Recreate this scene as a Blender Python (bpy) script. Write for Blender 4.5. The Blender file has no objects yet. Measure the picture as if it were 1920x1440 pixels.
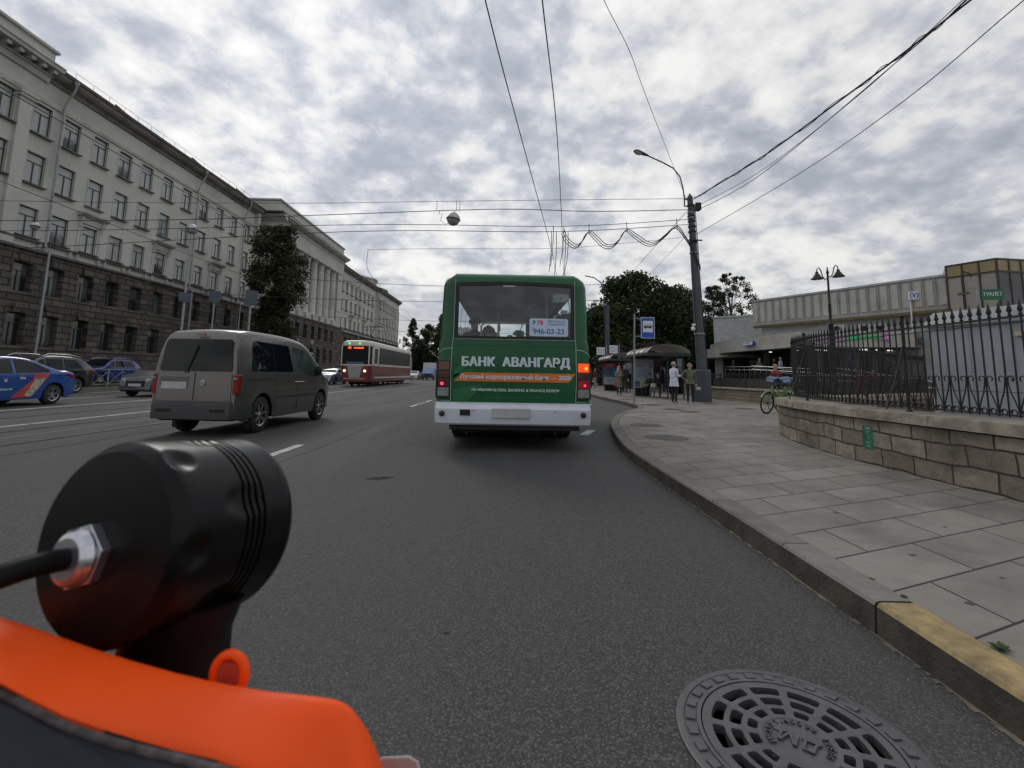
import bpy, bmesh, math, random
from math import sin, cos, pi, radians, sqrt, atan2
from mathutils import Vector, Matrix
random.seed(7)
SC = bpy.context.scene
COL = SC.collection
# ------------------------------------------------------------------ camera
PITCH, ROLL, YAW = radians(7), radians(1.0), radians(0.9)
cam_d = bpy.data.cameras.new('camera'); cam = bpy.data.objects.new('camera', cam_d); COL.objects.link(cam)
_f = Vector((sin(YAW)*cos(PITCH), cos(YAW)*cos(PITCH), sin(PITCH)))
_r = Vector((cos(YAW), -sin(YAW), 0)); _u = _r.cross(_f)
_r2 = _r*cos(ROLL)+_u*sin(ROLL); _u2 = _u*cos(ROLL)-_r*sin(ROLL)
M3 = Matrix((_r2, _u2, -_f)).transposed()
cam.matrix_world = Matrix.Translation((0, 0, 1.2)) @ M3.to_4x4()
cam_d.sensor_width = 36; cam_d.sensor_fit = 'HORIZONTAL'
cam_d.lens = 880/1920*36
cam_d.shift_x = (960-961.886)/1920; cam_d.shift_y = (593.966-720)/1920
cam_d.dof.use_dof = True; cam_d.dof.focus_distance = 12; cam_d.dof.aperture_fstop = 15; cam_d.clip_start = 0.01; cam_d.clip_end = 5000
SC.camera = cam
SC.view_settings.view_transform = 'Standard'; SC.view_settings.look = 'None'
SC.view_settings.exposure = EXPOSURE = 0.0; SC.view_settings.gamma = 1
SC.cycles.max_bounces = 6; SC.cycles.transparent_max_bounces = 12
SC.cycles.use_denoising = True; SC.cycles.use_adaptive_sampling = True
# ------------------------------------------------------------------ world and sun
SUN_EL, SUN_AZ = radians(37), radians(-27)      # azimuth measured from +Y towards +X
SUN = Vector((sin(SUN_AZ)*cos(SUN_EL), cos(SUN_AZ)*cos(SUN_EL), sin(SUN_EL)))
W = bpy.data.worlds.new('World'); SC.world = W; W.use_nodes = True
nt = W.node_tree; nt.nodes.clear()
class NT:
    def __init__(s, tree): s.t = tree
    def n(s, typ, **kw):
        nd = s.t.nodes.new(typ)
        for k, v in kw.items():
            if k.startswith('_'): nd.inputs[int(k[1:])].default_value = v
            else: setattr(nd, k, v)
        return nd
    def l(s, a, b): s.t.links.new(a, b)
    def math(s, op, a, b=None, clamp=False):
        nd = s.t.nodes.new('ShaderNodeMath'); nd.operation = op; nd.use_clamp = clamp
        for i, v in ((0, a), (1, b)):
            if v is None: continue
            if hasattr(v, 'type') and hasattr(v, 'links'): s.l(v, nd.inputs[i])
            else: nd.inputs[i].default_value = v
        return nd.outputs[0]
    def ramp(s, fac, stops, interp='LINEAR'):
        nd = s.t.nodes.new('ShaderNodeValToRGB'); cr = nd.color_ramp; cr.interpolation = interp
        while len(cr.elements) < len(stops): cr.elements.new(.5)
        for e, (p, c) in zip(cr.elements, stops):
            e.position = p; e.color = (*c, 1) if len(c) == 3 else c
        s.l(fac, nd.inputs[0]); return nd.outputs[0]
    def mix(s, fac, a, b, blend='MIX'):
        nd = s.t.nodes.new('ShaderNodeMix'); nd.data_type = 'RGBA'; nd.blend_type = blend
        for i, v in ((0, fac), (6, a), (7, b)):
            if hasattr(v, 'links') and hasattr(v, 'type'): s.l(v, nd.inputs[i])
            elif i == 0: nd.inputs[0].default_value = v
            else: nd.inputs[i].default_value = (*v, 1) if len(v) == 3 else v
        return nd.outputs[2]
    def noise(s, vec, scale, detail=5, rough=.55, dist=0, dim='3D'):
        nd = s.t.nodes.new('ShaderNodeTexNoise'); nd.noise_dimensions = dim
        nd.inputs['Scale'].default_value = scale; nd.inputs['Detail'].default_value = detail
        nd.inputs['Roughness'].default_value = rough; nd.inputs['Distortion'].default_value = dist
        if vec is not None: s.l(vec, nd.inputs['Vector'])
        return nd.outputs[0]
w = NT(nt)
tc = w.n('ShaderNodeTexCoord')
sep = w.n('ShaderNodeSeparateXYZ'); w.l(tc.outputs['Generated'], sep.inputs[0])
zc = w.math('ADD', w.math('MAXIMUM', sep.outputs[2], 0.0), 0.36)
u_ = w.math('DIVIDE', sep.outputs[0], zc); v_ = w.math('DIVIDE', sep.outputs[1], zc)
cb = w.n('ShaderNodeCombineXYZ'); w.l(u_, cb.inputs[0]); w.l(v_, cb.inputs[1]); cb.inputs[2].default_value = 3.7
big = w.noise(cb.outputs[0], 2.1, 4, .55)
mid = w.noise(cb.outputs[0], 8.8, 9, .57, .1)
tot = w.math('ADD', w.math('MULTIPLY', big, .50), w.math('MULTIPLY', mid, .61))
nrm = w.n('ShaderNodeVectorMath', operation='NORMALIZE'); w.l(tc.outputs['Generated'], nrm.inputs[0])
dt = w.n('ShaderNodeVectorMath', operation='DOT_PRODUCT'); w.l(nrm.outputs[0], dt.inputs[0])
dt.inputs[1].default_value = SUN
glow = w.math('POWER', w.math('MAXIMUM', dt.outputs['Value'], 0.0), 9.0)
glow2 = w.math('POWER', w.math('MAXIMUM', dt.outputs['Value'], 0.0), 2.0)
fac = w.math('ADD', tot, w.math('MULTIPLY', glow, .035))
cloud = w.ramp(fac, [(.43, (.41, .445, .51)), (.50, (.50, .53, .60)), (.55, (.63, .65, .70)), (.60, (.79, .79, .80)), (.685, (.93, .925, .92))])
bright = w.math('ADD', w.math('ADD', .90, w.math('MULTIPLY', glow2, .10)), w.math('MULTIPLY', glow, .13))
hz = w.math('POWER', w.math('SUBTRACT', 1.0, w.math('MAXIMUM', sep.outputs[2], 0.0), True), 10.0)
cloud = w.mix(w.math('MULTIPLY', hz, .75), cloud, (.87, .84, .76))
bc = w.n('ShaderNodeCombineColor')
for i in range(3): w.l(bright, bc.inputs[i])
cloud = w.mix(1.0, cloud, bc.outputs[0], 'MULTIPLY')
sky = w.n('ShaderNodeTexSky', sky_type='NISHITA', sun_disc=False, sun_elevation=SUN_EL, sun_rotation=SUN_AZ)
SKY_STRENGTH = 0.12
sc_ = w.mix(1.0, cloud, (1/SKY_STRENGTH,)*3, 'MULTIPLY')
cover = w.ramp(w.math('ADD', tot, w.math('MULTIPLY', glow2, .3)), [(.36, (.25,)*3), (.41, (1, 1, 1))])
final = w.mix(cover, sky.outputs[0], sc_)
# the ground half of the dome is dull
up = w.ramp(sep.outputs[2], [(0.0, (.12, .12, .12)), (0.004, (1, 1, 1))])
final = w.mix(1.0, final, up, 'MULTIPLY')
bg = w.n('ShaderNodeBackground'); w.l(final, bg.inputs[0]); bg.inputs[1].default_value = SKY_STRENGTH
wo = w.n('ShaderNodeOutputWorld'); w.l(bg.outputs[0], wo.inputs[0])
sl = bpy.data.lights.new('sun', 'SUN'); sl.energy = 0.7; sl.angle = radians(16); sl.color = (1, .96, .9)
so = bpy.data.objects.new('sun', sl); COL.objects.link(so)
so.rotation_euler = (-SUN).to_track_quat('-Z', 'Y').to_euler(); so.location = SUN*60
# ------------------------------------------------------------------ materials
MATS = {}
def M(name, col, rough=.6, metal=0, var=.12, vs=2.0, bump=0, bs=40, spec=.5, coat=0, coords='Object', emit=0, dirt=0, dcol=(.03, .028, .025), alpha=None):
    if name in MATS: return MATS[name]
    m = bpy.data.materials.new(name); m.use_nodes = True; t = NT(m.node_tree)
    b = m.node_tree.nodes['Principled BSDF']
    tc = t.n('ShaderNodeTexCoord'); vec = tc.outputs['Object']
    if coords == 'World': vec = t.n('ShaderNodeNewGeometry').outputs['Position']
    c = None
    if var:
        n = t.noise(vec, vs, 6, .6)
        lo = tuple(max(0, x*(1-var*1.6)) for x in col); hi = tuple(min(1, x*(1+var*1.3)) for x in col)
        c = t.ramp(n, [(.3, lo), (.7, hi)])
    if dirt:
        n2 = t.noise(vec, vs*.45, 8, .65, .6)
        f = t.ramp(n2, [(.5, (0, 0, 0)), (.72, (dirt,)*3)])
        c = t.mix(f, c if c is not None else col, dcol)
    if c is not None: t.l(c, b.inputs['Base Color'])
    else: b.inputs['Base Color'].default_value = (*col, 1)
    b.inputs['Roughness'].default_value = rough
    if var and rough > .15:
        rr = t.n('ShaderNodeMapRange'); t.l(t.noise(vec, vs*3, 4), rr.inputs[0])
        rr.inputs[3].default_value = rough*.82; rr.inputs[4].default_value = min(1, rough*1.18); t.l(rr.outputs[0], b.inputs['Roughness'])
    b.inputs['Metallic'].default_value = metal
    b.inputs['Specular IOR Level'].default_value = spec
    b.inputs['Coat Weight'].default_value = coat; b.inputs['Coat Roughness'].default_value = .05
    if emit:
        b.inputs['Emission Color'].default_value = (*col, 1); b.inputs['Emission Strength'].default_value = emit
    if bump:
        bn = t.n('ShaderNodeBump'); bn.inputs['Strength'].default_value = bump; bn.inputs['Distance'].default_value = .02
        t.l(t.noise(vec, bs, 6, .6), bn.inputs['Height']); t.l(bn.outputs[0], b.inputs['Normal'])
    MATS[name] = m; return m
def brick_mat(name, c1, c2, mortar, bw, bh, msize=.012, axes='YZ', var=.25, bump=.6, rough=.85, squash=1, stain=.5, lin=None, rnd=.35, fbump=.25, off=.5, dist=0.0):
    """courses of blocks laid in world space on the given pair of axes"""
    m = bpy.data.materials.new(name); m.use_nodes = True; t = NT(m.node_tree); b = m.node_tree.nodes['Principled BSDF']
    pos = t.n('ShaderNodeNewGeometry').outputs['Position']
    s = t.n('ShaderNodeSeparateXYZ'); t.l(pos, s.inputs[0])
    cb = t.n('ShaderNodeCombineXYZ')
    if lin:
        for i, (a, bb) in enumerate(lin):
            t.l(t.math('ADD', t.math('MULTIPLY', s.outputs[0], a), t.math('MULTIPLY', s.outputs[1], bb)), cb.inputs[i])
    else:
        if axes == 'SZ':   # x+y along a curving wall
            t.l(t.math('ADD', t.math('MULTIPLY', s.outputs[0], .55), s.outputs[1]), cb.inputs[0]); t.l(s.outputs[2], cb.inputs[1])
        else:
            t.l(s.outputs['XYZ'.index(axes[0])], cb.inputs[0]); t.l(s.outputs['XYZ'.index(axes[1])], cb.inputs[1])
    vec = cb.outputs[0]
    if dist:
        nn = t.n('ShaderNodeTexNoise'); nn.inputs['Scale'].default_value = 2.2; nn.inputs['Detail'].default_value = 2; t.l(vec, nn.inputs['Vector'])
        ad = t.n('ShaderNodeVectorMath', operation='MULTIPLY_ADD'); t.l(nn.outputs['Color'], ad.inputs[0]); ad.inputs[1].default_value = (dist, dist, 0); t.l(vec, ad.inputs[2]); vec = ad.outputs[0]
    br = t.n('ShaderNodeTexBrick', offset=off, squash=squash)
    br.inputs['Color1'].default_value = (0, 0, 0, 1); br.inputs['Color2'].default_value = (1, 1, 1, 1); br.inputs['Mortar'].default_value = (.5, .5, .5, 1)
    br.inputs['Scale'].default_value = 1; br.inputs['Mortar Size'].default_value = msize; br.inputs['Mortar Smooth'].default_value = .15
    br.inputs['Brick Width'].default_value = bw; br.inputs['Row Height'].default_value = bh; br.inputs['Bias'].default_value = 0
    t.l(vec, br.inputs['Vector'])
    n1 = t.noise(pos, 1.3, 8, .62); n2 = t.noise(pos, 9, 6, .65)
    base = t.mix(br.outputs['Color'], c1, c2)
    base = t.mix(t.ramp(n2, [(.35, (0, 0, 0)), (.7, (var, var, var))]), base, tuple(x*.45 for x in c1))
    base = t.mix(t.ramp(n1, [(.45, (0, 0, 0)), (.75, (stain,)*3)]), base, tuple(x*.5 for x in mortar))
    col = t.mix(br.outputs['Fac'], base, mortar)
    t.l(col, b.inputs['Base Color']); b.inputs['Roughness'].default_value = rough; b.inputs['Specular IOR Level'].default_value = .3
    h = t.math('ADD', t.math('MULTIPLY', br.outputs['Fac'], -1.0), t.math('ADD', t.math('MULTIPLY', n2, fbump), t.math('MULTIPLY', t.math('MULTIPLY', br.outputs['Color'], 1.0), rnd)))
    bn = t.n('ShaderNodeBump'); bn.inputs['Strength'].default_value = bump; bn.inputs['Distance'].default_value = .04
    t.l(h, bn.inputs['Height']); t.l(bn.outputs[0], b.inputs['Normal'])
    MATS[name] = m; return m
def asphalt_mat(name, base, pale, tint):
    m = bpy.data.materials.new(name); m.use_nodes = True; t = NT(m.node_tree); b = m.node_tree.nodes['Principled BSDF']
    pos = t.n('ShaderNodeNewGeometry').outputs['Position']
    v = t.n('ShaderNodeTexVoronoi', feature='F1'); v.inputs['Scale'].default_value = 118; t.l(pos, v.inputs['Vector'])
    vs = t.n('ShaderNodeSeparateColor'); t.l(v.outputs['Color'], vs.inputs[0])
    stone = t.ramp(vs.outputs[0], [(.0, tuple(x*.6 for x in base)), (.5, base), (.8, tuple(x*1.45 for x in base)), (1, pale)])
    gap = t.ramp(v.outputs['Distance'], [(.25, (0, 0, 0)), (.7, (1, 1, 1))])
    c = t.mix(t.math('MULTIPLY', gap, .8), stone, tuple(x*.3 for x in base))
    sx = t.n('ShaderNodeMapping'); sx.inputs['Scale'].default_value = (1.0, .12, 1); t.l(pos, sx.inputs[0])
    lane = t.noise(sx.outputs[0], .9, 5, .6)
    c = t.mix(t.ramp(lane, [(.4, (0, 0, 0)), (.68, (.45,)*3)]), c, tint)
    blot = t.noise(pos, 2.3, 8, .7)
    c = t.mix(t.ramp(blot, [(.56, (0, 0, 0)), (.75, (.35,)*3)]), c, tuple(x*.5 for x in base))
    t.l(c, b.inputs['Base Color']); b.inputs['Specular IOR Level'].default_value = .35
    rr = t.ramp(lane, [(.35, (.72,)*3), (.65, (.9,)*3)]); t.l(rr, b.inputs['Roughness'])
    bn = t.n('ShaderNodeBump'); bn.inputs['Strength'].default_value = .55; bn.inputs['Distance'].default_value = .004
    hh = t.math('SUBTRACT', t.math('MULTIPLY', vs.outputs[1], .6), t.math('MULTIPLY', v.outputs['Distance'], 1.0))
    t.l(hh, bn.inputs['Height']); t.l(bn.outputs[0], b.inputs['Normal'])
    MATS[name] = m; return m
def glass_mat(name, tint=(.8, .85, .85), rough=.02, trans=.85, fres=.9):
    m = bpy.data.materials.new(name); m.use_nodes = True; t = NT(m.node_tree); m.node_tree.nodes.remove(m.node_tree.nodes['Principled BSDF'])
    out = m.node_tree.nodes['Material Output']
    tr = t.n('ShaderNodeBsdfTransparent'); tr.inputs[0].default_value = (*[x*trans for x in tint], 1)
    gl = t.n('ShaderNodeBsdfGlossy'); gl.inputs['Roughness'].default_value = rough; gl.inputs[0].default_value = (.9, .95, 1, 1)
    fr = t.n('ShaderNodeFresnel'); fr.inputs[0].default_value = 1.5
    mx = t.n('ShaderNodeMixShader'); t.l(t.math('ADD', t.math('MULTIPLY', fr.outputs[0], fres), .03), mx.inputs[0]); t.l(tr.outputs[0], mx.inputs[1]); t.l(gl.outputs[0], mx.inputs[2])
    t.l(mx.outputs[0], out.inputs[0]); MATS[name] = m; return m
def winpane_mat(name, dark, curtain, amount):
    """window pane with net curtains hanging behind it; how far they are drawn changes from window to window"""
    m = bpy.data.materials.new(name); m.use_nodes = True; t = NT(m.node_tree); b = m.node_tree.nodes['Principled BSDF']
    tc = t.n('ShaderNodeTexCoord'); oi = t.n('ShaderNodeObjectInfo')
    s = t.n('ShaderNodeSeparateXYZ'); t.l(tc.outputs['Object'], s.inputs[0])
    fold = t.n('ShaderNodeTexWave', wave_type='BANDS', bands_direction='Y'); fold.inputs['Scale'].default_value = 3.2; fold.inputs['Distortion'].default_value = 3; fold.inputs['Detail'].default_value = 2
    t.l(tc.outputs['Object'], fold.inputs['Vector'])
    cur = t.mix(fold.outputs[1], tuple(x*.7 for x in curtain), curtain)
    edge = t.math('ADD', t.math('MULTIPLY', s.outputs[2], .35), t.math('ADD', t.math('MULTIPLY', oi.outputs['Random'], 1.3), -.75+amount))
    nz = t.math('ADD', edge, t.math('MULTIPLY', t.noise(tc.outputs['Object'], 1.7, 3), .5))
    f = t.ramp(nz, [(.35, (0, 0, 0)), (.5, (.8,)*3)])
    t.l(t.mix(f, dark, cur), b.inputs['Base Color']); b.inputs['Roughness'].default_value = .12
    b.inputs['Specular IOR Level'].default_value = .6
    bn = t.n('ShaderNodeBump'); bn.inputs['Strength'].default_value = .05; t.l(t.noise(tc.outputs['Object'], 1.5, 2), bn.inputs['Height']); t.l(bn.outputs[0], b.inputs['Normal'])
    MATS[name] = m; return m
def leaf_mat(name, c1, c2, c3=None):
    m = bpy.data.materials.new(name); m.use_nodes = True; t = NT(m.node_tree); b = m.node_tree.nodes['Principled BSDF']
    g = t.n('ShaderNodeNewGeometry')
    st = [(0, c1), (.7, c2)] + ([(.93, c3)] if c3 else [])
    a = t.ramp(g.outputs['Random Per Island'], st)
    a = t.mix(t.ramp(t.noise(g.outputs['Position'], .7, 3), [(.35, (0, 0, 0)), (.65, (.6,)*3)]), a, tuple(x*.6 for x in c1))
    t.l(a, b.inputs['Base Color']); b.inputs['Roughness'].default_value = .55; b.inputs['Specular IOR Level'].default_value = .3
    tl = t.n('ShaderNodeBsdfTranslucent'); t.l(a, tl.inputs[0])
    mx = t.n('ShaderNodeMixShader'); mx.inputs[0].default_value = .3
    out = m.node_tree.nodes['Material Output']; t.l(b.outputs[0], mx.inputs[1]); t.l(tl.outputs[0], mx.inputs[2]); t.l(mx.outputs[0], out.inputs[0])
    MATS[name] = m; return m
# ------------------------------------------------------------------ mesh builder
class MB:
    def __init__(s): s.v = []; s.f = []; s.m = []; s.mats = []
    def mi(s, mat):
        if mat not in s.mats: s.mats.append(mat)
        return s.mats.index(mat)
    def add(s, vs, fs, mat):
        o = len(s.v); s.v += [tuple(p) for p in vs]; k = s.mi(mat)
        for f in fs: s.f.append([i+o for i in f]); s.m.append(k)
        return s
    def box(s, x0, x1, y0, y1, z0, z1, mat, T=None):
        vs = [Vector((x, y, z)) for z in (z0, z1) for y in (y0, y1) for x in (x0, x1)]
        if T is not None: vs = [T @ p for p in vs]
        return s.add(vs, [(0, 2, 3, 1), (4, 5, 7, 6), (0, 1, 5, 4), (2, 6, 7, 3), (0, 4, 6, 2), (1, 3, 7, 5)], mat)
    def beam(s, a, b, w, h, mat, up=(0, 0, 1)):
        a, b = Vector(a), Vector(b); d = (b-a); L = d.length; d.normalize(); upv = Vector(up)
        if abs(d.dot(upv)) > .98: upv = Vector((0, 1, 0))
        r = d.cross(upv).normalized(); u = r.cross(d)
        T = Matrix((r, d, u)).transposed().to_4x4(); T.translation = a
        return s.box(-w/2, w/2, 0, L, -h/2, h/2, mat, T)
    def tube(s, pts, r, mat, seg=8, caps=True, closed=False):
        pts = [Vector(p) for p in pts]; n = len(pts); rs = r if isinstance(r, (list, tuple)) else [r]*n
        rings = []; prev = None
        for i, p in enumerate(pts):
            if closed: d = pts[(i+1) % n]-pts[i-1]
            else: d = pts[min(i+1, n-1)]-pts[max(i-1, 0)]
            if d.length < 1e-9: d = Vector((0, 0, 1))
            d.normalize()
            if prev is None:
                a = Vector((0, 0, 1)) if abs(d.z) < .9 else Vector((1, 0, 0)); x = d.cross(a).normalized()
            else: x = (prev-d*prev.dot(d)).normalized()
            prev = x; y = d.cross(x)
            rings.append([p+(x*cos(2*pi*k/seg)+y*sin(2*pi*k/seg))*rs[i] for k in range(seg)])
        return s.loft(rings, mat, caps, closed)
    def loft(s, rings, mat, caps=True, closed=False, wrap=True):
        k = len(rings[0]); vs = [p for rg in rings for p in rg]; fs = []
        n = len(rings)
        for i in range(n if closed else n-1):
            j = (i+1) % n
            for q in range(k if wrap else k-1):
                q2 = (q+1) % k; fs.append((i*k+q, i*k+q2, j*k+q2, j*k+q))
        if caps and not closed: fs.append(tuple(range(k))[::-1]); fs.append(tuple((n-1)*k+i for i in range(k)))
        return s.add(vs, fs, mat)
    def lathe(s, prof, mat, c=(0, 0, 0), seg=24, T=None, caps=True, a0=0, a1=2*pi):
        """profile [(r, h)] turned about local z"""
        c = Vector(c); full = abs(a1-a0-2*pi) < 1e-6; k = seg if full else seg+1
        rings = [[Vector((r*cos(a0+(a1-a0)*i/seg), r*sin(a0+(a1-a0)*i/seg), h)) for i in range(k)] for r, h in prof]
        if T is not None: rings = [[T @ p for p in rg] for rg in rings]
        rings = [[p+c for p in rg] for rg in rings]
        return s.loft(rings, mat, caps, wrap=full)
    def prism(s, poly, a0, a1, mat, axis='Y', T=None):
        """poly in the two other axes, extruded along axis"""
        def P(u, v, a): return Vector({'X': (a, u, v), 'Y': (u, a, v), 'Z': (u, v, a)}[axis])
        n = len(poly); vs = [P(u, v, a0) for u, v in poly]+[P(u, v, a1) for u, v in poly]
        if T is not None: vs = [T @ p for p in vs]
        return s.add(vs, [tuple(range(n))[::-1], tuple(range(n, 2*n))]+[(i, (i+1) % n, n+(i+1) % n, n+i) for i in range(n)], mat)
    def quad(s, a, b, c, d, mat): return s.add([a, b, c, d], [(0, 1, 2, 3)], mat)
    def sphere(s, c, r, mat, seg=12, rings=8, sx=1, sy=1, sz=1):
        c = Vector(c)
        return s.loft([[c+Vector((r*sx*sin(pi*j/rings)*cos(2*pi*i/seg), r*sy*sin(pi*j/rings)*sin(2*pi*i/seg), r*sz*cos(pi*j/rings))) for i in range(seg)] for j in range(rings+1)], mat, caps=False)
    def wall(s, org, u, v, n, u0, u1, v0, v1, holes, depth, mat, rmat=None):
        """flat wall in plane org+u*U+v*V with real openings; reveals run back by depth against n"""
        org, u, v, n = Vector(org), Vector(u), Vector(v), Vector(n)
        us = sorted({u0, u1, *[x for h in holes for x in (h[0], h[1]) if u0 < x < u1]}); vs_ = sorted({v0, v1, *[x for h in holes for x in (h[2], h[3]) if v0 < x < v1]})
        for i in range(len(us)-1):
            run = None
            for j in range(len(vs_)-1):
                cu, cv = (us[i]+us[i+1])/2, (vs_[j]+vs_[j+1])/2
                if any(h[0] < cu < h[1] and h[2] < cv < h[3] for h in holes): continue
                a, b, c, d = us[i], us[i+1], vs_[j], vs_[j+1]
                s.add([org+u*a+v*c, org+u*b+v*c, org+u*b+v*d, org+u*a+v*d], [(0, 1, 2, 3)], mat)
        for h in holes:
            a, b, c, d = h[:4]; P = [org+u*a+v*c, org+u*b+v*c, org+u*b+v*d, org+u*a+v*d]; Q = [p-n*depth for p in P]
            for k in range(4): s.add([P[k], P[(k+1) % 4], Q[(k+1) % 4], Q[k]], [(0, 1, 2, 3)], rmat or mat)
        return s
    def build(s, name, parent=None, smooth=None, bevel=0, loc=None):
        me = bpy.data.meshes.new(name); me.from_pydata(s.v, [], s.f); me.validate()
        for m in s.mats: me.materials.append(m)
        if len(s.mats) > 1 and len(me.polygons) == len(s.m): me.polygons.foreach_set('material_index', s.m)
        me.update()
        bm = bmesh.new(); bm.from_mesh(me); bmesh.ops.remove_doubles(bm, verts=bm.verts, dist=1e-5) if smooth is not None else None
        bmesh.ops.recalc_face_normals(bm, faces=bm.faces); bm.to_mesh(me); bm.free()
        if smooth is not None:
            me.polygons.foreach_set('use_smooth', [True]*len(me.polygons)); me.set_sharp_from_angle(angle=radians(smooth))
        o = bpy.data.objects.new(name, me); COL.objects.link(o); o.parent = parent
        if loc is not None: o.location = loc
        if bevel:
            b = o.modifiers.new('bevel', 'BEVEL'); b.width = bevel; b.segments = 2; b.limit_method = 'ANGLE'; b.angle_limit = radians(40); b.harden_normals = False
        return o
def tag(o, label=None, cat=None, group=None, kind=None):
    if label: o['label'] = label
    if cat: o['category'] = cat
    if group: o['group'] = group
    if kind: o['kind'] = kind
    return o
def thing(name, label, cat, loc=(0, 0, 0), rz=0, group=None):
    o = bpy.data.objects.new(name, None); COL.objects.link(o); o.location = loc; o.rotation_euler = (0, 0, rz); o.empty_display_size = .2
    return tag(o, label, cat, group)
def copy_tree(o, loc=None, rz=None, label=None, group=None, parent=None):
    c = o.copy(); COL.objects.link(c); c.parent = parent
    if parent is not None: c.matrix_parent_inverse = o.matrix_parent_inverse.copy()
    if loc is not None: c.location = loc
    if rz is not None: c.rotation_euler = (0, 0, rz)
    if label: c['label'] = label
    if group: c['group'] = group
    for ch in [x for x in o.children]: copy_tree(ch, parent=c)
    return c
def text(s, size, mat, name, parent, loc, rot=(pi/2, 0, 0), ext=.002, bold=0, sx=1, align='CENTER', spacing=1):
    cu = bpy.data.curves.new(name, 'FONT'); cu.body = s; cu.size = size; cu.extrude = ext; cu.align_x = align; cu.align_y = 'CENTER'
    cu.space_character = spacing; cu.resolution_u = 3; cu.offset = 0
    t = bpy.data.objects.new(name, cu); COL.objects.link(t); bpy.context.view_layer.update()
    me = bpy.data.meshes.new_from_object(t.evaluated_get(bpy.context.evaluated_depsgraph_get())); bpy.data.objects.remove(t)
    if bold:
        vs = [v.co.copy() for v in me.vertices]; fs = [tuple(p.vertices) for p in me.polygons]; me = bpy.data.meshes.new(name); V, F = [], []
        for i, (dx, dy) in enumerate(((-1, .5), (-.35, -.5), (.35, .5), (1, -.5), (0, .1))):
            F += [tuple(q+len(V) for q in f) for f in fs]; V += [(v.x+dx*bold, v.y+dy*bold*.6, v.z+i*.00025) for v in vs]
        me.from_pydata(V, [], F)
    me.materials.clear(); me.materials.append(mat)
    o = bpy.data.objects.new(name, me); COL.objects.link(o); o.parent = parent; o.location = loc; o.rotation_euler = rot; o.scale = (sx, 1, 1)
    return o
def structure(mb, name, **kw): return tag(mb.build(name, **kw), kind='structure')
# palette
ASPH = asphalt_mat('asphalt', (.077, .077, .077), (.145, .145, .14), (.10, .098, .094))
SLAB = brick_mat('paving_slabs', (.215, .198, .176), (.275, .256, .230), (.04, .037, .034), .82, .42, .0075, lin=((1.08, .0), (-.40, .995)), var=.2, bump=.45, stain=.5, rnd=.09, fbump=.3, off=.45)
KERB = brick_mat('kerb_granite', (.18, .168, .15), (.23, .215, .195), (.06, .055, .05), 20, 1.05, .008, lin=((1, .0), (0, 1)), var=.35, bump=.4, stain=.5, rnd=.02, fbump=.5)
PAINT = M('worn_white_paint', (.42, .42, .41), .75, var=.12, vs=6, dirt=.85, dcol=(.1, .1, .1), coords='World')
DARK = M('black_underside', (.012, .012, .013), .8)
TYRE = M('tyre_rubber', (.018, .018, .019), .75, var=.2, vs=20)
ALLOY = M('alloy', (.45, .45, .46), .3, .85, var=.08)
IRON = M('black_iron', (.014, .014, .016), .5, .2, var=.25, vs=30, bump=.2, bs=200)
STEEL = M('galvanised_steel', (.26, .28, .30), .5, .4, var=.15, vs=8)
WHITE = M('white_paint', (.7, .71, .72), .45, var=.05)
CARGLASS = M('car_glass', (.006, .008, .009), .04, var=0, spec=.3, coat=0)
CABLE = M('cable_black', (.02, .02, .022), .6, var=0)
REDLENS = M('red_lens', (.22, .006, .008), .15, var=.1, vs=30, coat=.6)
SKIN = M('skin', (.42, .27, .2), .6, var=.08, vs=20)
# ================================================================== setting: ground, road, pavement
def holed(x0, x1, y0, y1, z, mat, cx=1.0, cy=1.70, r=.301, h=.6):
    # a sheet with a round opening for the storm drain
    mb = MB(); mb.quad((x0, y0, z), (x1, y0, z), (x1, cy-h, z), (x0, cy-h, z), mat); mb.quad((x0, cy+h, z), (x1, cy+h, z), (x1, y1, z), (x0, y1, z), mat)
    mb.quad((x0, cy-h, z), (cx-h, cy-h, z), (cx-h, cy+h, z), (x0, cy+h, z), mat); mb.quad((cx+h, cy-h, z), (x1, cy-h, z), (x1, cy+h, z), (cx+h, cy+h, z), mat)
    n = 48; sq = []
    for i in range(n):
        a = 2*pi*i/n; k = h/max(abs(cos(a)), abs(sin(a))); sq.append((cx+cos(a)*k, cy+sin(a)*k, z))
    ci = [(cx+r*cos(2*pi*i/n), cy+r*sin(2*pi*i/n), z) for i in range(n)]
    mb.add(sq+ci, [(i, (i+1) % n, n+(i+1) % n, n+i) for i in range(n)], mat); return mb
mb = holed(-900, 900, -300, 1700, -.02, M('ground_soil', (.05, .06, .035), .95, var=.3, vs=.2, coords='World')); structure(mb, 'ground')
mb = holed(-21.5, 12, -30, 400, 0, ASPH); structure(mb, 'road')
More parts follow.
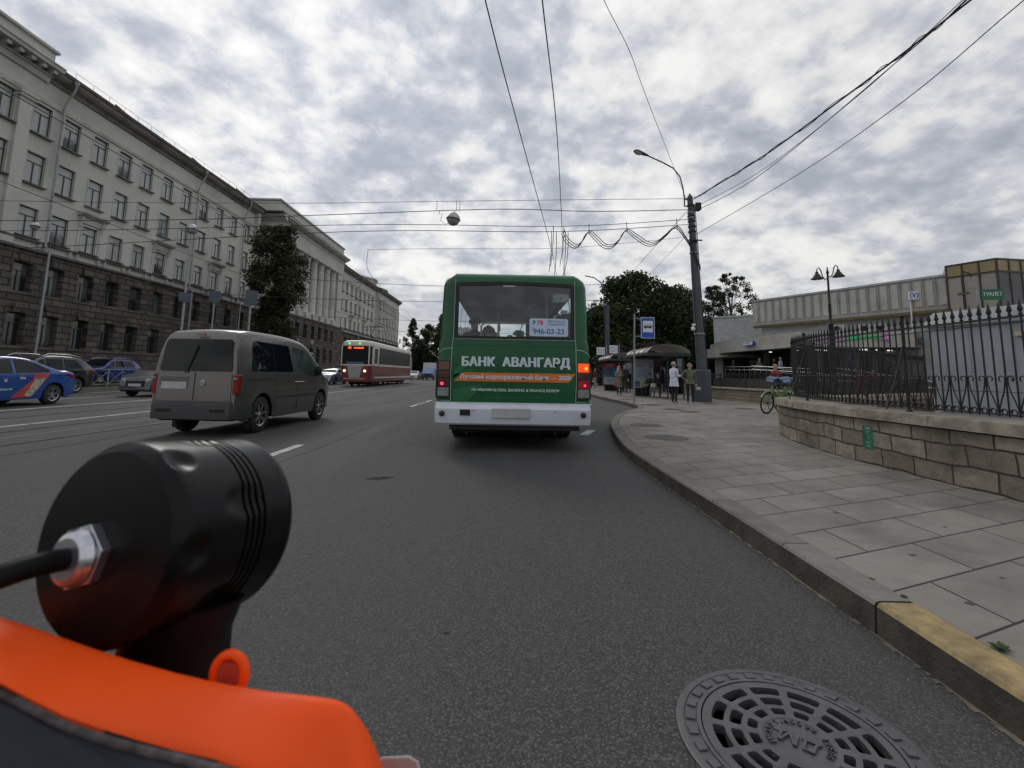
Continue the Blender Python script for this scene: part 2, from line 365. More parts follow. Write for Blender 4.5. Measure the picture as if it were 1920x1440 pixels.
# kerb line of the right-hand side, foot of the kerb on the road
KL = [(1.86, -12), (1.80, -2), (1.77, 1.4), (1.79, 2.4), (1.81, 4.0), (1.81, 5.7), (1.84, 7.0), (1.94, 8.03), (2.20, 9.7), (2.50, 11.2), (2.95, 12.7), (3.75, 14.6), (4.45, 16.0), (4.85, 17.2), (5.02, 18.4), (5.08, 20.9), (5.0, 24.9), (5.2, 30), (5.4, 60), (5.6, 390)]
def offset_line(pl, d):
    out = []
    for i, p in enumerate(pl):
        a = Vector(pl[max(i-1, 0)]); b = Vector(pl[min(i+1, len(pl)-1)]); t = (b-a).normalized(); out.append((p[0]+t.y*d, p[1]-t.x*d))
    return out
def smooth_line(pl, n=4):
    out = []
    for i in range(len(pl)-1):
        p0 = Vector(pl[max(i-1, 0)]); p1 = Vector(pl[i]); p2 = Vector(pl[i+1]); p3 = Vector(pl[min(i+2, len(pl)-1)])
        for k in range(n):
            t = k/n; out.append(tuple(.5*((2*p1)+(-p0+p2)*t+(2*p0-5*p1+4*p2-p3)*t*t+(-p0+3*p1-3*p2+p3)*t**3)))
    out.append(tuple(pl[-1])); return out
KS = smooth_line(KL[1:-2], 5); KS = [KL[0]]+KS+[KL[-2], KL[-1]]
def kerb_run(pl, mat, name, d0=0, top=.15, wd=.185, lab=None, face=None):
    A = offset_line(pl, .0); B = offset_line(pl, .018); Cc = offset_line(pl, wd); mb = MB()
    rings = [[(a[0], a[1], -.01), (b[0]-.012, b[1], top-.02), (b[0], b[1], top-.004), (b[0]+.02, b[1], top), (c[0], c[1], top), (c[0], c[1], -.01)] for a, b, c in zip(A, B, Cc)]
    mb.loft([[Vector(p) for p in r[:2]] for r in rings], face or mat, caps=False, wrap=False); mb.loft([[Vector(p) for p in r[1:]] for r in rings], mat, caps=False, wrap=False)
    for r in (rings[0], rings[-1]): mb.add(r, [tuple(range(6))], face or mat)
    return structure(mb, name)
YEL = M('kerb_yellow', (.33, .245, .115), .85, var=.3, vs=9, dirt=.95, dcol=(.15, .125, .10), coords='World', bump=.3, bs=60)
near = [p for p in KS if p[1] < 2.36]+[(1.79, 2.36)]
far_ = [(1.79, 2.375)]+[p for p in KS if p[1] > 2.5]
KFACE = M('kerb_face_dark', (.060, .052, .040), .9, var=.35, vs=5, dirt=.7, dcol=(.03, .028, .022), coords='World', bump=.5, bs=50)  # front face toned darker and browner than the kerb top
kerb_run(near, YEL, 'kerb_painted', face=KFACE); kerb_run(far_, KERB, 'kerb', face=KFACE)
mb = MB(); inner = offset_line(KS, .194)
mb.loft([[Vector((p[0], p[1], .142)), Vector((p[0], p[1], .146)), Vector((60, p[1], .146)), Vector((60, p[1], .142))] for p in inner], SLAB, wrap=False); structure(mb, 'pavement')
# crumbling gap of dust along the kerb foot
DUST = M('kerb_dust', (.17, .15, .115), .95, var=.3, vs=14, coords='World')
random.seed(3); mb = MB(); A = [p for p in smooth_line(KL[1:9], 24)]
for i in range(len(A)-1):
    if random.random() < .25: continue
    a, b = A[i], A[i+1]; wa = random.uniform(.006, .03); mb.quad((a[0]-wa, a[1], .003), (b[0]-wa*.8, b[1], .003), (b[0]+.004, b[1], .003), (a[0]+.004, a[1], .003), DUST)
tag(mb.build('kerb_dust'), kind='structure')
# far side: kerb, verge, inner pavement
mb = MB(); mb.box(-21.7, -21.5, -30, 400, -.01, .14, KERB); structure(mb, 'kerb_far_side', bevel=.015)
mb = MB(); mb.box(-24.2, -21.7, -30, 400, -.01, .11, M('verge_soil', (.05, .075, .03), .95, var=.3, vs=1.5, coords='World')); structure(mb, 'verge')
mb = MB(); mb.box(-33.2, -24.2, -30, 400, -.01, .12, asphalt_mat('old_asphalt', (.07, .07, .072), (.12, .12, .12), (.1, .1, .1))); structure(mb, 'path_far_side')
GR = leaf_mat('grass_blades', (.05, .09, .025), (.09, .14, .04), (.14, .15, .06)); mb = MB(); random.seed(5)
for i in range(16000):
    y = 14+ (random.random()**1.6)*90; x = random.uniform(-24.1, -21.75); h = random.uniform(.05, .14); a = random.random()*pi; w_ = .012+y*.0006
    dx, dy = cos(a)*w_, sin(a)*w_; tx, ty = random.uniform(-.05, .05), random.uniform(-.05, .05)
    mb.add([(x-dx, y-dy, .1), (x+dx, y+dy, .1), (x+tx, y+ty, .1+h)], [(0, 1, 2)], GR)
tag(mb.build('grass'), 'short green grass of the verge behind the far kerb', 'grass', kind='stuff')
# tram rails: dark groove + steel head
RAIL = M('rail_steel', (.16, .15, .145), .35, .7, var=.2, vs=3, coords='World'); mb = MB(); TARM = M('rail_joint_tar', (.022, .021, .021), .8, var=.3, vs=2, coords='World')
for x in (-7.55, -9.07, -11.42, -12.94):
    mb.box(x-.035, x+.035, -20, 390, -.01, .010, RAIL); mb.box(x+.035, x+.085, -20, 390, -.01, .0045, TARM); mb.box(x-.075, x-.035, -20, 390, -.01, .0045, TARM)
structure(mb, 'tram_rails')
mb = MB(); GREYB = M('track_joint', (.16, .16, .155), .8, var=.25, vs=2, coords='World')
for x, wd in ((-9.86, .13), (-13.4, .14)): mb.box(x-wd/2, x+wd/2, -10, 390, .001, .006, PAINT)
mb.box(-19.4, -19.28, -10, 390, .001, .006, PAINT)
for y in range(-8, 380, 8): mb.box(-16.5, -16.38, y+1.2, y+4.4, .001, .006, PAINT)
for y in range(-7, 380, 12): mb.box(-3.36, -3.22, y-.1, y+2.9, .001, .006, PAINT) if not (y == 5) else mb.box(-3.36, -3.22, 4.9, 7.9, .001, .006, PAINT)
mb.box(-3.3, -3.16, 18.0, 21.2, .001, .006, PAINT)
for (x0, y0, x1, y1) in ((1.62, 9.7, 1.95, 10.6), (2.1, 12.2, 2.35, 13.4), (3.3, 19.0, 3.7, 20.4), (3.9, 25, 4.1, 28)):
    d = Vector((x1-x0, y1-y0)).normalized()*.09; mb.add([(x0-d.y, y0+d.x, .006), (x0+d.y, y0-d.x, .006), (x1+d.y, y1-d.x, .006), (x1-d.y, y1+d.x, .006)], [(0, 1, 2, 3)], PAINT)
structure(mb, 'road_markings')
# the pale joint strip beside the near track
mb = MB(); mb.box(-8.33, -8.28, -10, 390, .001, .0035, GREYB); mb.box(-10.9, -10.86, -10, 390, .001, .0035, GREYB); mb.box(-6.72, -6.69, -10, 390, .001, .0035, TARM); structure(mb, 'road_seams')
# ---------------------------------------------------------------- storm drain cover in the road
CI = M('cast_iron_grate', (.10, .095, .10), .48, .35, var=.15, vs=12, bump=.12, bs=150)
dc = thing('storm_drain', 'round cast iron storm drain with slotted grate beside the yellow kerb', 'drain cover', (1.0, 1.70, 0), radians(-20))
mb = MB(); mb.lathe([(.385, -.02), (.385, .008), (.379, .011), (.36, .011), (.357, .007), (.318, .007), (.316, .012), (.303, .012), (.300, -.02)], CI, seg=72)
nb = 30
for i in range(nb):
    a = 2*pi*i/nb; T = Matrix.Rotation(a, 4, 'Z'); mb.prism([(.322, -.017), (.352, -.019), (.352, .019), (.322, .017)], .006, .0125, CI, 'Z', T)
mb.build('frame', dc, smooth=30)
def ringseg(r0, r1, a0, a1, z, n=6): return [(r0*cos(a), r0*sin(a)) for a in [a0+(a1-a0)*k/n for k in range(n+1)]], [(r1*cos(a), r1*sin(a)) for a in [a0+(a1-a0)*k/n for k in range(n+1)]]
# plate drawn as rings and bridges so the slots are real holes
mb = MB()
def annulus(mb, r0, r1, z0, z1, seg=96):
    mb.lathe([(r0, z0), (r0, z1), (r1, z1), (r1, z0)], CI, seg=seg, caps=False)
rings_ = [(.122, .154, 12, .026), (.172, .210, 12, .026), (.228, .268, 12, .026)]
zt, zb = .010, -.05
annulus(mb, .268, .298, zb, zt); annulus(mb, .210, .228, zb, zt); annulus(mb, .154, .172, zb, zt); mb.lathe([(.0, zt-.002), (.104, zt-.002), (.106, zt), (.122, zt), (.122, zb)], CI, seg=96, caps=False)
for (r0, r1, n, gap) in rings_:
    for i in range(n):
        a = 2*pi*i/n; g = gap/((r0+r1)/2)*.5; I, O = ringseg(r0-.002, r1+.002, a-g, a+g, 0, 5)
        mb.prism(O+I[::-1], zb, zt-.0004, CI, 'Z')
        rc = (r1-r0)*.25   # rounded slot corners
        for sgn in (-1, 1):
            for rr, dr in ((r0, 1), (r1, -1)):
                th = a+sgn*g; p = [(rr*cos(th), rr*sin(th)), (rr*cos(th+sgn*rc/rr), rr*sin(th+sgn*rc/rr)), ((rr+dr*rc*.35)*cos(th+sgn*rc*.35/rr), (rr+dr*rc*.35)*sin(th+sgn*rc*.35/rr)), ((rr+dr*rc)*cos(th), (rr+dr*rc)*sin(th))]
                mb.prism(p, zb, zt-.0008, CI, 'Z')
gr = mb.build('grate', dc, smooth=30)
cap = text('ДМ', .075, CI, 'lettering', gr, (0, -.005, zt+.001), (0, 0, radians(160)), ext=.003, bold=.0012)
for s_, a0, st in (('ИС250', 200, 13), ('1.450', 130, 12), ('99', 62, 11), ('12ЕЛ5', 20, -0)):
    for k, ch in enumerate(s_):
        a = radians(a0-13*k); rr = .088
        text(ch, .03, CI, 'lettering', gr, (rr*cos(a), rr*sin(a), zt+.001), (0, 0, a-pi/2), ext=.0025, bold=.0006)
mb = MB(); g_ = [(.020*(1+.25*(k % 2))*cos(k*pi/6), .020*(1+.25*(k % 2))*sin(k*pi/6)) for k in range(12)]; mb.prism(g_, zt-.002, zt+.002, CI, 'Z', Matrix.Translation((-.048, .045, 0))); mb.build('gear_mark', gr)
mb = MB(); mb.lathe([(.0, -.7), (.3, -.7), (.3, -.051)], M('shaft_black', (.002, .002, .002), .9, var=0), seg=48, caps=False); mb.build('shaft', dc)
# manhole lids in the pavement
LID = M('lid_iron', (.085, .08, .075), .6, .3, var=.3, vs=10, bump=.4, bs=80)
lids = [((2.87, 8.39), .37, 'largest round iron lid in the pavement nearest the stone wall corner'), ((3.13, 10.43), .36, 'round iron lid behind the largest one near the kerb bend'), ((5.55, 17.93), .42, 'flat round lid beside the foot of the bus stop sign'), ((5.57, 15.62), .36, 'flat round lid in the pavement left of another at kerb corner'), ((5.74, 14.66), .33, 'flat round lid in front of the white coated pedestrian'), ((8.49, 19.35), .33, 'small round lid at the foot of the big grey cabinet'), ((8.44, 16.63), .36, 'flat round lid in the pavement left of the green bicycles'), ((5.59, 21.73), .35, 'farthest round lid near the woman in a headscarf')]
for (x, y), r, lb in lids:
    o = thing('manhole_cover', lb, 'manhole cover', (x, y, .146), group='round iron lids in the pavement')
    mb = MB(); mb.lathe([(r, -.01), (r, .006), (r-.03, .009), (r-.035, .001), (r-.042, .001), (r-.046, .009), (0, .008)], LID, seg=40); 
    for i in range(-4, 5):
        for j in range(-4, 5):
            if (i*i+j*j)*.07**2 < (r-.09)**2 and (i+j) % 2 == 0: mb.box(i*.07-.02, i*.07+.02, j*.07-.02, j*.07+.02, .008, .0125, LID)
    mb.build('lid', o)
# grit, stains and a tar seam that make the lane a used one
GRIT = M('grit', (.20, .19, .17), .9, var=.4, vs=30, coords='World'); rg0 = random.Random(31); mb = MB()
for i in range(1500):
    y = .9+(rg0.random()**1.8)*11; k_ = [p for p in KS if p[1] >= y][0]; x = k_[0]-abs(rg0.gauss(0, .10))-.01 if rg0.random() < .8 else k_[0]-rg0.uniform(.1, 1.6); s_ = rg0.uniform(.0015, .0045)
    pts_ = [Vector((x+s_*cos(a)*rg0.uniform(.6, 1.2), y+s_*sin(a)*rg0.uniform(.6, 1.2), .0005)) for a in (0, 1.6, 3.1, 4.7)]; mb.add(pts_+[Vector((x, y, s_*.9))], [(0, 1, 4), (1, 2, 4), (2, 3, 4), (3, 0, 4)], GRIT)
tag(mb.build('gravel'), 'loose grit swept along the foot of the kerb', 'grit', kind='stuff')
STN = M('road_stain', (.046, .046, .047), .97, spec=.08, var=.3, vs=20, coords='World'); mb = MB()
for (x, y, r) in ((-1.42, 5.55, .09), (-1.31, 5.60, .05), (-.25, 2.35, .010), (1.25, 4.35, .016), (.75, 2.9, .008)):
    mb.add([(x+r*rg0.uniform(.6, 1.2)*cos(2*pi*i/14)*1.5, y+r*rg0.uniform(.6, 1.2)*sin(2*pi*i/14), .0022) for i in range(14)], [tuple(range(14))], STN)
for path_ in ([(-2.9, 3.0), (-2.86, 4.2), (-2.95, 5.6), (-2.88, 8), (-2.96, 12)], [(.2, 7.0), (.5, 7.08), (.9, 6.98), (1.4, 7.1), (1.75, 7.04)]):
    pl_ = smooth_line([(a+rg0.uniform(-.02, .02), b) for a, b in smooth_line(path_, 8)], 1)
    for p, q_ in zip(pl_, pl_[1:]):
        d = (Vector(q_)-Vector(p)).normalized()*rg0.uniform(.003, .007); mb.add([(p[0]+d.y, p[1]-d.x, .0024), (p[0]-d.y, p[1]+d.x, .0024), (q_[0]-d.y, q_[1]+d.x, .0024), (q_[0]+d.y, q_[1]-d.x, .0024)], [(0, 1, 2, 3)], STN)
structure(mb, 'road_stains')
GUM = M('pavement_gum', (.07, .066, .06), .8, var=.3, vs=30, coords='World'); mb = MB()
for i in range(70):
    x, y, r = rg0.uniform(2.1, 4.5), rg0.uniform(1.2, 9), rg0.uniform(.006, .022); mb.add([(x+r*rg0.uniform(.7, 1.3)*cos(2*pi*k/9), y+r*rg0.uniform(.5, 1.0)*sin(2*pi*k/9), .1485) for k in range(9)], [tuple(range(9))], GUM)
structure(mb, 'pavement_stains')
# weeds in the kerb joint
WEED = leaf_mat('weed_leaf', (.06, .11, .03), (.09, .15, .05)); random.seed(9)
for (x, y, s_, lb) in ((2.0, 1.98, .05, 'small green weed in the joint behind the yellow kerb'), (1.985, 2.42, .025, 'tiny dark weed where the yellow kerb paint ends'), (1.985, 2.62, .02, 'wispy weed in the joint behind the grey kerb')):
    mb = MB()
    for k in range(16):
        a = random.random()*2*pi; L = s_*random.uniform(.5, 1); wd = L*.28; d = Vector((cos(a), sin(a), 0)); n = Vector((-sin(a), cos(a), 0)); z = Vector((0, 0, 1))
        b0 = Vector((x, y, .146)); mb.add([b0, b0+d*L*.5+n*wd+z*L*.35, b0+d*L+z*L*.3, b0+d*L*.5-n*wd+z*L*.35], [(0, 1, 2, 3)], WEED)
    tag(mb.build('weed'), lb, 'weed', 'weeds in the kerb joint')
# ================================================================== near curved stone wall + fence
STONE = brick_mat('limestone_blocks', (.19, .165, .128), (.37, .33, .26), (.05, .044, .036), .47, .20, .011, axes='SZ', var=.35, bump=1.0, stain=.9, rnd=.9, fbump=.7, off=.37, dist=.09)
COPE = M('coping_stone', (.27, .235, .185), .85, var=.25, vs=4, dirt=.9, dcol=(.07, .065, .055), bump=.5, bs=25, coords='World')
WF = smooth_line([(4.70, -3), (4.64, 1.5), (4.64, 4.3), (4.66, 6.0), (4.74, 6.9), (4.92, 7.9), (5.22, 8.9), (5.50, 9.45), (5.95, 9.9), (6.6, 10.4), (8.0, 11.3), (10.0, 12.7), (12.9, 14.7)], 5)
def wall_along(path, th, z0, z1, mat, name, parent):
    B = offset_line(path, th); mb = MB(); mb.loft([[Vector((a[0], a[1], z0)), Vector((a[0], a[1], z1)), Vector((b[0], b[1], z1)), Vector((b[0], b[1], z0))] for a, b in zip(path, B)], mat); return mb.build(name, parent)
wl = thing('stone_wall', 'curved limestone block wall with weathered coping under the tall fence', 'wall')
wall_along(WF, .45, .10, .70, STONE, 'wall', wl)
def coping(path, d0, d1, z0, z1, parent):
    A = offset_line(path, d0); B = offset_line(path, d1); mb = MB(); random.seed(11)
    n = len(path); i = 0
    rr = []
    for k, (a, b) in enumerate(zip(A, B)):
        rr.append([Vector((a[0], a[1], z0+.02)), Vector((a[0]+.008, a[1], z1-.03)), Vector((a[0]*.97+b[0]*.03, a[1]*.97+b[1]*.03, z1-.006)), Vector((a[0]*.9+b[0]*.1, a[1]*.9+b[1]*.1, z1)), Vector((b[0], b[1], z1)), Vector((b[0], b[1], z0))])
    for k in range(0, n-1, 4):
        seg = rr[k:k+5]
        if len(seg) < 2: break
        seg = [list(s_) for s_ in seg]; 
        d = (seg[0][0]-seg[1][0]).normalized()*-.006; seg[0] = [p+d for p in seg[0]]
        mb.loft(seg, COPE)
    return mb.build('coping', parent, smooth=50)
coping(WF, -.06, .50, .70, .835, wl)
# painted green notice on the wall
SG = M('faded_green_paint', (.02, .13, .09), .7, var=.25, vs=14)
gs = thing('painted_notice', 'faded green painted notice with white lettering on the curved wall', 'notice')
mb = MB(); mb.box(4.658, 4.70, 5.97, 6.14, .335, .625, SG); mb.build('panel', gs)
WL = M('notice_white', (.45, .55, .5), .8, var=.2)
for z, s_, t_ in ((.59, .045, 'ГИП'), (.535, .055, 'Т'), (.475, .045, '1'), (.42, .03, 'тихо'), (.37, .035, '78')):
    text(t_, s_, WL, 'lettering', gs, (4.656, 6.055, z), (pi/2, 0, -pi/2), ext=.001)
def arc(c, r, a0, a1, n, f): return [f(c[0]+r*cos(a0+(a1-a0)*k/n), c[1]+r*sin(a0+(a1-a0)*k/n)) for k in range(n+1)]
def path_len(pl):
    L = [0]
    for a, b in zip(pl, pl[1:]): L.append(L[-1]+(Vector(b)-Vector(a)).length)
    return L
def at_len(pl, L, d):
    for i in range(len(pl)-1):
        if L[i+1] >= d: t = (d-L[i])/(L[i+1]-L[i]); a, b = Vector(pl[i]), Vector(pl[i+1]); return a.lerp(b, t), (b-a).normalized()
    return Vector(pl[-1]), (Vector(pl[-1])-Vector(pl[-2])).normalized()
def iron_fence(path, pitch, z0, ztop, label, scroll=True, rod=.0085, name='iron_fence', post_every=2.4, group=None, seg=6, rails=(.08, -.14)):
    o = thing(name, label, 'fence', group=group); L = path_len(path); n = int(L[-1]/pitch)
    pk, sc, rl, ps = MB(), MB(), MB(), MB()
    zr = ztop+rails[1]
    for k in range(n+1):
        p, t = at_len(path, L, k*pitch); x, y = p
        pk.tube([(x, y, z0+.03), (x, y, zr+.012)], rod, IRON, seg); r = rod
        pk.lathe([(r*1.1, 0), (r*2.2, .012), (r*1.2, .026), (r*1.6, .04), (r*2.7, .056), (r*1.9, .085), (.0005, .165)], IRON, (x, y, zr+.01), seg=6)
        if scroll and k % 2 == 0 and k < n-1:
            f = lambda u, v: (x+t.x*u, y+t.y*u, z0+v)
            for sg in (-1, 1):
                leg = [(0.012*sg, .40), (.018*sg, .34), (.035*sg, .26), (.062*sg, .19), (.085*sg, .12), (.092*sg, .05)]
                curl = [(.012*sg+sg*(.028-.028*cos(a))*1.0, .40+.028*sin(a)) for a in [pi*k2/6*1.0 for k2 in range(0, 9)]]
                sc.tube([f(*q) for q in leg[::-1]+curl], .0065, IRON, 5)
                sc.tube([f(sg*.045+.033*cos(a)*(1-.35*k3/14), .075+.033*sin(a)*(1-.35*k3/14)) for k3, a in enumerate([2*pi*j/12 for j in range(15)])], .006, IRON, 5)
    ofs = path
    def strip(z, h, w_):
        A = offset_line(path, -w_/2); B = offset_line(path, w_/2); rl.loft([[Vector((a[0], a[1], z-h/2)), Vector((a[0], a[1], z+h/2)), Vector((b[0], b[1], z+h/2)), Vector((b[0], b[1], z-h/2))] for a, b in zip(A, B)], IRON)
    strip(z0+rails[0]-.03, .014, .022); strip(zr, .02, .026)
    if scroll: strip(z0+.27, .006, .012); strip(zr-.06, .008, .014)
    pk.build('picket', o, smooth=40); rl.build('rail', o)
    if scroll: sc.build('scrollwork', o, smooth=50)
    m = max(1, int(L[-1]/post_every))
    for k in range(m+1):
        p, t = at_len(path, L, k*L[-1]/m); q = MB(); x, y = p
        q.tube([(x, y, z0-.02), (x, y, ztop+.0)], rod*1.9, IRON, 8)
        if scroll: 
            q.sphere((x, y, z0+.0), .035, IRON, 8, 6); q.sphere((x, y, ztop+.02), .03, IRON, 8, 6)
        nn = Vector((-t.y, t.x))
        if scroll: q.tube([(x+nn.x*.0, y+nn.y*.0, zr-.15), (x+nn.x*.12, y+nn.y*.12, z0+.45), (x+nn.x*.28, y+nn.y*.28, z0+.02)], .009, IRON, 6)
        q.build('post', o, smooth=40)
    return o
FP = offset_line(WF, .28); FP = [p for p in FP if p[1] > .6]
iron_fence(FP, .098, .84, 1.98, 'tall black spear-topped iron fence with scrolls on the curved stone wall')
# inner low parapet and second fence line seen through the first
# far wall + fence beside the station forecourt
FW = [(11.35, 17.4), (11.1, 19.0), (10.78, 22.0), (10.5, 25), (10.4, 30), (10.4, 40)]
FW = smooth_line(FW, 3)
fw = thing('stone_wall', 'low limestone wall behind the big grey pole cabinet and bicycles', 'wall')
wall_along(FW, .4, .10, .66, brick_mat('limestone_flat', (.26, .225, .165), (.34, .295, .215), (.10, .085, .065), .8, .14, .012, axes='YZ', var=.3, bump=.8, stain=.6, rnd=.5, fbump=.4, off=.4, dist=.08), 'wall', fw)
coping(FW, -.05, .45, .66, .76, fw)
iron_fence(offset_line(FW, .22), .13, .76, 1.45, 'lower black iron fence on the far limestone wall', scroll=False, rod=.011, seg=5, post_every=2.0)
# ================================================================== long building on the left
GRAN = brick_mat('rusticated_granite', (.10, .088, .075), (.185, .165, .14), (.03, .027, .024), 1.05, .46, .035, axes='YZ', var=.55, bump=1.3, stain=.55, rnd=.45, fbump=1.1)
PLAS = M('grey_plaster', (.52, .52, .475), .9, var=.07, vs=.25, coords='World', dirt=.35, dcol=(.22, .215, .19), bump=.1, bs=12)
TRIM = M('plaster_trim', (.50, .50, .46), .85, var=.1, vs=.8, coords='World', dirt=.5, dcol=(.16, .155, .14))
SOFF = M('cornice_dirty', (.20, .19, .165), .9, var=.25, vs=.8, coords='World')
LEDG = M('ledge_metal', (.19, .18, .18), .6, .2, var=.25, vs=1, coords='World')
ROOF = M('roof_brown_tin', (.07, .05, .045), .6, .1, var=.25, vs=1, coords='World')
FRAMEM = M('window_frame_dark', (.055, .06, .062), .5, var=.1)
PANE = winpane_mat('pane_net_curtain', (.045, .052, .055), (.55, .57, .55), .62)
PANE2 = winpane_mat('pane_dark', (.018, .022, .022), (.14, .16, .15), -.2)
FX = -33.0
bd = thing('long_building', 'long grey five-storey building with dark stone lower floors and columned portico', 'building')
cols = [24.0, 26.6, 29.2, 31.8, 34.1, 36.6, 39.1, 41.6, 44.25, 47.0, 49.8, 52.6, 55.4, 58.3]
rows = [(2.55, 4.75), (6.2, 8.2), (10.08, 12.08), (13.75, 15.9), (17.35, 19.5)]
hw = .66
pcols = [66.6, 69.4, 72.2, 75.0, 77.8, 80.6, 83.4]
rcols = [90.6, 93.6, 96.6, 99.6, 102.6, 105.6, 108.8, 112.1, 115.4]
ecols = [121.0, 124.4, 127.8, 131.2, 134.6, 138.2]
PX = -31.0
mb = MB()
def W_(mb, X, y0, y1, z0, z1, cs, rws, mat, dep=.3, e=0): mb.wall((X, 0, 0), (0, 1, 0), (0, 0, 1), (1, 0, 0), y0, y1, z0, z1, [(c-hw-e, c+hw+e, a, b) for c in cs for a, b in rws], dep, mat)
W_(mb, FX, 20, 60.6, 9.1, 21.8, cols, rows[2:], PLAS); W_(mb, FX, 89.4, 118.6, 9.1, 21.8, rcols, rows[2:], PLAS)
W_(mb, FX+.5, 118.6, 141.8, 9.1, 21.8, ecols, rows[2:], PLAS)
W_(mb, FX-.2, 62.3, 88, 9.1, 19.3, pcols, [(10.3, 12.6), (14.0, 16.0), (17.0, 18.8)], PLAS)
mb.box(FX-14, FX-.55, 20, 141.6, 9, 21.7, PLAS)          # body behind the facade
for y in (60.6, 89.4): mb.quad((FX, y, 9.1), (FX-.6, y, 9.1), (FX-.6, y, 21.8), (FX, y, 21.8), PLAS)
mb.box(PX-3.2, PX-2.21, 62.32, 62.6, 9.1, 21.7, PLAS); mb.box(PX-3.2, PX-2.21, 87.6, 87.9, 9.1, 21.7, PLAS)
mb.box(PX-2.2, PX+.02, 62.3, 65.2, 9.1, 19.2, PLAS); mb.box(PX-2.2, PX+.02, 85.6, 88, 9.1, 19.2, PLAS)
mb.box(FX, FX+.45, 59.9, 60.6, 9.1, 21.6, PLAS)
mb.quad((FX, 118.6, 9.1), (FX+.5, 118.6, 9.1), (FX+.5, 118.6, 21.8), (FX, 118.6, 21.8), PLAS)
mb.quad((FX+.5, 141.8, 0), (FX-14, 141.8, 0), (FX-14, 141.8, 21.8), (FX+.5, 141.8, 21.8), PLAS)
mb.build('plaster_wall', bd)
mb = MB(); SX = FX+.22
W_(mb, SX, 20, 62.0, .1, 9.0, cols, rows[:2], GRAN, .5); W_(mb, SX, 88.3, 118.6, .1, 9.0, rcols, rows[:2], GRAN, .5); W_(mb, SX+.5, 118.6, 142, .1, 9.0, ecols, rows[:2], GRAN, .5)
mb.wall((PX+.3, 0, 0), (0, 1, 0), (0, 0, 1), (1, 0, 0), 62, 88.3, .1, 9.0, [(c-.7, c+.7, a, b) for c in pcols for a, b in rows[:2] if not (c == 72.2 and a < 3)]+[(71.2, 73.2, .1, 3.6)], .5, GRAN)
for y, n_ in ((62, -1), (88.3, 1)): mb.quad((PX+.3, y, .1), (SX, y, .1), (SX, y, 9), (PX+.3, y, 9), GRAN)
mb.quad((SX, 118.6, .1), (SX+.5, 118.6, .1), (SX+.5, 118.6, 9), (SX, 118.6, 9), GRAN)
mb.box(FX-14, FX-.55, 20, 141.5, 0, 8.99, GRAN)
mb.build('stone_wall', bd)
mb = MB()   # plinth
PLN = M('plinth_granite', (.085, .078, .07), .9, var=.25, vs=1.5, coords='World', bump=.4, bs=10)
mb.box(SX-.2, SX+.12, 20, 62, .05, 1.35, PLN); mb.box(PX, PX+.42, 61.8, 88.5, .05, 1.35, PLN); mb.box(SX-.2, SX+.12, 88.5, 118.4, .05, 1.35, PLN); mb.box(SX-.2, SX+.65, 118.4, 142.1, .05, 1.35, PLN)
mb.build('plinth', bd)
def run(mb, y0, y1, X, prof, mat): mb.prism([(X+u, v) for u, v in prof], y0, y1, mat, 'Y')
# ledges and cornices
mb = MB(); L1 = [(-.1, 9.0), (.42, 9.05), (.48, 9.18), (.40, 9.22), (.1, 9.32), (-.1, 9.32)]
for y0, y1, X in ((20, 61.9, FX), (88.4, 118.3, FX), (118.3, 142.3, FX+.5), (61.9, 88.4, PX)): mb = MB(); run(mb, y0, y1, X, L1, LEDG); mb.build('ledge', bd)
L2 = [(-.05, 9.72), (.26, 9.74), (.32, 9.86), (-.05, 9.92)]
for y0, y1, X, cs in ((20, 60.5, FX, cols), (89.5, 118.5, FX, rcols), (118.7, 142, FX+.5, ecols)):
    mb = MB(); run(mb, y0, y1, X, L2, LEDG)
    for c in cs:
        for d in (-.95, .95): mb.prism([(X-.02, 9.32), (X+.12, 9.36), (X+.24, 9.71), (X-.02, 9.71)], c+d-.09, c+d+.09, TRIM, 'Y')
    mb.build('bracket_ledge', bd)
mb = MB(); CP = [(-.05, 19.72), (.10, 19.72), (.16, 19.95), (.10, 20.02), (-.05, 20.02)]; EV = [(-.05, 21.35), (.12, 21.4), (.22, 21.62), (.55, 21.72), (.72, 21.9), (.78, 22.12), (.78, 22.18), (-.05, 22.2)]
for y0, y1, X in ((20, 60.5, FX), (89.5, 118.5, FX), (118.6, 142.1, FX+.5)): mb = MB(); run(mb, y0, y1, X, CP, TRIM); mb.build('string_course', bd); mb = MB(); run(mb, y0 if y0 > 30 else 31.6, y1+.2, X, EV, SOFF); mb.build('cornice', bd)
mb = MB(); RF = [(.86, 22.12), (.88, 22.36), (.72, 22.42), (-2.5, 23.9), (-6.5, 24.6), (-6.5, 22.2), (.3, 22.2)]
for y0, y1, X in ((31.9, 60.7, FX), (88.2, 118.3, FX), (118.5, 142.5, FX+.5)): mb = MB(); run(mb, y0, y1, X, RF, ROOF); mb.build('roof', bd)
for y in (39, 49, 57.5, 97, 110): mb = MB(); mb.prism([(FX+.2, 22.5), (FX+.2, 22.75), (FX-1.2, 23.9), (FX-1.2, 23.2)], y-.25, y+.25, ROOF, 'Y'); mb.build('roof_hatch', bd)
mb = MB()   # thin roof guard rail
for y0, y1 in ((33, 60), (89, 118)):
    mb.tube([(FX+.75, y0, 22.85), (FX+.75, y1, 22.85)], .018, IRON, 4)
    y = y0
    while y < y1: mb.tube([(FX+.75, y, 22.3), (FX+.75, y, 22.85)], .014, IRON, 4); y += 1.5
mb.build('roof_rail', bd)
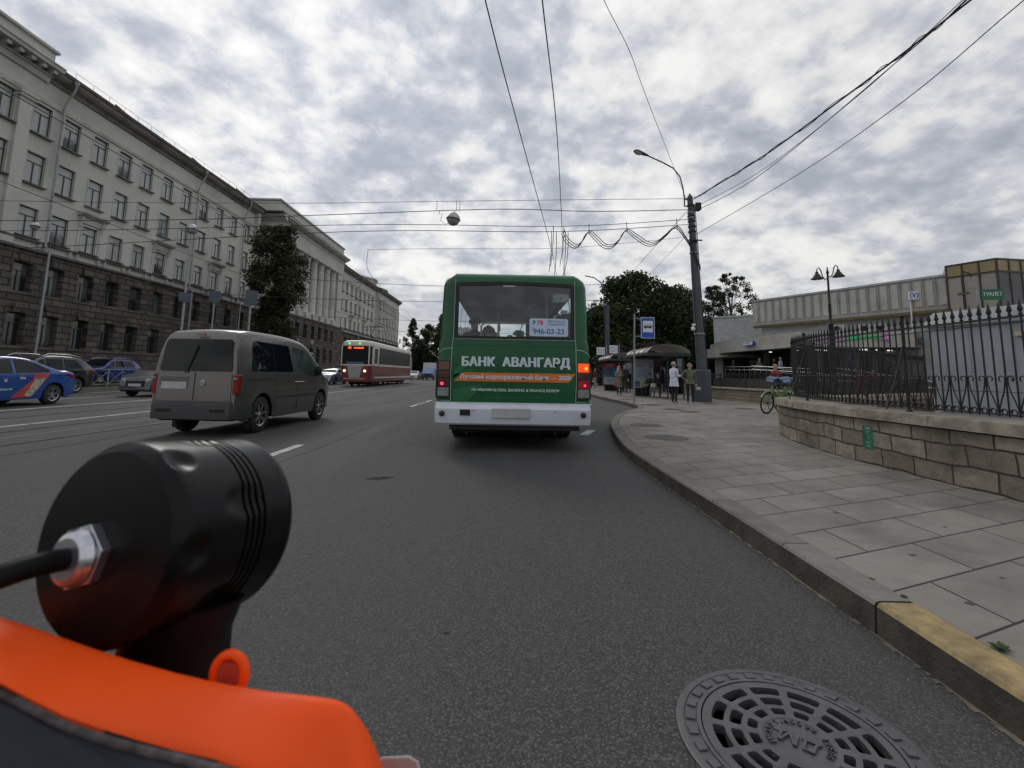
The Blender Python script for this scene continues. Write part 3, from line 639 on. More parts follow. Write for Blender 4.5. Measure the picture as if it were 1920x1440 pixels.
# near risalit with pilasters and attic
mb = MB()
for y in (22.6, 25.3, 27.9, 30.45): mb = MB(); mb.box(FX-.1, FX+.22, y-.42, y+.42, 9.3, 19.25, PLAS); mb.box(FX-.1, FX+.36, y-.58, y+.58, 19.25, 19.45, TRIM); mb.box(FX-.1, FX+.44, y-.64, y+.64, 19.45, 19.68, TRIM); mb.build('pilaster', bd)
for c in ecols: 
    for d in (-1.7,): mb = MB(); mb.box(FX+.4, FX+.72, c+d-.35, c+d+.35, 9.3, 19.4, PLAS); mb.box(FX+.4, FX+.86, c+d-.48, c+d+.48, 19.4, 19.68, TRIM); mb.build('pilaster', bd)
mb = MB(); mb.box(FX+.4, FX+.72, 141.0, 141.7, 9.3, 19.4, PLAS)
mb.build('pilaster', bd)
def modillion_cornice(mb, y0, y1, X, zc):
    run(mb, y0, y1, X, [(-.1, zc-1.0), (.1, zc-1.0), (.18, zc-.62), (.34, zc-.6), (.34, zc-.5), (-.1, zc-.5)], TRIM)
    run(mb, y0-.1, y1+.1, X, [(-.1, zc-.24), (1.0, zc-.24), (1.04, zc-.05), (1.12, zc+.02), (1.12, zc+.08), (-.1, zc+.1)], TRIM)
    y = y0+.3
    while y < y1: mb.box(X, X+.82, y, y+.28, zc-.5, zc-.24, TRIM); y += .78
mb = MB(); modillion_cornice(mb, 20, 31.7, FX+.12, 22.2); mb.box(FX-6, FX+.05, 20, 31.5, 20.0, 22.35, PLAS); mb.box(FX-6, FX+.35, 20, 31.75, 22.35, 23.45, PLAS); mb.box(FX-6.1, FX+.55, 20, 31.9, 23.45, 23.62, TRIM); mb.build('attic', bd)
# portico
mb = MB(); 
for k in range(8):
    y = 64.1+k*2.8
    if y > 85: y = 84.3
for y in (64.0, 67.2, 70.1, 72.8, 75.6, 78.4, 81.2, 84.0):
    c = MB(); c.box(PX-1.35, PX+.42, y-.9, y+.9, 9.3, 10.15, TRIM); c.lathe([(.78, 10.15), (.78, 10.3), (.70, 10.38), (.67, 10.5), (.67, 13), (.64, 16), (.58, 18.55), (.64, 18.62), (.64, 18.72), (.76, 18.9), (.8, 18.98)], PLAS, (PX-.5, y, 0), seg=20); c.box(PX-1.45, PX+.45, y-.95, y+.95, 18.98, 19.22, TRIM)
    c.build('column', bd, smooth=35)
mb = MB(); mb.box(PX-2.5, PX+.12, 62.4, 88.0, 19.22, 21.3, PLAS); modillion_cornice(mb, 62.3, 88.1, PX+.1, 22.3)
mb.prism([(62.3-1.1, 22.06), (62.4, 22.06), (62.4, 21.3), (62.3-.3, 21.5)], FX-1, PX+1.1, TRIM, 'X')
mb.build('entablature', bd)
mb = MB(); mb.box(PX-9, PX+.05, 62.0, 87.6, 22.38, 24.15, M('attic_green_grey', (.48, .50, .45), .85, var=.06, vs=.5, coords='World')); mb.box(PX-9.1, PX+.25, 61.8, 87.8, 24.15, 24.36, TRIM); mb.box(PX-3, PX+.9, 61.3, 88.3, 22.3, 22.5, ROOF); mb.build('attic', bd)
mb = MB()
for y in (66.6, 75.0, 83.4): mb = MB(); mb.box(FX-.2, FX+.9, y-1.1, y+1.1, 13.2, 13.35, TRIM); [mb.tube([(FX+.85, y-1.05+i*.175, 13.35), (FX+.85, y-1.05+i*.175, 14.2)], .02, IRON, 4) for i in range(13)]; mb.box(FX+.8, FX+.9, y-1.1, y+1.1, 14.2, 14.26, IRON); mb.build('balcony', bd)
# hoods above every third window of the third floor
for c, X in [(36.6, FX), (44.25, FX), (52.6, FX), (99.6, FX), (108.8, FX)]:
    mb = MB(); run(mb, c-1.25, c+1.25, X, [(-.02, 12.75), (.25, 12.78), (.5, 12.95), (.55, 13.05), (-.02, 13.12)], TRIM); mb.box(X-.02, X+.12, c-1.0, c+1.0, 12.3, 12.75, TRIM)
    for d in (-.95, .95): mb.prism([(X-.02, 11.9), (X+.1, 11.95), (X+.3, 12.75), (X-.02, 12.75)], c+d-.11, c+d+.11, TRIM, 'Y'); mb.box(X-.01, X+.05, c+d-.1, c+d+.1, 9.95, 11.9, TRIM)
    mb.build('window_hood', bd)
def make_window(kind, h, pane, parent):
    f = MB(); w_ = .055
    for y in (-hw, hw-w_): f.box(-.04, .03, y, y+w_, 0, h, FRAMEM)
    for z in (0, h-w_): f.box(-.04, .03, -hw+w_, hw-w_, z, z+w_, FRAMEM)
    zt = h*.70; f.box(-.04, .035, -hw+w_, hw-w_, zt, zt+w_, FRAMEM); f.box(-.04, .04, -w_*.6, w_*.6, w_, zt, FRAMEM)
    o = f.build('window', parent); p = MB(); p.box(-.03, -.012, -hw+w_*.5, hw-w_*.5, w_*.5, h-w_*.5, pane); p.build('pane', o)
    s = MB(); s.prism([(-.02, -.14), (.42, -.14), (.44, -.06), (-.02, -.005)], -hw-.14, hw+.14, LEDG, 'Y')
    so = s.build('sill', o); q = MB()
    if kind >= 2:
        e = .16
        for y0, y1, z0, z1 in ((-hw-.1, -hw, 0, h+.1), (hw, hw+.1, 0, h+.1), (-hw, hw, h, h+.1)): q.box(e-.02, e+.035, y0, y1, z0, z1, TRIM)
        q.build('surround', o)
    else: e = .18; q.prism([(-.34, h+.02), (.34, h+.02), (.46, h+.62), (-.46, h+.62)], e+.20, e+.32, GRAN, 'X'); q.build('keystone', o)
    return o
protos = [make_window(0, 2.2, PANE2, bd), make_window(1, 2.0, PANE2, bd), make_window(2, 2.0, PANE, bd), make_window(3, 2.15, PANE, bd)]
spots = []
for cs, X in ((cols, FX), (rcols, FX), (ecols, FX+.5)):
    for c in cs:
        for r_, (a, b) in enumerate(rows): spots.append((X+(-.18 if r_ < 2 else -.16), c, a, (0, 1, 2, 3, 3)[r_]))
for c in pcols:
    for a, k in ((2.55, 0), (6.2, 1)):
        if not (c == 72.2 and a < 3): spots.append((PX-.1, c, a, k))
    for a, k in ((10.3, 3), (14.0, 2), (17.0, 2)): spots.append((FX-.4, c, a, k))
spots.sort(key=lambda s: (s[1]+10*abs(0)))
# windows nearest the street corner of the picture come first; the far ones are one part
used = set(); far_f, far_p, far_s = MB(), MB(), MB()
for i, (x, y, z, k) in enumerate(spots):
    if y < 26: far = False
    if i < 97:
        if k not in used: o = protos[k]; used.add(k)
        else: o = copy_tree(protos[k], parent=bd)
        o.location = (x, y, z)
    else:
        h = (2.2, 2.0, 2.0, 2.15)[k]; pm = PANE2 if k < 2 else PANE
        far_p.box(x-.03, x-.012, y-hw, y+hw, z, z+h, pm)
        for yy in (y-hw, y+hw-.07, y-.035): far_p.box(x-.04, x+.03, yy, yy+.07, z, z+h, FRAMEM)
        for zz in (z, z+h*.7, z+h-.06): far_p.box(x-.04, x+.034, y-hw, y+hw, zz, zz+.06, FRAMEM)
        far_p.prism([(x+.12, z-.14), (x+.58, z-.14), (x+.58, z-.06), (x+.12, z-.005)], y-hw-.1, y+hw+.1, LEDG, 'Y')
o = far_p.build('window_far', bd); o['kind'] = 'stuff'
mb = MB(); mb.box(PX-.18, PX-.1, 71.2, 73.2, .1, 3.6, M('door_dark', (.02, .02, .018), .5)); mb.box(PX+.2, PX+1.2, 70.6, 73.8, 3.75, 4.0, M('canopy_slab', (.3, .3, .28), .8)); mb.build('door', bd)
for (y0, z0) in ((69.3, 4.9), (74.6, 5.0)):
    mb = MB(); mb.box(PX+.31, PX+.37, y0, y0+.9, z0, z0+1.1, M('plaque', (.25, .25, .24), .6)); mb.build('plaque', bd)
f = MB(); Tm = Matrix.Translation((FX-.1, 44.25-hw+.06, 13.8)) @ Matrix.Rotation(radians(-62), 4, 'Z')
for (y0, y1, z0, z1) in ((0, .05, 0, 1.45), (.55, .6, 0, 1.45), (.05, .55, 0, .05), (.05, .55, 1.4, 1.45)): f.box(-.02, .02, y0, y1, z0, z1, FRAMEM, Tm)
f.box(-.005, .005, .05, .55, .05, 1.4, glass_mat('sash_glass', (.8, .85, .85), .03, .8), Tm); f.build('open_sash', bd)
# rain pipes with hoppers
PIPE = M('pipe_zinc', (.30, .32, .33), .5, .3, var=.15, vs=2, coords='World')
for y in (33.0, 48.3, 57.2, 90.0, 104, 119.2):
    X = FX+.28 if y < 118 else FX+.8; mb = MB(); mb.lathe([(.09, 0), (.17, .3), (.17, .36)], PIPE, (X+.62, y, 21.75), seg=8)
    mb.tube([(X+.62, y, 21.8), (X+.6, y, 21.5), (X+.02, y, 20.3), (X, y, 19.9), (X, y, 9.6), (X+.35, y, 9.3), (X+.35, y, .3)], .075, PIPE, 8)
    for z in (19, 16, 13, 11): mb.lathe([(.1, 0), (.1, .06)], PIPE, (X, y, z), seg=8)
    mb.build('drainpipe', bd, smooth=40)
mb = MB(); mb.lathe([(5.2, 21.8), (5.2, 25.2), (5.5, 25.3), (5.5, 25.7), (4.8, 25.9), (0, 26.6)], PLAS, (-40, 124, 0), seg=32); mb.lathe([(8.5, 21.8), (8.5, 23.6), (8.8, 23.7), (8.8, 24), (7, 24.2)], PLAS, (-42, 130, 0), seg=32); mb.build('rotunda', bd, smooth=30)
# ================================================================== trees
def leafy(mb, centers, n, size, mat, spread, rng, flat=.8):
    for (c, r, wgt) in centers:
        c = Vector(c)
        for i in range(int(n*wgt)):
            u = rng.random()**.42; th = rng.random()*2*pi; ph = math.acos(rng.uniform(-1, 1))
            p = c+Vector((sin(ph)*cos(th)*r, sin(ph)*sin(th)*r, cos(ph)*r*flat))*u
            s = size*rng.uniform(.55, 1.35)
            a = Vector((rng.gauss(0, 1), rng.gauss(0, 1), rng.gauss(0, .7))).normalized(); b = a.cross(Vector((rng.gauss(0, 1), rng.gauss(0, 1), rng.gauss(0, 1)))).normalized()
            mb.add([p-a*s*.5, p+b*s*.32, p+a*s*.5, p-b*s*.32], [(0, 1, 2, 3)], mat)
BARK = M('bark', (.06, .05, .04), .9, var=.35, vs=6, bump=.8, bs=30)
def tree(name, label, cat, loc, h, trunk_r, crown_fn, n, size, mat, seed, group=None, limb_n=9, z_first=.25):
    rng = random.Random(seed); o = thing(name, label, cat, loc, group=group)
    cl = crown_fn(rng); tm = MB()
    tm.tube([(rng.gauss(0, .03)*i*h*.03, rng.gauss(0, .03)*i*h*.03, h*.92*i/8) for i in range(9)], [trunk_r*(1-.88*i/8)*(1.25 if i == 0 else 1) for i in range(9)], BARK, 9)
    for c, r, w_ in rng.sample(cl, min(limb_n*3, len(cl))):
        z0 = max(h*z_first*.7, c[2]*rng.uniform(.55, .85)); z0 = min(z0, h*.85); m_ = Vector(((c[0])*.45, (c[1])*.45, (z0+c[2])/2+.1*h*rng.random()*.3)); rr = trunk_r*.38
        tm.tube([(0, 0, z0), m_, Vector(c)], [rr, rr*.6, rr*.18], BARK, 5)
    tm.build('trunk', o, smooth=60); cm = MB(); leafy(cm, cl, n, size, mat, 0, rng); cm.build('crown', o)
    return o
def ellipsoid_crown(h0, h1, rx, k, rc, shape=None, ry=None):
    def f(rng):
        out = []
        for i in range(k):
            t = (i+rng.random())/k; z = h0+(h1-h0)*t; pr = shape(t) if shape else sqrt(max(.02, 1-(2*t-1)**2)); a = rng.random()*2*pi; u = rng.uniform(.35, 1)*pr
            out.append(((cos(a)*rx*u, sin(a)*(ry or rx)*u, z), rc*rng.uniform(.6, 1.25)*(.55+.45*pr), rng.uniform(.6, 1.3)))
        return out
    return f
LF1 = leaf_mat('leaf_dark_maple', (.03, .045, .018), (.06, .085, .03), (.15, .12, .04))
LF2 = leaf_mat('leaf_deep_green', (.024, .042, .016), (.05, .08, .026), (.085, .11, .035))
LF3 = leaf_mat('leaf_birch', (.03, .048, .02), (.06, .09, .035), (.10, .12, .05))
LF4 = leaf_mat('leaf_conifer', (.02, .036, .02), (.04, .06, .032))
LF5 = leaf_mat('leaf_purple', (.03, .018, .02), (.055, .035, .035))
tree('maple_tree', 'tall narrow dark tree standing in front of the building portico', 'tree', (-25.5, 51.5, 0), 16.8, .26, ellipsoid_crown(1.0, 16.7, 2.75, 130, 1.2, lambda t: .60+.10*sin(t*11) if t < .5 else (.98 if t < .8 else sqrt(max(.05, 1-((t-.8)/.24)**2)))), 300, .27, LF1, 4)
for i, (x, y, h, rx, sd, lb) in enumerate([(11.6, 54, 9.6, 3.6, 1, 'rounded dark tree just right of the bus roof behind the shelters'), (15.6, 56, 14.0, 4.6, 2, 'tallest dark round tree behind the bus stop sign'), (19.6, 55, 12.0, 3.6, 3, 'dark tree left of the big concrete pole'), (22.6, 57, 9.0, 3.0, 4, 'lowest dark tree behind the big concrete pole'), (8.0, 60, 9.2, 3.2, 5, 'dark tree half hidden behind the right edge of the bus'), (25.4, 58, 8.2, 2.4, 6, 'narrow dark tree left of the station wall')]):
    tree('linden_tree', lb, 'tree', (x, y, 0), h, .3, ellipsoid_crown(.8, h-.8, rx, 80, 1.9), 420, .36, LF2, 20+sd, 'dark trees behind the bus stop')
for i, (x, y, h, rx, sd, lb) in enumerate([(30.2, 62, 15.6, 3.4, 1, 'loose airy birch behind the station wall'), (27.4, 61, 13.6, 2.4, 7, 'slim birch beside the bigger birch behind the station wall')]):
    tree('birch_tree', lb, 'tree', (x, y, 0), h, .16, ellipsoid_crown(4, h-.4, rx, 85, .62), 110, .24, LF3, 40+sd, 'birches behind the station')
mb_ = ellipsoid_crown(.8, 4.2, 2.8, 14, .9); tree('purple_shrub', 'dull purple leaved shrub behind the glazed bus shelter', 'shrub', (13.2, 44, 0), 3.6, .08, mb_, 300, .2, LF5, 60)
tree('purple_shrub', 'dull purple leaved shrub left of another at the dark trees foot', 'shrub', (9.8, 43, 0), 3.2, .08, ellipsoid_crown(.6, 3.4, 2.2, 12, .9), 260, .2, LF5, 61)
# far end of the street
rngw = random.Random(77); mw = MB(); leafy(mw, [((x+rngw.uniform(-2, 2), 186+rngw.uniform(-5, 5), rngw.uniform(1.0, 6.5)), rngw.uniform(2.2, 3.4), 1) for x in range(-60, 66, 2) for _ in range(2)], 120, 1.0, LF2, 0, rngw)
tag(mw.build('woods'), 'far-off dark park trees closing the end of the street', 'woods', kind='stuff')
def conifer_crown(h):
    def f(rng):
        out = []
        for i in range(46):
            t = (i+rng.random())/46; z = h*(.12+.86*t); a = rng.random()*2*pi; r_ = (1-t)*h*.26*rng.uniform(.4, 1.1)+.2; out.append(((cos(a)*r_, sin(a)*r_, z), .75+.8*(1-t), 1))
        return out
    return f
tree('spruce_tree', 'pointed spruce at the far end of the street beyond the tram', 'tree', (-31.0, 158, 0), 19.5, .3, conifer_crown(19.5), 150, .45, LF4, 70, 'trees at the street end')
tree('spruce_tree', 'dark spruce close against the far building corner', 'tree', (-37.2, 156, 0), 14.0, .3, conifer_crown(14), 150, .45, LF4, 71, 'trees at the street end')
tree('bare_tree', 'thin half-bare tree between the spruces at the street end', 'tree', (-34.2, 158, 0), 14, .22, ellipsoid_crown(4, 13, 2.0, 12, .6), 60, .35, LF4, 72, 'trees at the street end', limb_n=6)
for i, (x, y, h, rx, lb) in enumerate([(-26.4, 160, 18.0, 4.6, 'broad tree above the white box truck'), (-20.8, 158, 21.5, 4.0, 'tallest tree at the left edge of the bus'), (-30.0, 164, 10.5, 5, 'low dark tree above the tram roof end'), (-15, 165, 18, 5, 'tree hidden mostly by the bus seen through its glass'), (-36, 166, 8, 4, 'low tree by the far corner of the long building'), (-6, 170, 19, 6, 'tree at the street end behind the bus, left one'), (4, 165, 17, 6, 'tree at the street end behind the bus, right one'), (14, 150, 14, 6, 'tree beyond the far concrete pole')]):
    tree('street_tree', lb, 'tree', (x, y, 0), h, .35, ellipsoid_crown(1.5, h-.8, rx, 44, 1.9), 190, .62, LF2, 80+i, 'trees at the street end')
# ================================================================== bus
GREEN = M('bus_green', (.003, .090, .030), .38, var=.15, vs=1.2, coat=.2, spec=.35, dirt=.5, dcol=(.006, .034, .018))
GREEN2 = M('bus_green_pale', (.005, .12, .035), .38, var=.06, coat=.15)
BWHITE = M('bus_bumper_white', (.62, .66, .74), .4, var=.05, vs=2, dirt=.4, dcol=(.35, .34, .33), coat=.3)
RUB = M('rubber', (.012, .012, .013), .6, var=.1)
TRIMW = M('pale_trim', (.32, .42, .38), .5, var=.05)
BX, BY = .145, 7.5
bus = thing('city_bus', 'green city bus seen from behind with bank advertising and orange stripe', 'bus', (BX, BY, 0))
# horizontal outline of the body at a level: half width w, rear overhang offset y0, corner radius r; points run round from the rear centre
XS = [0, .3, .62, .90, .955, .975]
def outline(w, y0, L, r, z, flare=0):
    pts = [(x, y0) for x in XS]
    for k in range(1, 7): a = pi/2*k/6; pts.append((.975+(w-.975)*sin(a), y0+r*(1-cos(a))))
    ysd = [.9, 1.0, 2.1, 2.2, 3.3, 3.4, 4.5, 4.6, 5.7, 5.8, 6.9, 7.0]
    pts += [(w, y0+y) for y in ysd]
    for k in range(1, 6): a = pi/2*k/5; pts.append((w-(w-.8)*(1-cos(a)), L-.25+.25*sin(a)))
    pts += [(.4, L), (0, L)]
    return [Vector((x, y, z)) for x, y in pts]
lev = [(.70, 1.235, .02, .16), (.95, 1.235, .01, .16), (1.30, 1.23, 0, .16), (1.66, 1.222, 0, .16), (1.74, 1.205, 0, .17), (1.765, 1.20, .0, .17), (2.0, 1.195, .005, .17), (2.4, 1.185, .015, .18), (2.62, 1.178, .02, .18), (2.665, 1.17, .022, .19), (2.74, 1.15, .04, .22), (2.80, 1.09, .08, .26), (2.845, 1.0, .16, .30), (2.865, .985, .28, .34)]
body = MB(); L = 7.55
rg = [outline(w_, y0, L-(.0 if z < 2.6 else (z-2.6)*1.5), r, z) for z, w_, y0, r in lev]
nP = len(rg[0])
def body_face(i, q):
    zc = (lev[i][0]+lev[i+1][0])/2; p = (rg[i][q]+rg[i][q+1]+rg[i+1][q]+rg[i+1][q+1])/4
    if 1.765 < zc < 2.665 and q < 4: return False                # rear window
    if 1.765 < zc < 2.80:
        if zc < 2.72 and abs(p.x) > 1.13 and 1.0 < p.y < 6.9 and ((p.y-.9) % 1.2) > .15: return False
        if p.y > L-.06 or (p.y > L-.4 and abs(p.x) < 1.0): return False      # windscreen
    return True
for sgn in (1, -1):
    for i in range(len(rg)-1):
        for q in range(nP-1):
            if body_face(i, q):
                f = [rg[i][q], rg[i][q+1], rg[i+1][q+1], rg[i+1][q]]; body.add([Vector((p.x*sgn, p.y, p.z)) for p in f], [(0, 1, 2, 3)], GREEN)
    top = rg[-1]; apex = [Vector((0, p.y, 2.90)) for p in top]
    for q in range(nP-1): body.add([Vector((top[q].x*sgn, top[q].y, top[q].z)), Vector((top[q+1].x*sgn, top[q+1].y, top[q+1].z)), Vector((top[q+1].x*.5*sgn, max(.5, min(L-1, top[q+1].y)), 2.9)), Vector((top[q].x*.5*sgn, max(.5, min(L-1, top[q].y)), 2.9))], [(0, 1, 2, 3)], GREEN)
body.add([Vector((sg*top[q].x*.5, max(.5, min(L-1, top[q].y)), 2.9)) for sg, q in ([(1, q) for q in range(nP)]+[(-1, q) for q in range(nP-1, -1, -1)])], [tuple(range(2*nP))], GREEN)
body.build('body', bus, smooth=50)
# rear window with rubber frame, gently arched top
mb = MB(); N = 14
def arch(x): return 2.635+.03*(1-(x/.955)**2)
fr_o = [(-.957, 1.763)]+[(x, arch(x)+.028) for x in [-.957+1.914*k/N for k in range(N+1)]]+[(.957, 1.763)]
fr_i = [(-.905, 1.80)]+[(x, arch(x)-.03) for x in [-.905+1.81*k/N for k in range(N+1)]]+[(.905, 1.80)]
k_ = len(fr_o)
vs = [Vector((x, -.012, z)) for x, z in fr_o]+[Vector((x, -.012, z)) for x, z in fr_i]+[Vector((x, .05, z)) for x, z in fr_i]+[Vector((x, .05, z)) for x, z in fr_o]
fs = []
for i in range(k_):
    j = (i+1) % k_; fs += [(i, j, k_+j, k_+i), (k_+i, k_+j, 2*k_+j, 2*k_+i), (3*k_+i, 3*k_+j, j, i)]
mb.add(vs, fs, RUB); rw = mb.build('rear_window', bus)
mb = MB(); gx = glass_mat('bus_rear_glass', (.8, .87, .9), .02, .95, .7); mb.add([Vector((x, .012, z)) for x, z in fr_i], [tuple(range(k_))], gx); mb.build('pane', rw)
sg_ = MB(); sg = glass_mat('bus_side_glass', (.85, .9, .9), .02, .97, .25)
for s in (-1, 1): sg_.quad((s*1.165, .9, 1.76), (s*1.165, 6.95, 1.76), (s*1.14, 6.95, 2.72), (s*1.14, .9, 2.72), sg)
sg_.quad((-1.1, L-.05, 1.75), (1.1, L-.05, 1.75), (1.05, L-.2, 2.8), (-1.05, L-.2, 2.8), sg); sg_.build('side_glass', bus)
# interior
INT = M('bus_interior_grey', (.42, .43, .43), .8, var=.1); SEAT = M('seat_blue_grey', (.03, .035, .045), .8); RAILY = M('handrail_yellow', (.5, .48, .25), .4)
mb = MB(); mb.box(-1.12, 1.12, .15, 7.3, .9, 1.0, INT); mb.box(-1.05, 1.05, .3, 7.2, 2.77, 2.79, INT); mb.box(.45, 1.1, 6.2, 6.25, 1.0, 2.76, M('partition_blue_grey', (.06, .075, .10), .7))
mb.box(-1.15, 1.15, .06, .10, .95, 1.76, INT)
for s in (-1, 1): mb.box(s*1.15-.01, s*1.15+.01, .2, 7.2, 1.0, 1.75, INT); mb.box(s*1.09-.01, s*1.09+.01, .2, 7.2, 2.73, 2.78, INT)
mb.build('interior', bus)
for r_, y in enumerate([.75, 1.5, 2.3, 3.1, 3.9, 4.7]):
    for x in (-.85, -.42, .42, .85):
        if x > 0 and y in (2.3, 3.1): continue
        mb = MB(); mb.box(x-.2, x+.2, y, y+.4, 1.35, 1.45, SEAT); mb.box(x-.2, x+.2, y-.06, y+.02, 1.4, 1.86, SEAT)
        mb.box(x-.03, x+.03, y+.1, y+.3, 1.0, 1.35, SEAT); mb.build('seat', bus, bevel=.03)
mb = MB(); mb.tube([(-.55, .35, 1.80), (-.55, .35, 2.0), (-.5, .35, 2.05), (.9, .35, 2.06)], .016, RAILY, 8); mb.tube([(.55, .4, 1.0), (.55, .4, 2.7)], .016, RAILY, 8); mb.tube([(-.3, 1.2, 2.5), (-.3, 6.5, 2.5)], .014, RAILY, 8); mb.tube([(.3, 1.2, 2.5), (.3, 6.5, 2.5)], .014, RAILY, 8)
for y in (2.2, 4.2): mb.tube([(-.3, y, 1.0), (-.3, y, 2.5)], .014, RAILY, 8)
mb.build('handrail', bus, smooth=40)
mb = MB(); mb.box(.62, .88, .06, .075, 2.38, 2.52, M('notice_paper', (.45, .5, .42), .8, var=.3, vs=20)); mb.box(.76, .86, .06, .072, 2.19, 2.25, M('paper2', (.5, .55, .65), .8, var=.1)); mb.box(-.2, 0, .004, .008, 2.612, 2.65, WHITE); mb.build('window_stickers', bus)
# advertising plate behind the glass
PL = M('ad_plate', (.50, .62, .78), .4, var=.03); mb = MB(); mb.prism([(.26, 1.815), (.84, 1.815), (.86, 1.835), (.86, 2.08), (.84, 2.10), (.26, 2.10), (.24, 2.08), (.24, 1.835)], -.004, .004, PL, 'Y'); adp = mb.build('ad_plate', bus)
BLUE = M('print_blue', (.03, .14, .38), .5, var=0); REDP = M('print_red', (.55, .02, .05), .5, var=0)
text('946-03-23', .125, BLUE, 'lettering', adp, (.55, -.006, 1.89), bold=.002, ext=.001, sx=.98)
text('P', .1, BLUE, 'lettering', adp, (.315, -.006, 2.03), bold=.002, ext=.001); text('78', .1, REDP, 'lettering', adp, (.41, -.006, 2.03), bold=.002, ext=.001)
text('РЕКЛАМА НА', .042, BLUE, 'lettering', adp, (.67, -.006, 2.055), ext=.001); text('ТРАНСПОРТЕ', .042, BLUE, 'lettering', adp, (.67, -.006, 2.005), ext=.001)
# vertical pale trims, corner flare and hatch seams
mb = MB()
for s in (-1, 1):
    mb.tube([(s*.985, -.004, .78), (s*1.0, -.004, 1.2), (s*.985, -.004, 1.70), (s*.972, -.004, 1.8), (s*.965, .012, 2.72)], .007, TRIMW, 5)
    mb.tube([(s*.985, -.003, 1.60), (s*1.05, .006, 1.60), (s*1.14, .035, 1.575), (s*1.20, .09, 1.54), (s*1.236, .17, 1.50)], .008, TRIMW, 5)
    for z in (.775, .83): mb.tube([(s*.99, .002, z), (s*1.1, .025, z), (s*1.2, .1, z)], .006, TRIMW, 5)
mb.tube([(-.97, -.003, 1.752), (.97, -.003, 1.752)], .006, TRIMW, 5); mb.tube([(-.97, -.002, 1.655), (.97, -.002, 1.655)], .004, GREEN2, 4)
mb.build('trim', bus)
# livery: pale slanting shapes, orange band, lettering
mb = MB(); z0 = -.002
for poly in ([(-.95, 1.25), (-.75, 1.42), (-.66, 1.42), (-.86, 1.2), (-.95, 1.12)], [(-.96, .72), (-.96, .95), (-.55, 1.04), (-.5, 1.0), (-.72, .76)], [(-.95, 1.05), (-.62, 1.27), (-.7, 1.27), (-.95, 1.18)]):
    mb.add([(x, z0, z) for x, z in poly], [tuple(range(len(poly)))], GREEN2)
mb.build('livery', bus)
ORP = M('print_orange', (.62, .16, .02), .45, var=.06); LW = M('print_white', (.60, .68, .74), .5, var=.04)
mb = MB(); mb.add([(-.93, -.005, 1.083), (.875, -.005, 1.083), (.985, -.005, 1.222), (-.80, -.005, 1.222)], [(0, 1, 2, 3)], ORP); ob = mb.build('orange_band', bus)
text('БАНК  АВАНГАРД', .200, LW, 'lettering', bus, (0.03, -.006, 1.385), bold=.013, ext=.0015, sx=.945, spacing=1.06)
text('Лучший корпоративный банк — 2020', .098, LW, 'lettering', bus, (0.03, -.008, 1.152), bold=.003, ext=.0015, sx=1.01)
text('по версии', .066, LW, 'lettering', bus, (-.50, -.006, .955), bold=.0016, ext=.001)
t_ = text('GLOBAL BANKING & FINANCE REVIEW', .062, LW, 'lettering', bus, (.20, -.006, .95), bold=.0016, ext=.001, sx=.97)
text('банк для корпоративных клиентов, лучший банк по итогам года, подробности на сайте', .020, M('fine_print', (.10, .24, .17), .6), 'lettering', bus, (0, -.006, .835), ext=.001, sx=1.0)
# lamp columns
AMB = M('amber_lens', (.11, .025, .01), .2, var=.1, coat=.4); DRED = M('dark_red_lens', (.05, .006, .008), .2, var=.1, coat=.4); CLR = M('clear_lens', (.22, .24, .24), .2, var=.2, vs=25)
LITR = M('brake_light', (.28, .004, .012), .2, var=0, emit=.06, coat=.4); LITA = M('indicator_light', (.9, .09, .004), .3, var=0, emit=.6); LHOT = M('lamp_filament', (1, .05, .08), .3, var=0, emit=1.6); AHOT = M('amber_filament', (1, .42, .06), .3, var=0, emit=1.3)
for s in (-1, 1):
    hb = MB(); hb.prism([(s*1.005, -.012), (s*1.10, -.004), (s*1.20, .03), (s*1.245, .11), (s*1.2, .12), (s*1.0, .12)], .82, 1.405, RUB, 'Z'); h = hb.build('tail_lamp', bus)
    def lens(z0, z1, m_, nm):
        q = MB(); q.prism([(s*1.02, -.026), (s*1.10, -.018), (s*1.195, .016), (s*1.225, .08), (s*1.02, .08)], z0, z1, m_, 'Z'); return q.build(nm, h, bevel=.006)
    lens(1.25, 1.39, LITA if s > 0 else AMB, 'indicator'); lens(1.13, 1.24, DRED, 'reflector'); lens(.99, 1.12, LITR if s > 0 else DRED, 'brake_lamp'); lens(.845, .98, CLR, 'reversing_lamp')
    q = MB(); q.sphere((s*1.13, -.018, 1.04), .02 if s > 0 else .026, LHOT, 8, 6); q.build('bulb', h)
    if s > 0: q = MB(); q.sphere((s*1.15, -.012, 1.31), .024, AHOT, 8, 6); q.build('bulb', h)
# bumper
mb = MB()
def bump(z, y, w_): return [Vector((x*sg, yy, z)) for sg, lst in ((-1, [(w_, .55), (w_, .12), (w_-.03, y+.05), (w_-.12, y)]), (1, [(w_-.12, y), (w_-.03, y+.05), (w_, .12), (w_, .55)])) for x, yy in lst]
mb.loft([bump(.405, .01, 1.235), bump(.43, -.02, 1.245), bump(.60, -.05, 1.25), bump(.655, -.055, 1.25), bump(.70, -.02, 1.245), bump(.755, -.012, 1.24), bump(.757, .2, 1.0)], BWHITE, caps=False, wrap=False); bp = mb.build('bumper', bus, smooth=35)
mb = MB(); mb.prism([(-.9, .755), (.9, .755), (.82, .728), (-.82, .728)], -.016, .1, BWHITE, 'Y'); mb.build('lip', bp)
mb = MB(); mb.box(-.83+.0, -.67, -.062, -.03, .555, .645, RUB); mb.box(-.81, -.69, -.068, -.06, .57, .63, DARK); mb.build('tow_hatch', bp)
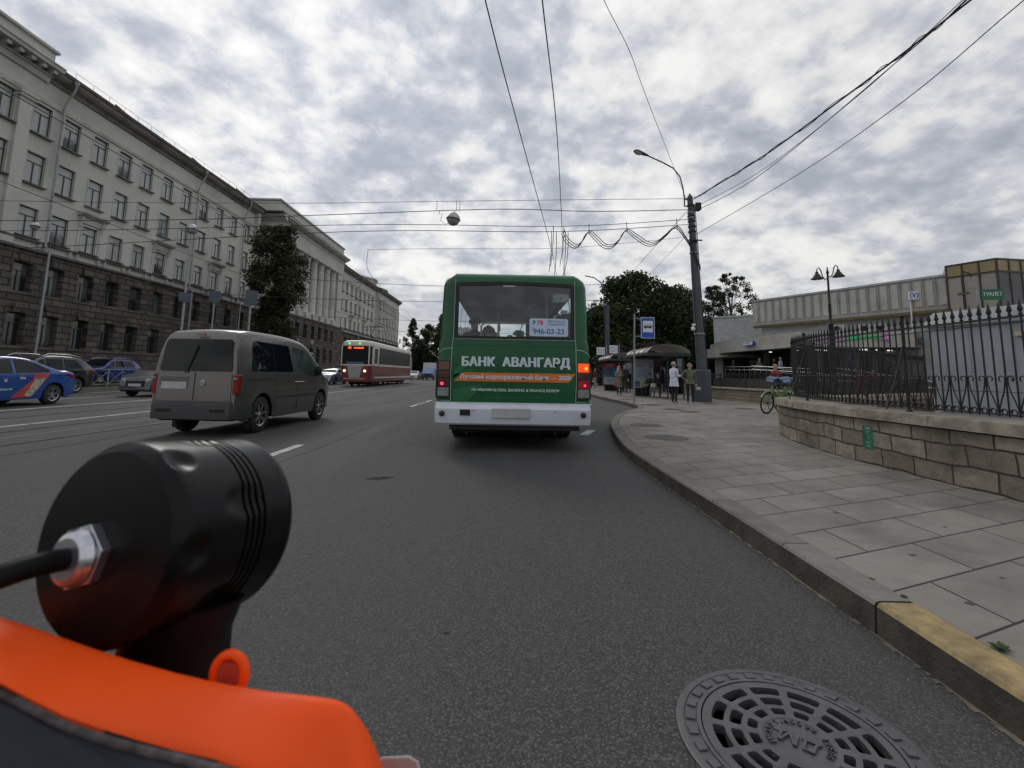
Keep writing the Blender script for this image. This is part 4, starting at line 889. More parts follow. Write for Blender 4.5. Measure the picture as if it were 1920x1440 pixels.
for s, x, z in ((-1, -1.11, .58), (1, 1.10, .585)): mb = MB(); mb.lathe([(0, .012), (.038, .012), (.045, .004), (.045, -.02)], RUB, (x, -.052, z), T=Matrix.Rotation(pi/2, 4, 'X'), seg=20); mb.lathe([(0, .018), (.034, .016), (.038, .01)], DRED, (x, -.052, z), T=Matrix.Rotation(pi/2, 4, 'X'), seg=20); mb.build('reflector', bp)
for x in (-.62, .65): mb = MB(); mb.sphere((x, -.057, .63), .01, RUB, 8, 5); mb.build('bolt', bp)
mb = MB(); mb.box(-.33, .27, -.068, -.05, .52, .67, M('number_plate', (.42, .42, .43), .5, var=.12, vs=6)); mb.build('number_plate', bp, bevel=.008)
# chassis, axle, wheels
mb = MB(); mb.box(-1.0, 1.05, .05, .2, .33, .46, DARK); mb.box(-.95, .98, .2, 7.2, .40, .72, DARK); mb.box(-.75, .85, .5, 1.6, .24, .5, DARK); mb.box(-.98, 1.0, 1.28, 1.34, .14, .5, DARK); mb.box(-.9, .9, 2.6, 6.9, .26, .5, DARK); mb.tube([(-.9, 1.95, .46), (.95, 1.95, .46)], .12, DARK, 10); mb.tube([(-.7, .1, .40), (-.7, 1.2, .36), (-.5, 2.5, .36)], .04, DARK, 8); mb.build('chassis', bus)  # lower box and full-width flap added to deepen the shadow under the bus
mb = MB()
for s in (-1, 1): mb.box(s*1.235-.004, s*1.235+.004, .12, 7.3, .42, .74, GREEN)
mb.build('skirt', bus)
def wheel(mb_t, mb_r, c, R, w_, side, rimf=.62, spokes=7, T0=None, style='spoke', rimmat=None):
    rm = rimmat or ALLOY; T = Matrix.Rotation(pi/2*side, 4, 'Y')
    prof = [(R*rimf, -w_/2), (R*.86, -w_/2), (R*.97, -w_/2*.82), (R, -w_/2*.5), (R, w_/2*.5), (R*.97, w_/2*.82), (R*.86, w_/2), (R*rimf, w_/2), (R*rimf, -w_/2)]
    mb_t.lathe(prof, TYRE, c, seg=36, T=T, caps=False)
    mb_r.lathe([(R*rimf*.95, w_/2*.3), (R*rimf*1.02, w_/2*.9), (R*rimf*.95, w_/2*.96), (R*rimf*.92, w_/2*.6), (R*rimf*.9, -w_*.1), (0, -w_*.1)], rm if style == 'steel' else DARK, c, seg=36, T=T, caps=False)
    mb_r.lathe([(R*rimf*.93, w_/2*.9), (R*rimf*1.03, w_/2*.97), (R*rimf*.99, w_/2*1.0), (R*rimf*.9, w_/2*.88)], rm, c, seg=36, T=T, caps=False)
    if style == 'steel': mb_r.lathe([(R*.36, w_*.1), (R*.3, w_*.3), (0, w_*.33)], rm, c, seg=24, T=T, caps=False); return
    mb_r.lathe([(0, w_/2*.85), (R*.1, w_/2*.84), (R*.13, w_/2*.7), (R*.13, 0)], rm, c, seg=16, T=T, caps=False)
    for k in range(spokes):
        a = 2*pi*k/spokes; S = Matrix.Translation(Vector(c)) @ T @ Matrix.Rotation(a, 4, 'Z')
        for d in ((-.055, .055) if style == 'double' else (0,)):
            ww = R*(.035 if style == 'double' else .065)
            mb_r.add([S @ Vector(p) for p in [(R*.08, d*R-ww, w_*.34), (R*.08, d*R+ww, w_*.34), (R*rimf*.95, d*R*2-ww*1.25, w_*.44), (R*rimf*.95, d*R*2+ww*1.25, w_*.44), (R*.08, d*R-ww, w_*.2), (R*.08, d*R+ww, w_*.2), (R*rimf*.95, d*R*2-ww*1.25, w_*.3), (R*rimf*.95, d*R*2+ww*1.25, w_*.3)]], [(0, 1, 3, 2), (0, 2, 6, 4), (1, 5, 7, 3), (4, 6, 7, 5)], rm)
def add_wheel(parent, c, R, w_, side, **kw):
    a, b = MB(), MB(); wheel(a, b, (0, 0, 0), R, w_, side, **kw); o = a.build('wheel', parent, smooth=40, loc=c); b.build('rim', o, smooth=40); return o
for s in (-1, 1):
    for y in (1.95, 5.55): add_wheel(bus, (s*1.02, y, .44), .44, .26, s, style='steel', rimmat=M('steel_rim', (.2, .2, .2), .5, .3))
    if True: add_wheel(bus, (s*.72, 1.95, .44), .44, .26, s, style='steel', rimmat=MATS['steel_rim'])
# ================================================================== cars
def lerp_prof(pts, s):
    for (a, za), (b, zb) in zip(pts, pts[1:]):
        if a <= s <= b: return za+(zb-za)*(s-a)/(b-a) if b > a else zb
    return pts[-1][1] if s > pts[-1][0] else pts[0][1]
def smooth_prof(pts, n=6): return smooth_line(pts, n)
def car(name, label, cat, loc, rz, L, Wd, prof, belt, zb, wheels, paint, side_win, rear_lean=0, rear_win=None, ws=None, rs=None, k=.3, rtop=.10, group=None, trim=None, spokes=7, style='spoke', lower=None, nose=.10, tail=.08, arch=.07, paint_hood=None):
    """s runs from the tail (0) to the nose (L); local +y is forward"""
    o = thing(name, label, cat, loc, rz, group); P = smooth_prof(prof, 5)
    def zt(s): return lerp_prof(P, s)
    def hw(s, z):
        w_ = Wd/2; d = min(s, .7); w_ -= tail*(1-d/.7)**2; d = min(L-s, .9); w_ -= nose*2.2*(1-d/.9)**2.2
        if z > belt: w_ -= (z-belt)*k
        w_ -= max(0, (.45-z))*.12
        return w_
    def zlow(s):
        z = zb
        for sw, R in wheels:
            r = R+arch
            if abs(s-sw) < r: z = max(z, sqrt(r*r-(s-sw)**2)+R)
        if s < .25: z = max(z, zb+.10*(1-s/.25))
        if s > L-.3: z = max(z, zb+.08*(1-(L-s)/.3))
        return z
    def lean(s, z): return rear_lean*max(0, z-belt)*max(0, 1-s/.8)
    st = sorted({0, L, *[i*L/64 for i in range(65)], *[sw+d for sw, R in wheels for d in [(R+arch)*cos(pi*q/14) for q in range(15)]]})
    def section(s):
        z1 = zt(s); z0 = min(zlow(s), z1-.05); pts = []; H = z1-z0
        zs = [z0+(z1-rtop-z0)*q/9 for q in range(10)] if H > rtop*1.6 else [z0+H*.3*q/9 for q in range(10)]
        rt = rtop if H > rtop*1.6 else H*.7
        for z in zs: pts.append((hw(s, z)+(-.012 if z < z0+.02 else 0), z))
        w1 = pts[-1][0]; zc = zs[-1]; rx = min(rt*1.5, w1*.5)
        for q in range(1, 6): a = pi/2*q/5; pts.append((w1-rx*(1-cos(a)), zc+rt*sin(a)))
        for f in (.6, .3, 0): pts.append(((w1-rx)*f, z1+.025*(1-f*f)))
        return [Vector((x, s+lean(s, z), z)) for x, z in pts]
    b = MB(); S = [section(s) for s in st]
    for sg in (1, -1): b.loft([[Vector((p.x*sg, p.y, p.z)) for p in r] for r in S], paint, caps=False, wrap=False)
    for r in (S[0], S[-1]): b.add([p for p in r]+[Vector((-p.x, p.y, p.z)) for p in r[-2::-1]], [tuple(range(2*len(r)-1))], paint)
    bo = b.build('body', o, smooth=38)
    # dark inner tub closes the wheel arches and the floor
    q = MB(); q.box(-Wd/2+.16, Wd/2-.16, .12, L-.15, zb+.02, min(belt-.05, zt(L-.3)-.08), DARK); q.box(-Wd/2+.1, Wd/2-.1, min(w_[0] for w_ in wheels)+wheels[0][1]+.12, max(w_[0] for w_ in wheels)-wheels[0][1]-.12, zb+.01, zb+.25, DARK); q.build('underbody', o)
    for (nm, poly, m_) in side_win:
        for sg in (1, -1):
            q = MB(); n = len(poly); z_ = lambda s, z, e: Vector((sg*(hw(s, z)+e), s+lean(s, z), z))
            q.add([z_(s, z, .006) for s, z in poly]+[z_(s, z, -.02) for s, z in poly], [tuple(range(n))]+[(i, (i+1) % n, n+(i+1) % n, n+i) for i in range(n)], m_); q.build(nm, o)
    def strip(s0, s1, ins, m_, nm, e=.008):
        q = MB(); rr = []
        for i in range(9):
            s = s0+(s1-s0)*i/8; z = zt(s); w1 = hw(s, z)-ins; ds = .01; slope = (zt(s+ds)-zt(s-ds))/(2*ds); nrm_ = Vector((0, -slope, 1)).normalized()
            rr.append([Vector((w1*f, s, z+.025*(1-f*f)))+nrm_*e for f in (-1, -.8, -.5, -.2, 0, .2, .5, .8, 1)])
        q.loft(rr, m_, caps=False, wrap=False); return q.build(nm, o, smooth=60)
    if ws: strip(*ws, CARGLASS, 'windscreen')
    if rs: strip(*rs, CARGLASS, 'rear_window')
    if rear_win:
        q = MB(); n = len(rear_win); q.add([Vector((x, lean(0, z)-.010, z)) for x, z in rear_win]+[Vector((x, lean(0, z)+.03, z)) for x, z in rear_win], [tuple(range(n))]+[(i, (i+1) % n, n+(i+1) % n, n+i) for i in range(n)], CARGLASS); q.build('rear_window', o)
    for sw, R in wheels:
        for sg in (-1, 1): add_wheel(o, (sg*(Wd/2-.125), sw, R), R, .21, sg, spokes=spokes, style=style, rimf=.64)
    return o, hw, zt, lean
VP_ = M('van_paint_beige', (.125, .12, .112), .26, .4, var=.05, coat=.5)
VGREY = M('van_bumper', (.035, .035, .036), .6, var=.1)
tint = M('tinted_glass', (.006, .009, .016), .03, var=0, spec=.28)
vprof = [(0, 1.52), (.04, 1.70), (.18, 1.80), (.6, 1.835), (1.6, 1.83), (2.3, 1.79), (2.7, 1.70), (3.05, 1.50), (3.35, 1.27), (3.55, 1.13), (3.8, 1.05), (4.15, .95), (4.32, .82), (4.40, .62), (4.41, .5)]
van, vhw, vzt, vlean = car('van', 'beige-grey compact passenger van seen from its rear right corner', 'van', (-5.54, 8.58, 0), -.05, 4.41, 1.80, vprof, 1.08, .24, [(.86, .325), (3.54, .325)], VP_,
    [('side_window', [(.42, 1.11), (1.98, 1.11), (2.0, 1.16), (1.86, 1.60), (1.80, 1.64), (.52, 1.66), (.46, 1.62)], tint), ('front_window', [(2.14, 1.09), (3.2, 1.09), (3.22, 1.13), (2.86, 1.45), (2.60, 1.585), (2.06, 1.62), (2.03, 1.58)], M('clear_cab_glass', (.075, .105, .095), .05, var=.35, vs=2.2, spec=.4))],
    rear_lean=.10, rear_win=[(-.72, 1.10), (.72, 1.10), (.75, 1.14), (.70, 1.60), (.64, 1.65), (-.64, 1.65), (-.70, 1.60), (-.75, 1.14)], ws=(2.75, 3.5, .12), k=.16, rtop=.09, spokes=7, tail=.05)
van.scale = (.885, .97, 1.055)
q = MB(); q.loft([[Vector(p) for p in r] for r in [[(-.90, .5, z), (-.90, .1, z), (-.80, -.06, z), (.80, -.06, z), (.90, .1, z), (.90, .5, z)] for z in (.30, .52)]+[[(-.88, .5, .60), (-.88, .1, .60), (-.78, -.01, .60), (.78, -.01, .60), (.88, .1, .60), (.88, .5, .60)]]], VGREY, wrap=False, caps=False); q.build('rear_bumper', van, smooth=40)
for s in (-1, 1):
    q = MB(); q.prism([(s*.79, -.012), (s*.872, -.010), (s*.905, .03), (s*.907, .10), (s*.85, .12), (s*.79, .06)], .72, 1.05, REDLENS, 'Z'); tl = q.build('tail_lamp', van, bevel=.012)
    q = MB(); q.box(s*.84-.04, s*.84+.04, -.026, -.014, .965, 1.0, CLR); q.build('reversing_lamp', tl)
    q = MB(); q.tube([(s*.93, 3.05, 1.05), (s*.97, 3.02, 1.07)], .03, DARK, 6); q.sphere((s*1.02, 3.03, 1.14), .11, DARK, 10, 8, 1.0, .5, 1.0); q.build('mirror', van, smooth=60)
    for y in (2.10, 2.32): q = MB(); q.tube([(s*.905, y, .90), (s*.935, y+.03, .905), (s*.935, y+.16, .905), (s*.905, y+.19, .90)], .013, ALLOY, 6); q.build('door_handle', van)
    q = MB(); q.box(s*.902-.004, s*.902+.004, 1.30, 3.15, .60, .64, VGREY); q.build('side_moulding', van)
    q = MB(); q.box(s*.9-.006, s*.9+.002, .32, 1.32, .955, .968, DARK); q.box(s*.9-.006, s*.9+.002, 1.34, 1.348, .35, 1.10, DARK); q.box(s*.9-.006, s*.9+.002, 2.255, 2.263, .35, 1.10, DARK); q.box(s*.9-.006, s*.9+.002, 3.19, 3.198, .4, 1.05, DARK); q.build('door_gap', van); q = MB(); q.beam((s*.893, 1.24, 1.12), (s*.812, 1.20, 1.65), .008, .012, DARK); q.build('window_seam', van)
q = MB(); q.box(-.012, -.004, -.008, .0, .62, 1.08, DARK); q.box(-.8, -.795, -.006, .0, .6, 1.05, DARK); q.box(.76, .765, -.006, .0, .6, 1.05, DARK); q.build('door_gap', van)
q = MB(); q.box(-.09, .09, .045, .075, 1.715, 1.745, REDLENS); q.build('high_brake_lamp', van)
q = MB(); q.tube([(-.20, -.03, 1.07), (-.16, -.02, 1.12), (.0, .018, 1.52)], .012, DARK, 5); q.beam((-.14, -.008, 1.15), (-.02, .03, 1.56), .012, .02, DARK); q.build('wiper', van)
q = MB(); q.lathe([(.055, 0), (.055, .012), (.045, .014), (.043, .004), (0, .004)], ALLOY, (.17, -.004, .90), T=Matrix.Rotation(pi/2, 4, 'X'), seg=24); q.build('badge', van, smooth=40)
bo = text('V', .05, ALLOY, 'badge_mark', van, (.17, -.016, .917), ext=.002, bold=.001); text('W', .05, ALLOY, 'badge_mark', van, (.17, -.016, .885), ext=.002, bold=.001)
q = MB(); q.box(-.72, -.14, -.008, .0, .86, 1.0, VP_); q.box(-.68, -.16, -.016, -.006, .80, .92, MATS['number_plate']); q.build('number_plate', van)
q = MB(); q.box(-.7, -.4, -.066, -.05, .42, .47, DARK); q.box(.4, .7, -.066, -.05, .42, .47, DARK); q.box(.74, .84, .55, .56, .1, .34, DARK); q.box(-.84, -.74, .55, .56, .1, .34, DARK); q.build('mud_flap', van)
q = MB(); q.box(-.7, .7, 1.9, 2.0, 1.0, 1.30, DARK)
# blue taxi
TB = M('taxi_blue', (.012, .07, .29), .28, var=.05, coat=.7)
tprof = [(0, .86), (.05, 1.0), (.3, 1.07), (.62, 1.09), (1.05, 1.24), (1.5, 1.41), (1.95, 1.47), (2.35, 1.465), (2.8, 1.36), (3.3, 1.12), (3.6, 1.0), (4.1, .9), (4.3, .78), (4.38, .58)]
taxi, thw, tzt, _ = car('taxi', 'blue taxi saloon with red patterned rear door stripe, cut by picture edge', 'car', (-15.25, 16.22, 0), pi, 4.38, 1.73, tprof, .96, .20, [(.78, .31), (3.42, .31)], TB,
    [('rear_side_window', [(.98, 1.02), (2.02, .985), (2.04, 1.40), (1.75, 1.385), (1.35, 1.27), (1.0, 1.09)], tint), ('front_side_window', [(2.10, .98), (3.02, .97), (2.72, 1.25), (2.5, 1.37), (2.12, 1.40)], CARGLASS)],
    rs=(.72, 1.42, .14), ws=(2.62, 3.35, .12), k=.36, spokes=5, style='double')
TR = M('stripe_red', (.52, .07, .06), .4, var=.15, vs=20); TC_ = M('stripe_cream_print', (.5, .42, .34), .5, var=.45, vs=16)
def on_side(o, hwf, poly, m_, nm, e=.008, sgs=(-1,)):
    for sg in sgs:
        q = MB(); q.add([Vector((sg*(hwf(s, z)+e), s, z)) for s, z in poly], [tuple(range(len(poly)))], m_); r = q.build(nm, o)
    return r
for part_ in (((1.05, .98), (1.52, .98), (1.50, .80), (1.08, .80), (1.0, .92)), ((1.08, .80), (1.50, .80), (1.85, .50), (1.42, .50)), ((1.42, .50), (1.85, .50), (2.12, .26), (1.55, .26))): on_side(taxi, thw, part_, TR, 'door_stripe')
for part_ in (((1.10, .84), (1.42, .84), (1.58, .56), (1.33, .50)), ((1.33, .50), (1.58, .56), (1.72, .31), (1.50, .28))): on_side(taxi, thw, part_, TC_, 'door_print', .011)
def side_text(o, hwf, s_, size, s, z, m_=WHITE): return text(s_, size, m_, 'lettering', o, (-hwf(s, z)-.010, s, z), (pi/2, 0, -pi/2), ext=.001, bold=size*.02)
side_text(taxi, thw, '994', .12, 1.83, .83); side_text(taxi, thw, 'везут благородных', .085, 2.48, .52); side_text(taxi, thw, 'Эвакс', .10, 2.62, .78)
on_side(taxi, thw, [(2.30+.05*cos(a), .785+.05*sin(a)) for a in [2*pi*i/12 for i in range(12)]], WHITE, 'round_mark')
for s in (-1, 1):
    on_side(taxi, thw, [(.02, .80), (.06, .93), (.34, .97), (.5, .955), (.2, .85)], REDLENS, 'tail_lamp', .012, (s,))
    for y in (1.22, 2.22): q = MB(); q.tube([(s*.862, y, .82), (s*.885, y+.03, .825), (s*.885, y+.17, .825), (s*.862, y+.2, .82)], .014, TB, 6); q.build('door_handle', taxi)
# SUV: dark with pale roof rails
def suv(name, label, loc, rz, paint, L=4.45, group=None, lights='rear', scale=1):
    pr = [(0, 1.02), (.06, 1.18), (.4, 1.42), (.75, 1.60), (1.3, 1.66), (2.1, 1.665), (2.55, 1.58), (3.0, 1.32), (3.3, 1.12), (3.9, 1.02), (4.25, .90), (4.42, .68), (4.45, .5)]
    o, hwf, zt, _ = car(name, label, 'car', loc, rz, L, 1.82, pr, 1.05, .24, [(.88, .34), (3.54, .34)], paint,
        [('side_window', [(.62, 1.10), (1.55, 1.09), (1.55, 1.52), (.95, 1.50)], tint), ('side_window', [(1.62, 1.09), (2.40, 1.08), (2.38, 1.52), (1.62, 1.53)], CARGLASS), ('side_window', [(2.46, 1.08), (3.12, 1.08), (2.62, 1.47), (2.46, 1.51)], CARGLASS)], rs=(.1, .68, .14), ws=(2.5, 3.22, .13), k=.27, group=group, spokes=5, style='double')
    for s in (-1, 1):
        q = MB(); q.tube([(s*.70, .55, 1.52), (s*.71, .8, 1.66), (s*.72, 1.3, 1.73), (s*.72, 2.2, 1.73), (s*.73, 2.5, 1.63)], .022, ALLOY, 6); q.build('roof_rail', o, smooth=60)
        on_side(o, hwf, [(.0, .88), (.0, 1.02), (.12, 1.05), (.42, 1.02), (.2, .9)], REDLENS, 'tail_lamp', .012, (s,))
        on_side(o, hwf, [(4.35, .72), (4.40, .80), (4.1, .90), (3.9, .88), (4.1, .76)], CLR, 'headlight', .014, (s,))
        q = MB(); q.sphere((s*1.02, 3.0, 1.12), .10, paint, 8, 6, 1, .5, .8); q.build('mirror', o, smooth=60)
        q = MB(); q.prism([(s*.5, 4.40), (s*.75, 4.33), (s*.80, 4.22), (s*.5, 4.3)], .70, .84, CLR, 'Z'); q.build('headlight', o)
    q = MB(); q.box(-.45, .45, 4.40, 4.45, .50, .72, DARK); q.box(-.26, .26, 4.445, 4.465, .42, .53, MATS['number_plate']); q.build('grille', o)
    return o
BLK = M('car_black', (.015, .015, .016), .25, var=.05, coat=.8); DBL = M('car_blue', (.01, .035, .18), .28, var=.05, coat=.7)
suv('sport_utility_car', 'black estate-bodied car with pale roof rails behind the blue taxi', (-20.3, 22.75, 0), pi, BLK)
suv('sport_utility_car', 'blue car parked beyond the white crossed railing at the building foot', (-27.6, 35.3, .12), pi, DBL)
DG = M('car_dark_grey_green', (.03, .034, .036), .28, var=.05, coat=.7); SB = M('car_silver_blue', (.22, .28, .36), .3, .5, var=.05, coat=.5); GY = M('car_grey', (.10, .10, .10), .3, .3, var=.05, coat=.5)
def saloon(label, loc, rz, paint, name='parked_car', group=None):
    o, hwf, zt, _ = car(name, label, 'car', loc, rz, 4.38, 1.74, tprof, .96, .20, [(.92, .31), (3.52, .31)], paint, [('side_window', [(.98, 1.02), (2.02, .985), (2.04, 1.40), (1.75, 1.385), (1.35, 1.27), (1.0, 1.09)], tint), ('side_window', [(2.10, .98), (3.02, .97), (2.72, 1.25), (2.5, 1.37), (2.12, 1.40)], CARGLASS)], rs=(.72, 1.42, .14), ws=(2.62, 3.35, .12), k=.36, group=group, spokes=5, style='double')
    for s in (-1, 1):
        q = MB(); q.prism([(s*.42, 4.37), (s*.66, 4.30), (s*.78, 4.12), (s*.70, 4.05), (s*.42, 4.25)], .62, .76, M('headlamp_glass', (.55, .57, .6), .15, var=.2, vs=20, coat=.5), 'Z'); q.build('headlight', o)
        q = MB(); q.sphere((s*.97, 2.98, 1.02), .09, paint, 8, 6, 1, .5, .8); q.build('mirror', o, smooth=60)
        on_side(o, hwf, [(.02, .80), (.06, .93), (.34, .97), (.5, .955), (.2, .85)], REDLENS, 'tail_lamp', .012, (s,))
    q = MB(); q.box(-.38, .38, 4.36, 4.395, .42, .66, DARK); q.box(-.26, .26, 4.39, 4.41, .44, .55, MATS['number_plate']); q.build('grille', o)
    return o
saloon('dark car coming forward half hidden by the van rear', (-15.3, 24.3, 0), pi, DG)
saloon('light silver-blue car beside the tram front', (-16.4, 47.5, 0), pi, SB, name='oncoming_car')
saloon('grey car behind the silver-blue one near the van nose', (-19.8, 51.0, 0), pi, GY, name='oncoming_car')
saloon('pale parked car farther back, left of the tram', (-20.2, 58.5, 0), pi, SB, name='oncoming_car')
WH = M('car_white', (.6, .62, .64), .3, var=.04, coat=.5)
saloon('white car at the street end right of the tram tail', (-15.4, 83.5, 0), pi, WH, name='oncoming_car')
# box truck
tk = thing('box_truck', 'blue-cabbed truck with a white cargo box at the street end', 'truck', (-13.0, 80, 0), 0)
q = MB(); q.loft([[Vector(p) for p in [(-w_, y, .5), (-w_, y, z1), (-w_*.86, y+l2, z2), (w_*.86, y+l2, z2), (w_, y, z1), (w_, y, .5)]] for w_, y, z1, l2, z2 in ((1.0, 0, 1.15, .0, 1.15), (1.02, .2, 1.25, .0, 1.25), (1.04, .55, 1.3, .3, 1.95), (1.05, 1.2, 1.35, 0, 2.05), (1.05, 1.9, 1.35, 0, 2.05))], M('truck_blue', (.05, .14, .35), .35, var=.06, coat=.5)); q.build('cab', tk, smooth=35)
q = MB(); q.add([(-.92, .43, 1.30), (.92, .43, 1.30), (.82, .83, 1.93), (-.82, .83, 1.93)], [(0, 1, 2, 3)], CARGLASS); q.build('windscreen', tk)
q = MB(); q.box(-1.1, 1.25, 1.95, 5.8, .85, 2.95, WH); q.build('cargo_box', tk, bevel=.03)
q = MB(); q.box(-1.0, 1.0, -.08, .2, .35, .75, VGREY); q.box(-.6, .6, -.02, .02, .78, 1.0, DARK); q.build('bumper', tk)
for s in (-1, 1):
    q = MB(); q.sphere((s*.8, 0, .9), .12, CLR, 8, 6); q.build('headlight', tk); q = MB(); q.box(s*1.2-.08, s*1.2+.08, .75, .8, 1.3, 1.65, DARK); q.build('mirror', tk)
    for y in (.95, 4.6): add_wheel(tk, (s*.9, y, .38), .38, .24, s, style='steel', rimmat=MATS['steel_rim'])
# ================================================================== tram
TRX, TRY = -12.18, 38.6
tram = thing('tram', 'cream and dark red tram coming towards the viewer with lit orange route display', 'tram', (TRX, TRY, 0))
CREAM = M('tram_cream', (.55, .52, .44), .5, var=.06, vs=2, coat=.3); TRED = M('tram_red', (.15, .014, .018), .4, var=.1, vs=1.5, coat=.4, dirt=.3, dcol=(.07, .02, .02)); TGREY = M('tram_apron', (.28, .29, .28), .5, var=.08)
TL_ = 17.2
def tsec(y, w_, z0, z1): return [Vector((s*x, y, z)) for s, lst in ((-1, [(w_, z0), (w_, z1-.30), (w_*.95, z1-.14), (w_*.8, z1-.04), (w_*.4, z1)]), (1, [(w_*.4, z1), (w_*.8, z1-.04), (w_*.95, z1-.14), (w_, z1-.30), (w_, z0)])) for x, z in lst]
def yo(z, w_): return 0
up = MB(); lo = MB()
sec = [(0, 1.02, 3.66), (.05, 1.10, 3.70), (.3, 1.18, 3.76), (.8, 1.26, 3.80), (TL_-.8, 1.26, 3.80), (TL_-.2, 1.18, 3.76), (TL_, 1.0, 3.68)]
up.loft([tsec(y, w_, 3.34, z1) for y, w_, z1 in sec], CREAM); 
for s in (-1, 1):
    up.wall((s*1.26, 0, 0), (0, 1, 0), (0, 0, 1), (s, 0, 0), .8, TL_-.8, 1.70, 3.35, [(1.05, 2.15, 1.9, 3.15)]+[(2.5, TL_-1.1, 1.88, 3.28)], .06, CREAM)
    for (a, b) in ((0, 1), (1, 2), (2, 3)):
        y0, w0, _z = sec[a]; y1, w1, _z = sec[b]; up.quad((s*w0, y0, 1.70), (s*w1, y1, 1.70), (s*w1, y1, 1.80), (s*w0, y0, 1.80), CREAM); up.quad((s*w0, y0, 3.30), (s*w1, y1, 3.30), (s*w1, y1, 3.35), (s*w0, y0, 3.35), CREAM)
    up.quad((s*1.2, .62, 1.70), (s*1.26, .8, 1.70), (s*1.26, .8, 3.35), (s*1.2, .62, 3.35), CREAM); up.box(s*1.1-.05, s*1.1+.02, -.0, .1, 1.70, 3.35, CREAM) 
up.quad((-1.02, 0, 1.70), (1.02, 0, 1.70), (1.02, 0, 1.80), (-1.02, 0, 1.80), CREAM); up.quad((-1.02, 0, 3.30), (1.02, 0, 3.30), (1.02, 0, 3.35), (-1.02, 0, 3.35), CREAM); up.quad((-1.26, TL_-.1, 1.4), (1.26, TL_-.1, 1.4), (1.26, TL_-.1, 3), (-1.26, TL_-.1, 3), CREAM)
up.build('body', tram, smooth=40)
lo.loft([[Vector((s*x, y, z)) for s, lst in ((-1, [(w_*.96, .38), (w_, .62), (w_, 1.70)]), (1, [(w_, 1.70), (w_, .62), (w_*.96, .38)])) for x, z in lst] for y, w_ in ((-.04, .98), (.02, 1.08), (.3, 1.2), (.8, 1.27), (TL_-.8, 1.27), (TL_, 1.05))], TRED); lo.build('skirt', tram, smooth=35)
TG = M('tram_dark_glass', (.008, .010, .011), .35, var=0, spec=.12)
q = MB(); q.quad((-1.0, .02, 1.80), (1.0, .02, 1.80), (1.0, .05, 3.30), (-1.0, .05, 3.30), TG); q.build('windscreen', tram)
q = MB(); 
for s in (-1, 1): q.add([(s*1.10, .07, 1.80), (s*1.19, .6, 1.80), (s*1.19, .6, 3.30), (s*1.10, .07, 3.30)], [(0, 1, 2, 3)], TG); q.quad((s*1.215, 1.0, 1.85), (s*1.215, 2.2, 1.85), (s*1.215, 2.2, 3.2), (s*1.215, 1.0, 3.2), TG)
q.build('cab_window', tram)
for s in (-1, 1):
    q = MB(); q.quad((s*1.21, 2.48, 1.80), (s*1.21, TL_-1.08, 1.80), (s*1.21, TL_-1.08, 3.31), (s*1.21, 2.48, 3.31), TG); q.build('saloon_windows', tram)
    q = MB(); q.box(s*1.275-.006, s*1.275+.006, 1.2, TL_-.9, .68, .80, CREAM); q.build('stripe', tram)
q = MB(); q.add([(-.62, -.055, 1.71), (.62, -.055, 1.71), (.42, -.06, .72), (-.42, -.06, .72)], [(0, 1, 2, 3)], TGREY); q.build('apron', tram)
q = MB(); q.box(-.85, .85, -.12, 0, .62, .66, CREAM); q.box(-.9, .9, -.10, .0, .45, .60, TRED); q.build('bumper', tram)
HL = M('tram_headlight', (1, .72, .42), .3, var=0, emit=1.6); GL = M('green_marker', (.05, .9, .22), .3, var=0, emit=.8); OD = M('led_orange', (1, .12, .02), .4, var=0, emit=1.6)
for s in (-1, 1):
    q = MB(); q.lathe([(.0, .05), (.075, .04), (.11, 0)], HL, (s*.82, -.045, 1.27), T=Matrix.Rotation(pi/2, 4, 'X'), seg=16); q.build('headlight', tram)
    q = MB(); q.lathe([(.0, .05), (.10, .04), (.14, -.02)], GL, (s*.42-.12, .03, 3.50), T=Matrix.Rotation(pi/2, 4, 'X'), seg=16); q.build('marker_lamp', tram)
text('41 ', .30, OD, 'route_display', tram, (-.45, -.01, 3.14), bold=.012); text('ТРАМВАЙ', .17, OD, 'route_display', tram, (.22, -.01, 3.12), bold=.006)
q = MB(); q.box(-.7, .7, -.005, .015, 1.82, 2.0, M('dash_cloth', (.08, .12, .22), .8)); q.build('dashboard', tram)
q = MB(); q.box(-.95, .95, 1.6, 4.2, .15, .5, DARK); q.box(-.95, .95, 11.8, 14.6, .15, .5, DARK); q.box(-1.0, 1.0, 5, 11, .30, .5, DARK); q.build('bogie', tram)
for y in (1.9, 3.8, 12.2, 14.1):
    for s in (-1, 1): q = MB(); q.lathe([(0, -.06), (.33, -.06), (.35, 0), (.33, .06), (0, .06)], DARK, (s*.76, y, .34), T=Matrix.Rotation(pi/2, 4, 'Y'), seg=20); q.build('wheel', tram)
q = MB(); q.tube([(0, 5.6, 3.7), (.0, 4.2, 4.5), (0, 5.1, 5.35)], .035, DARK, 6); q.tube([(-.35, 5.6, 3.68), (0, 4.2, 4.5)], .02, DARK, 5); q.tube([(.35, 5.6, 3.68), (0, 4.2, 4.5)], .02, DARK, 5); q.tube([(-.9, 5.0, 5.28), (-.6, 5.1, 5.42), (.6, 5.1, 5.42), (.9, 5.0, 5.28)], .03, DARK, 5); q.tube([(-.6, 5.5, 5.38), (.6, 5.5, 5.38)], .02, DARK, 5); q.box(-.6, .6, 5.2, 6.2, 3.78, 3.88, DARK); q.build('pantograph', tram)
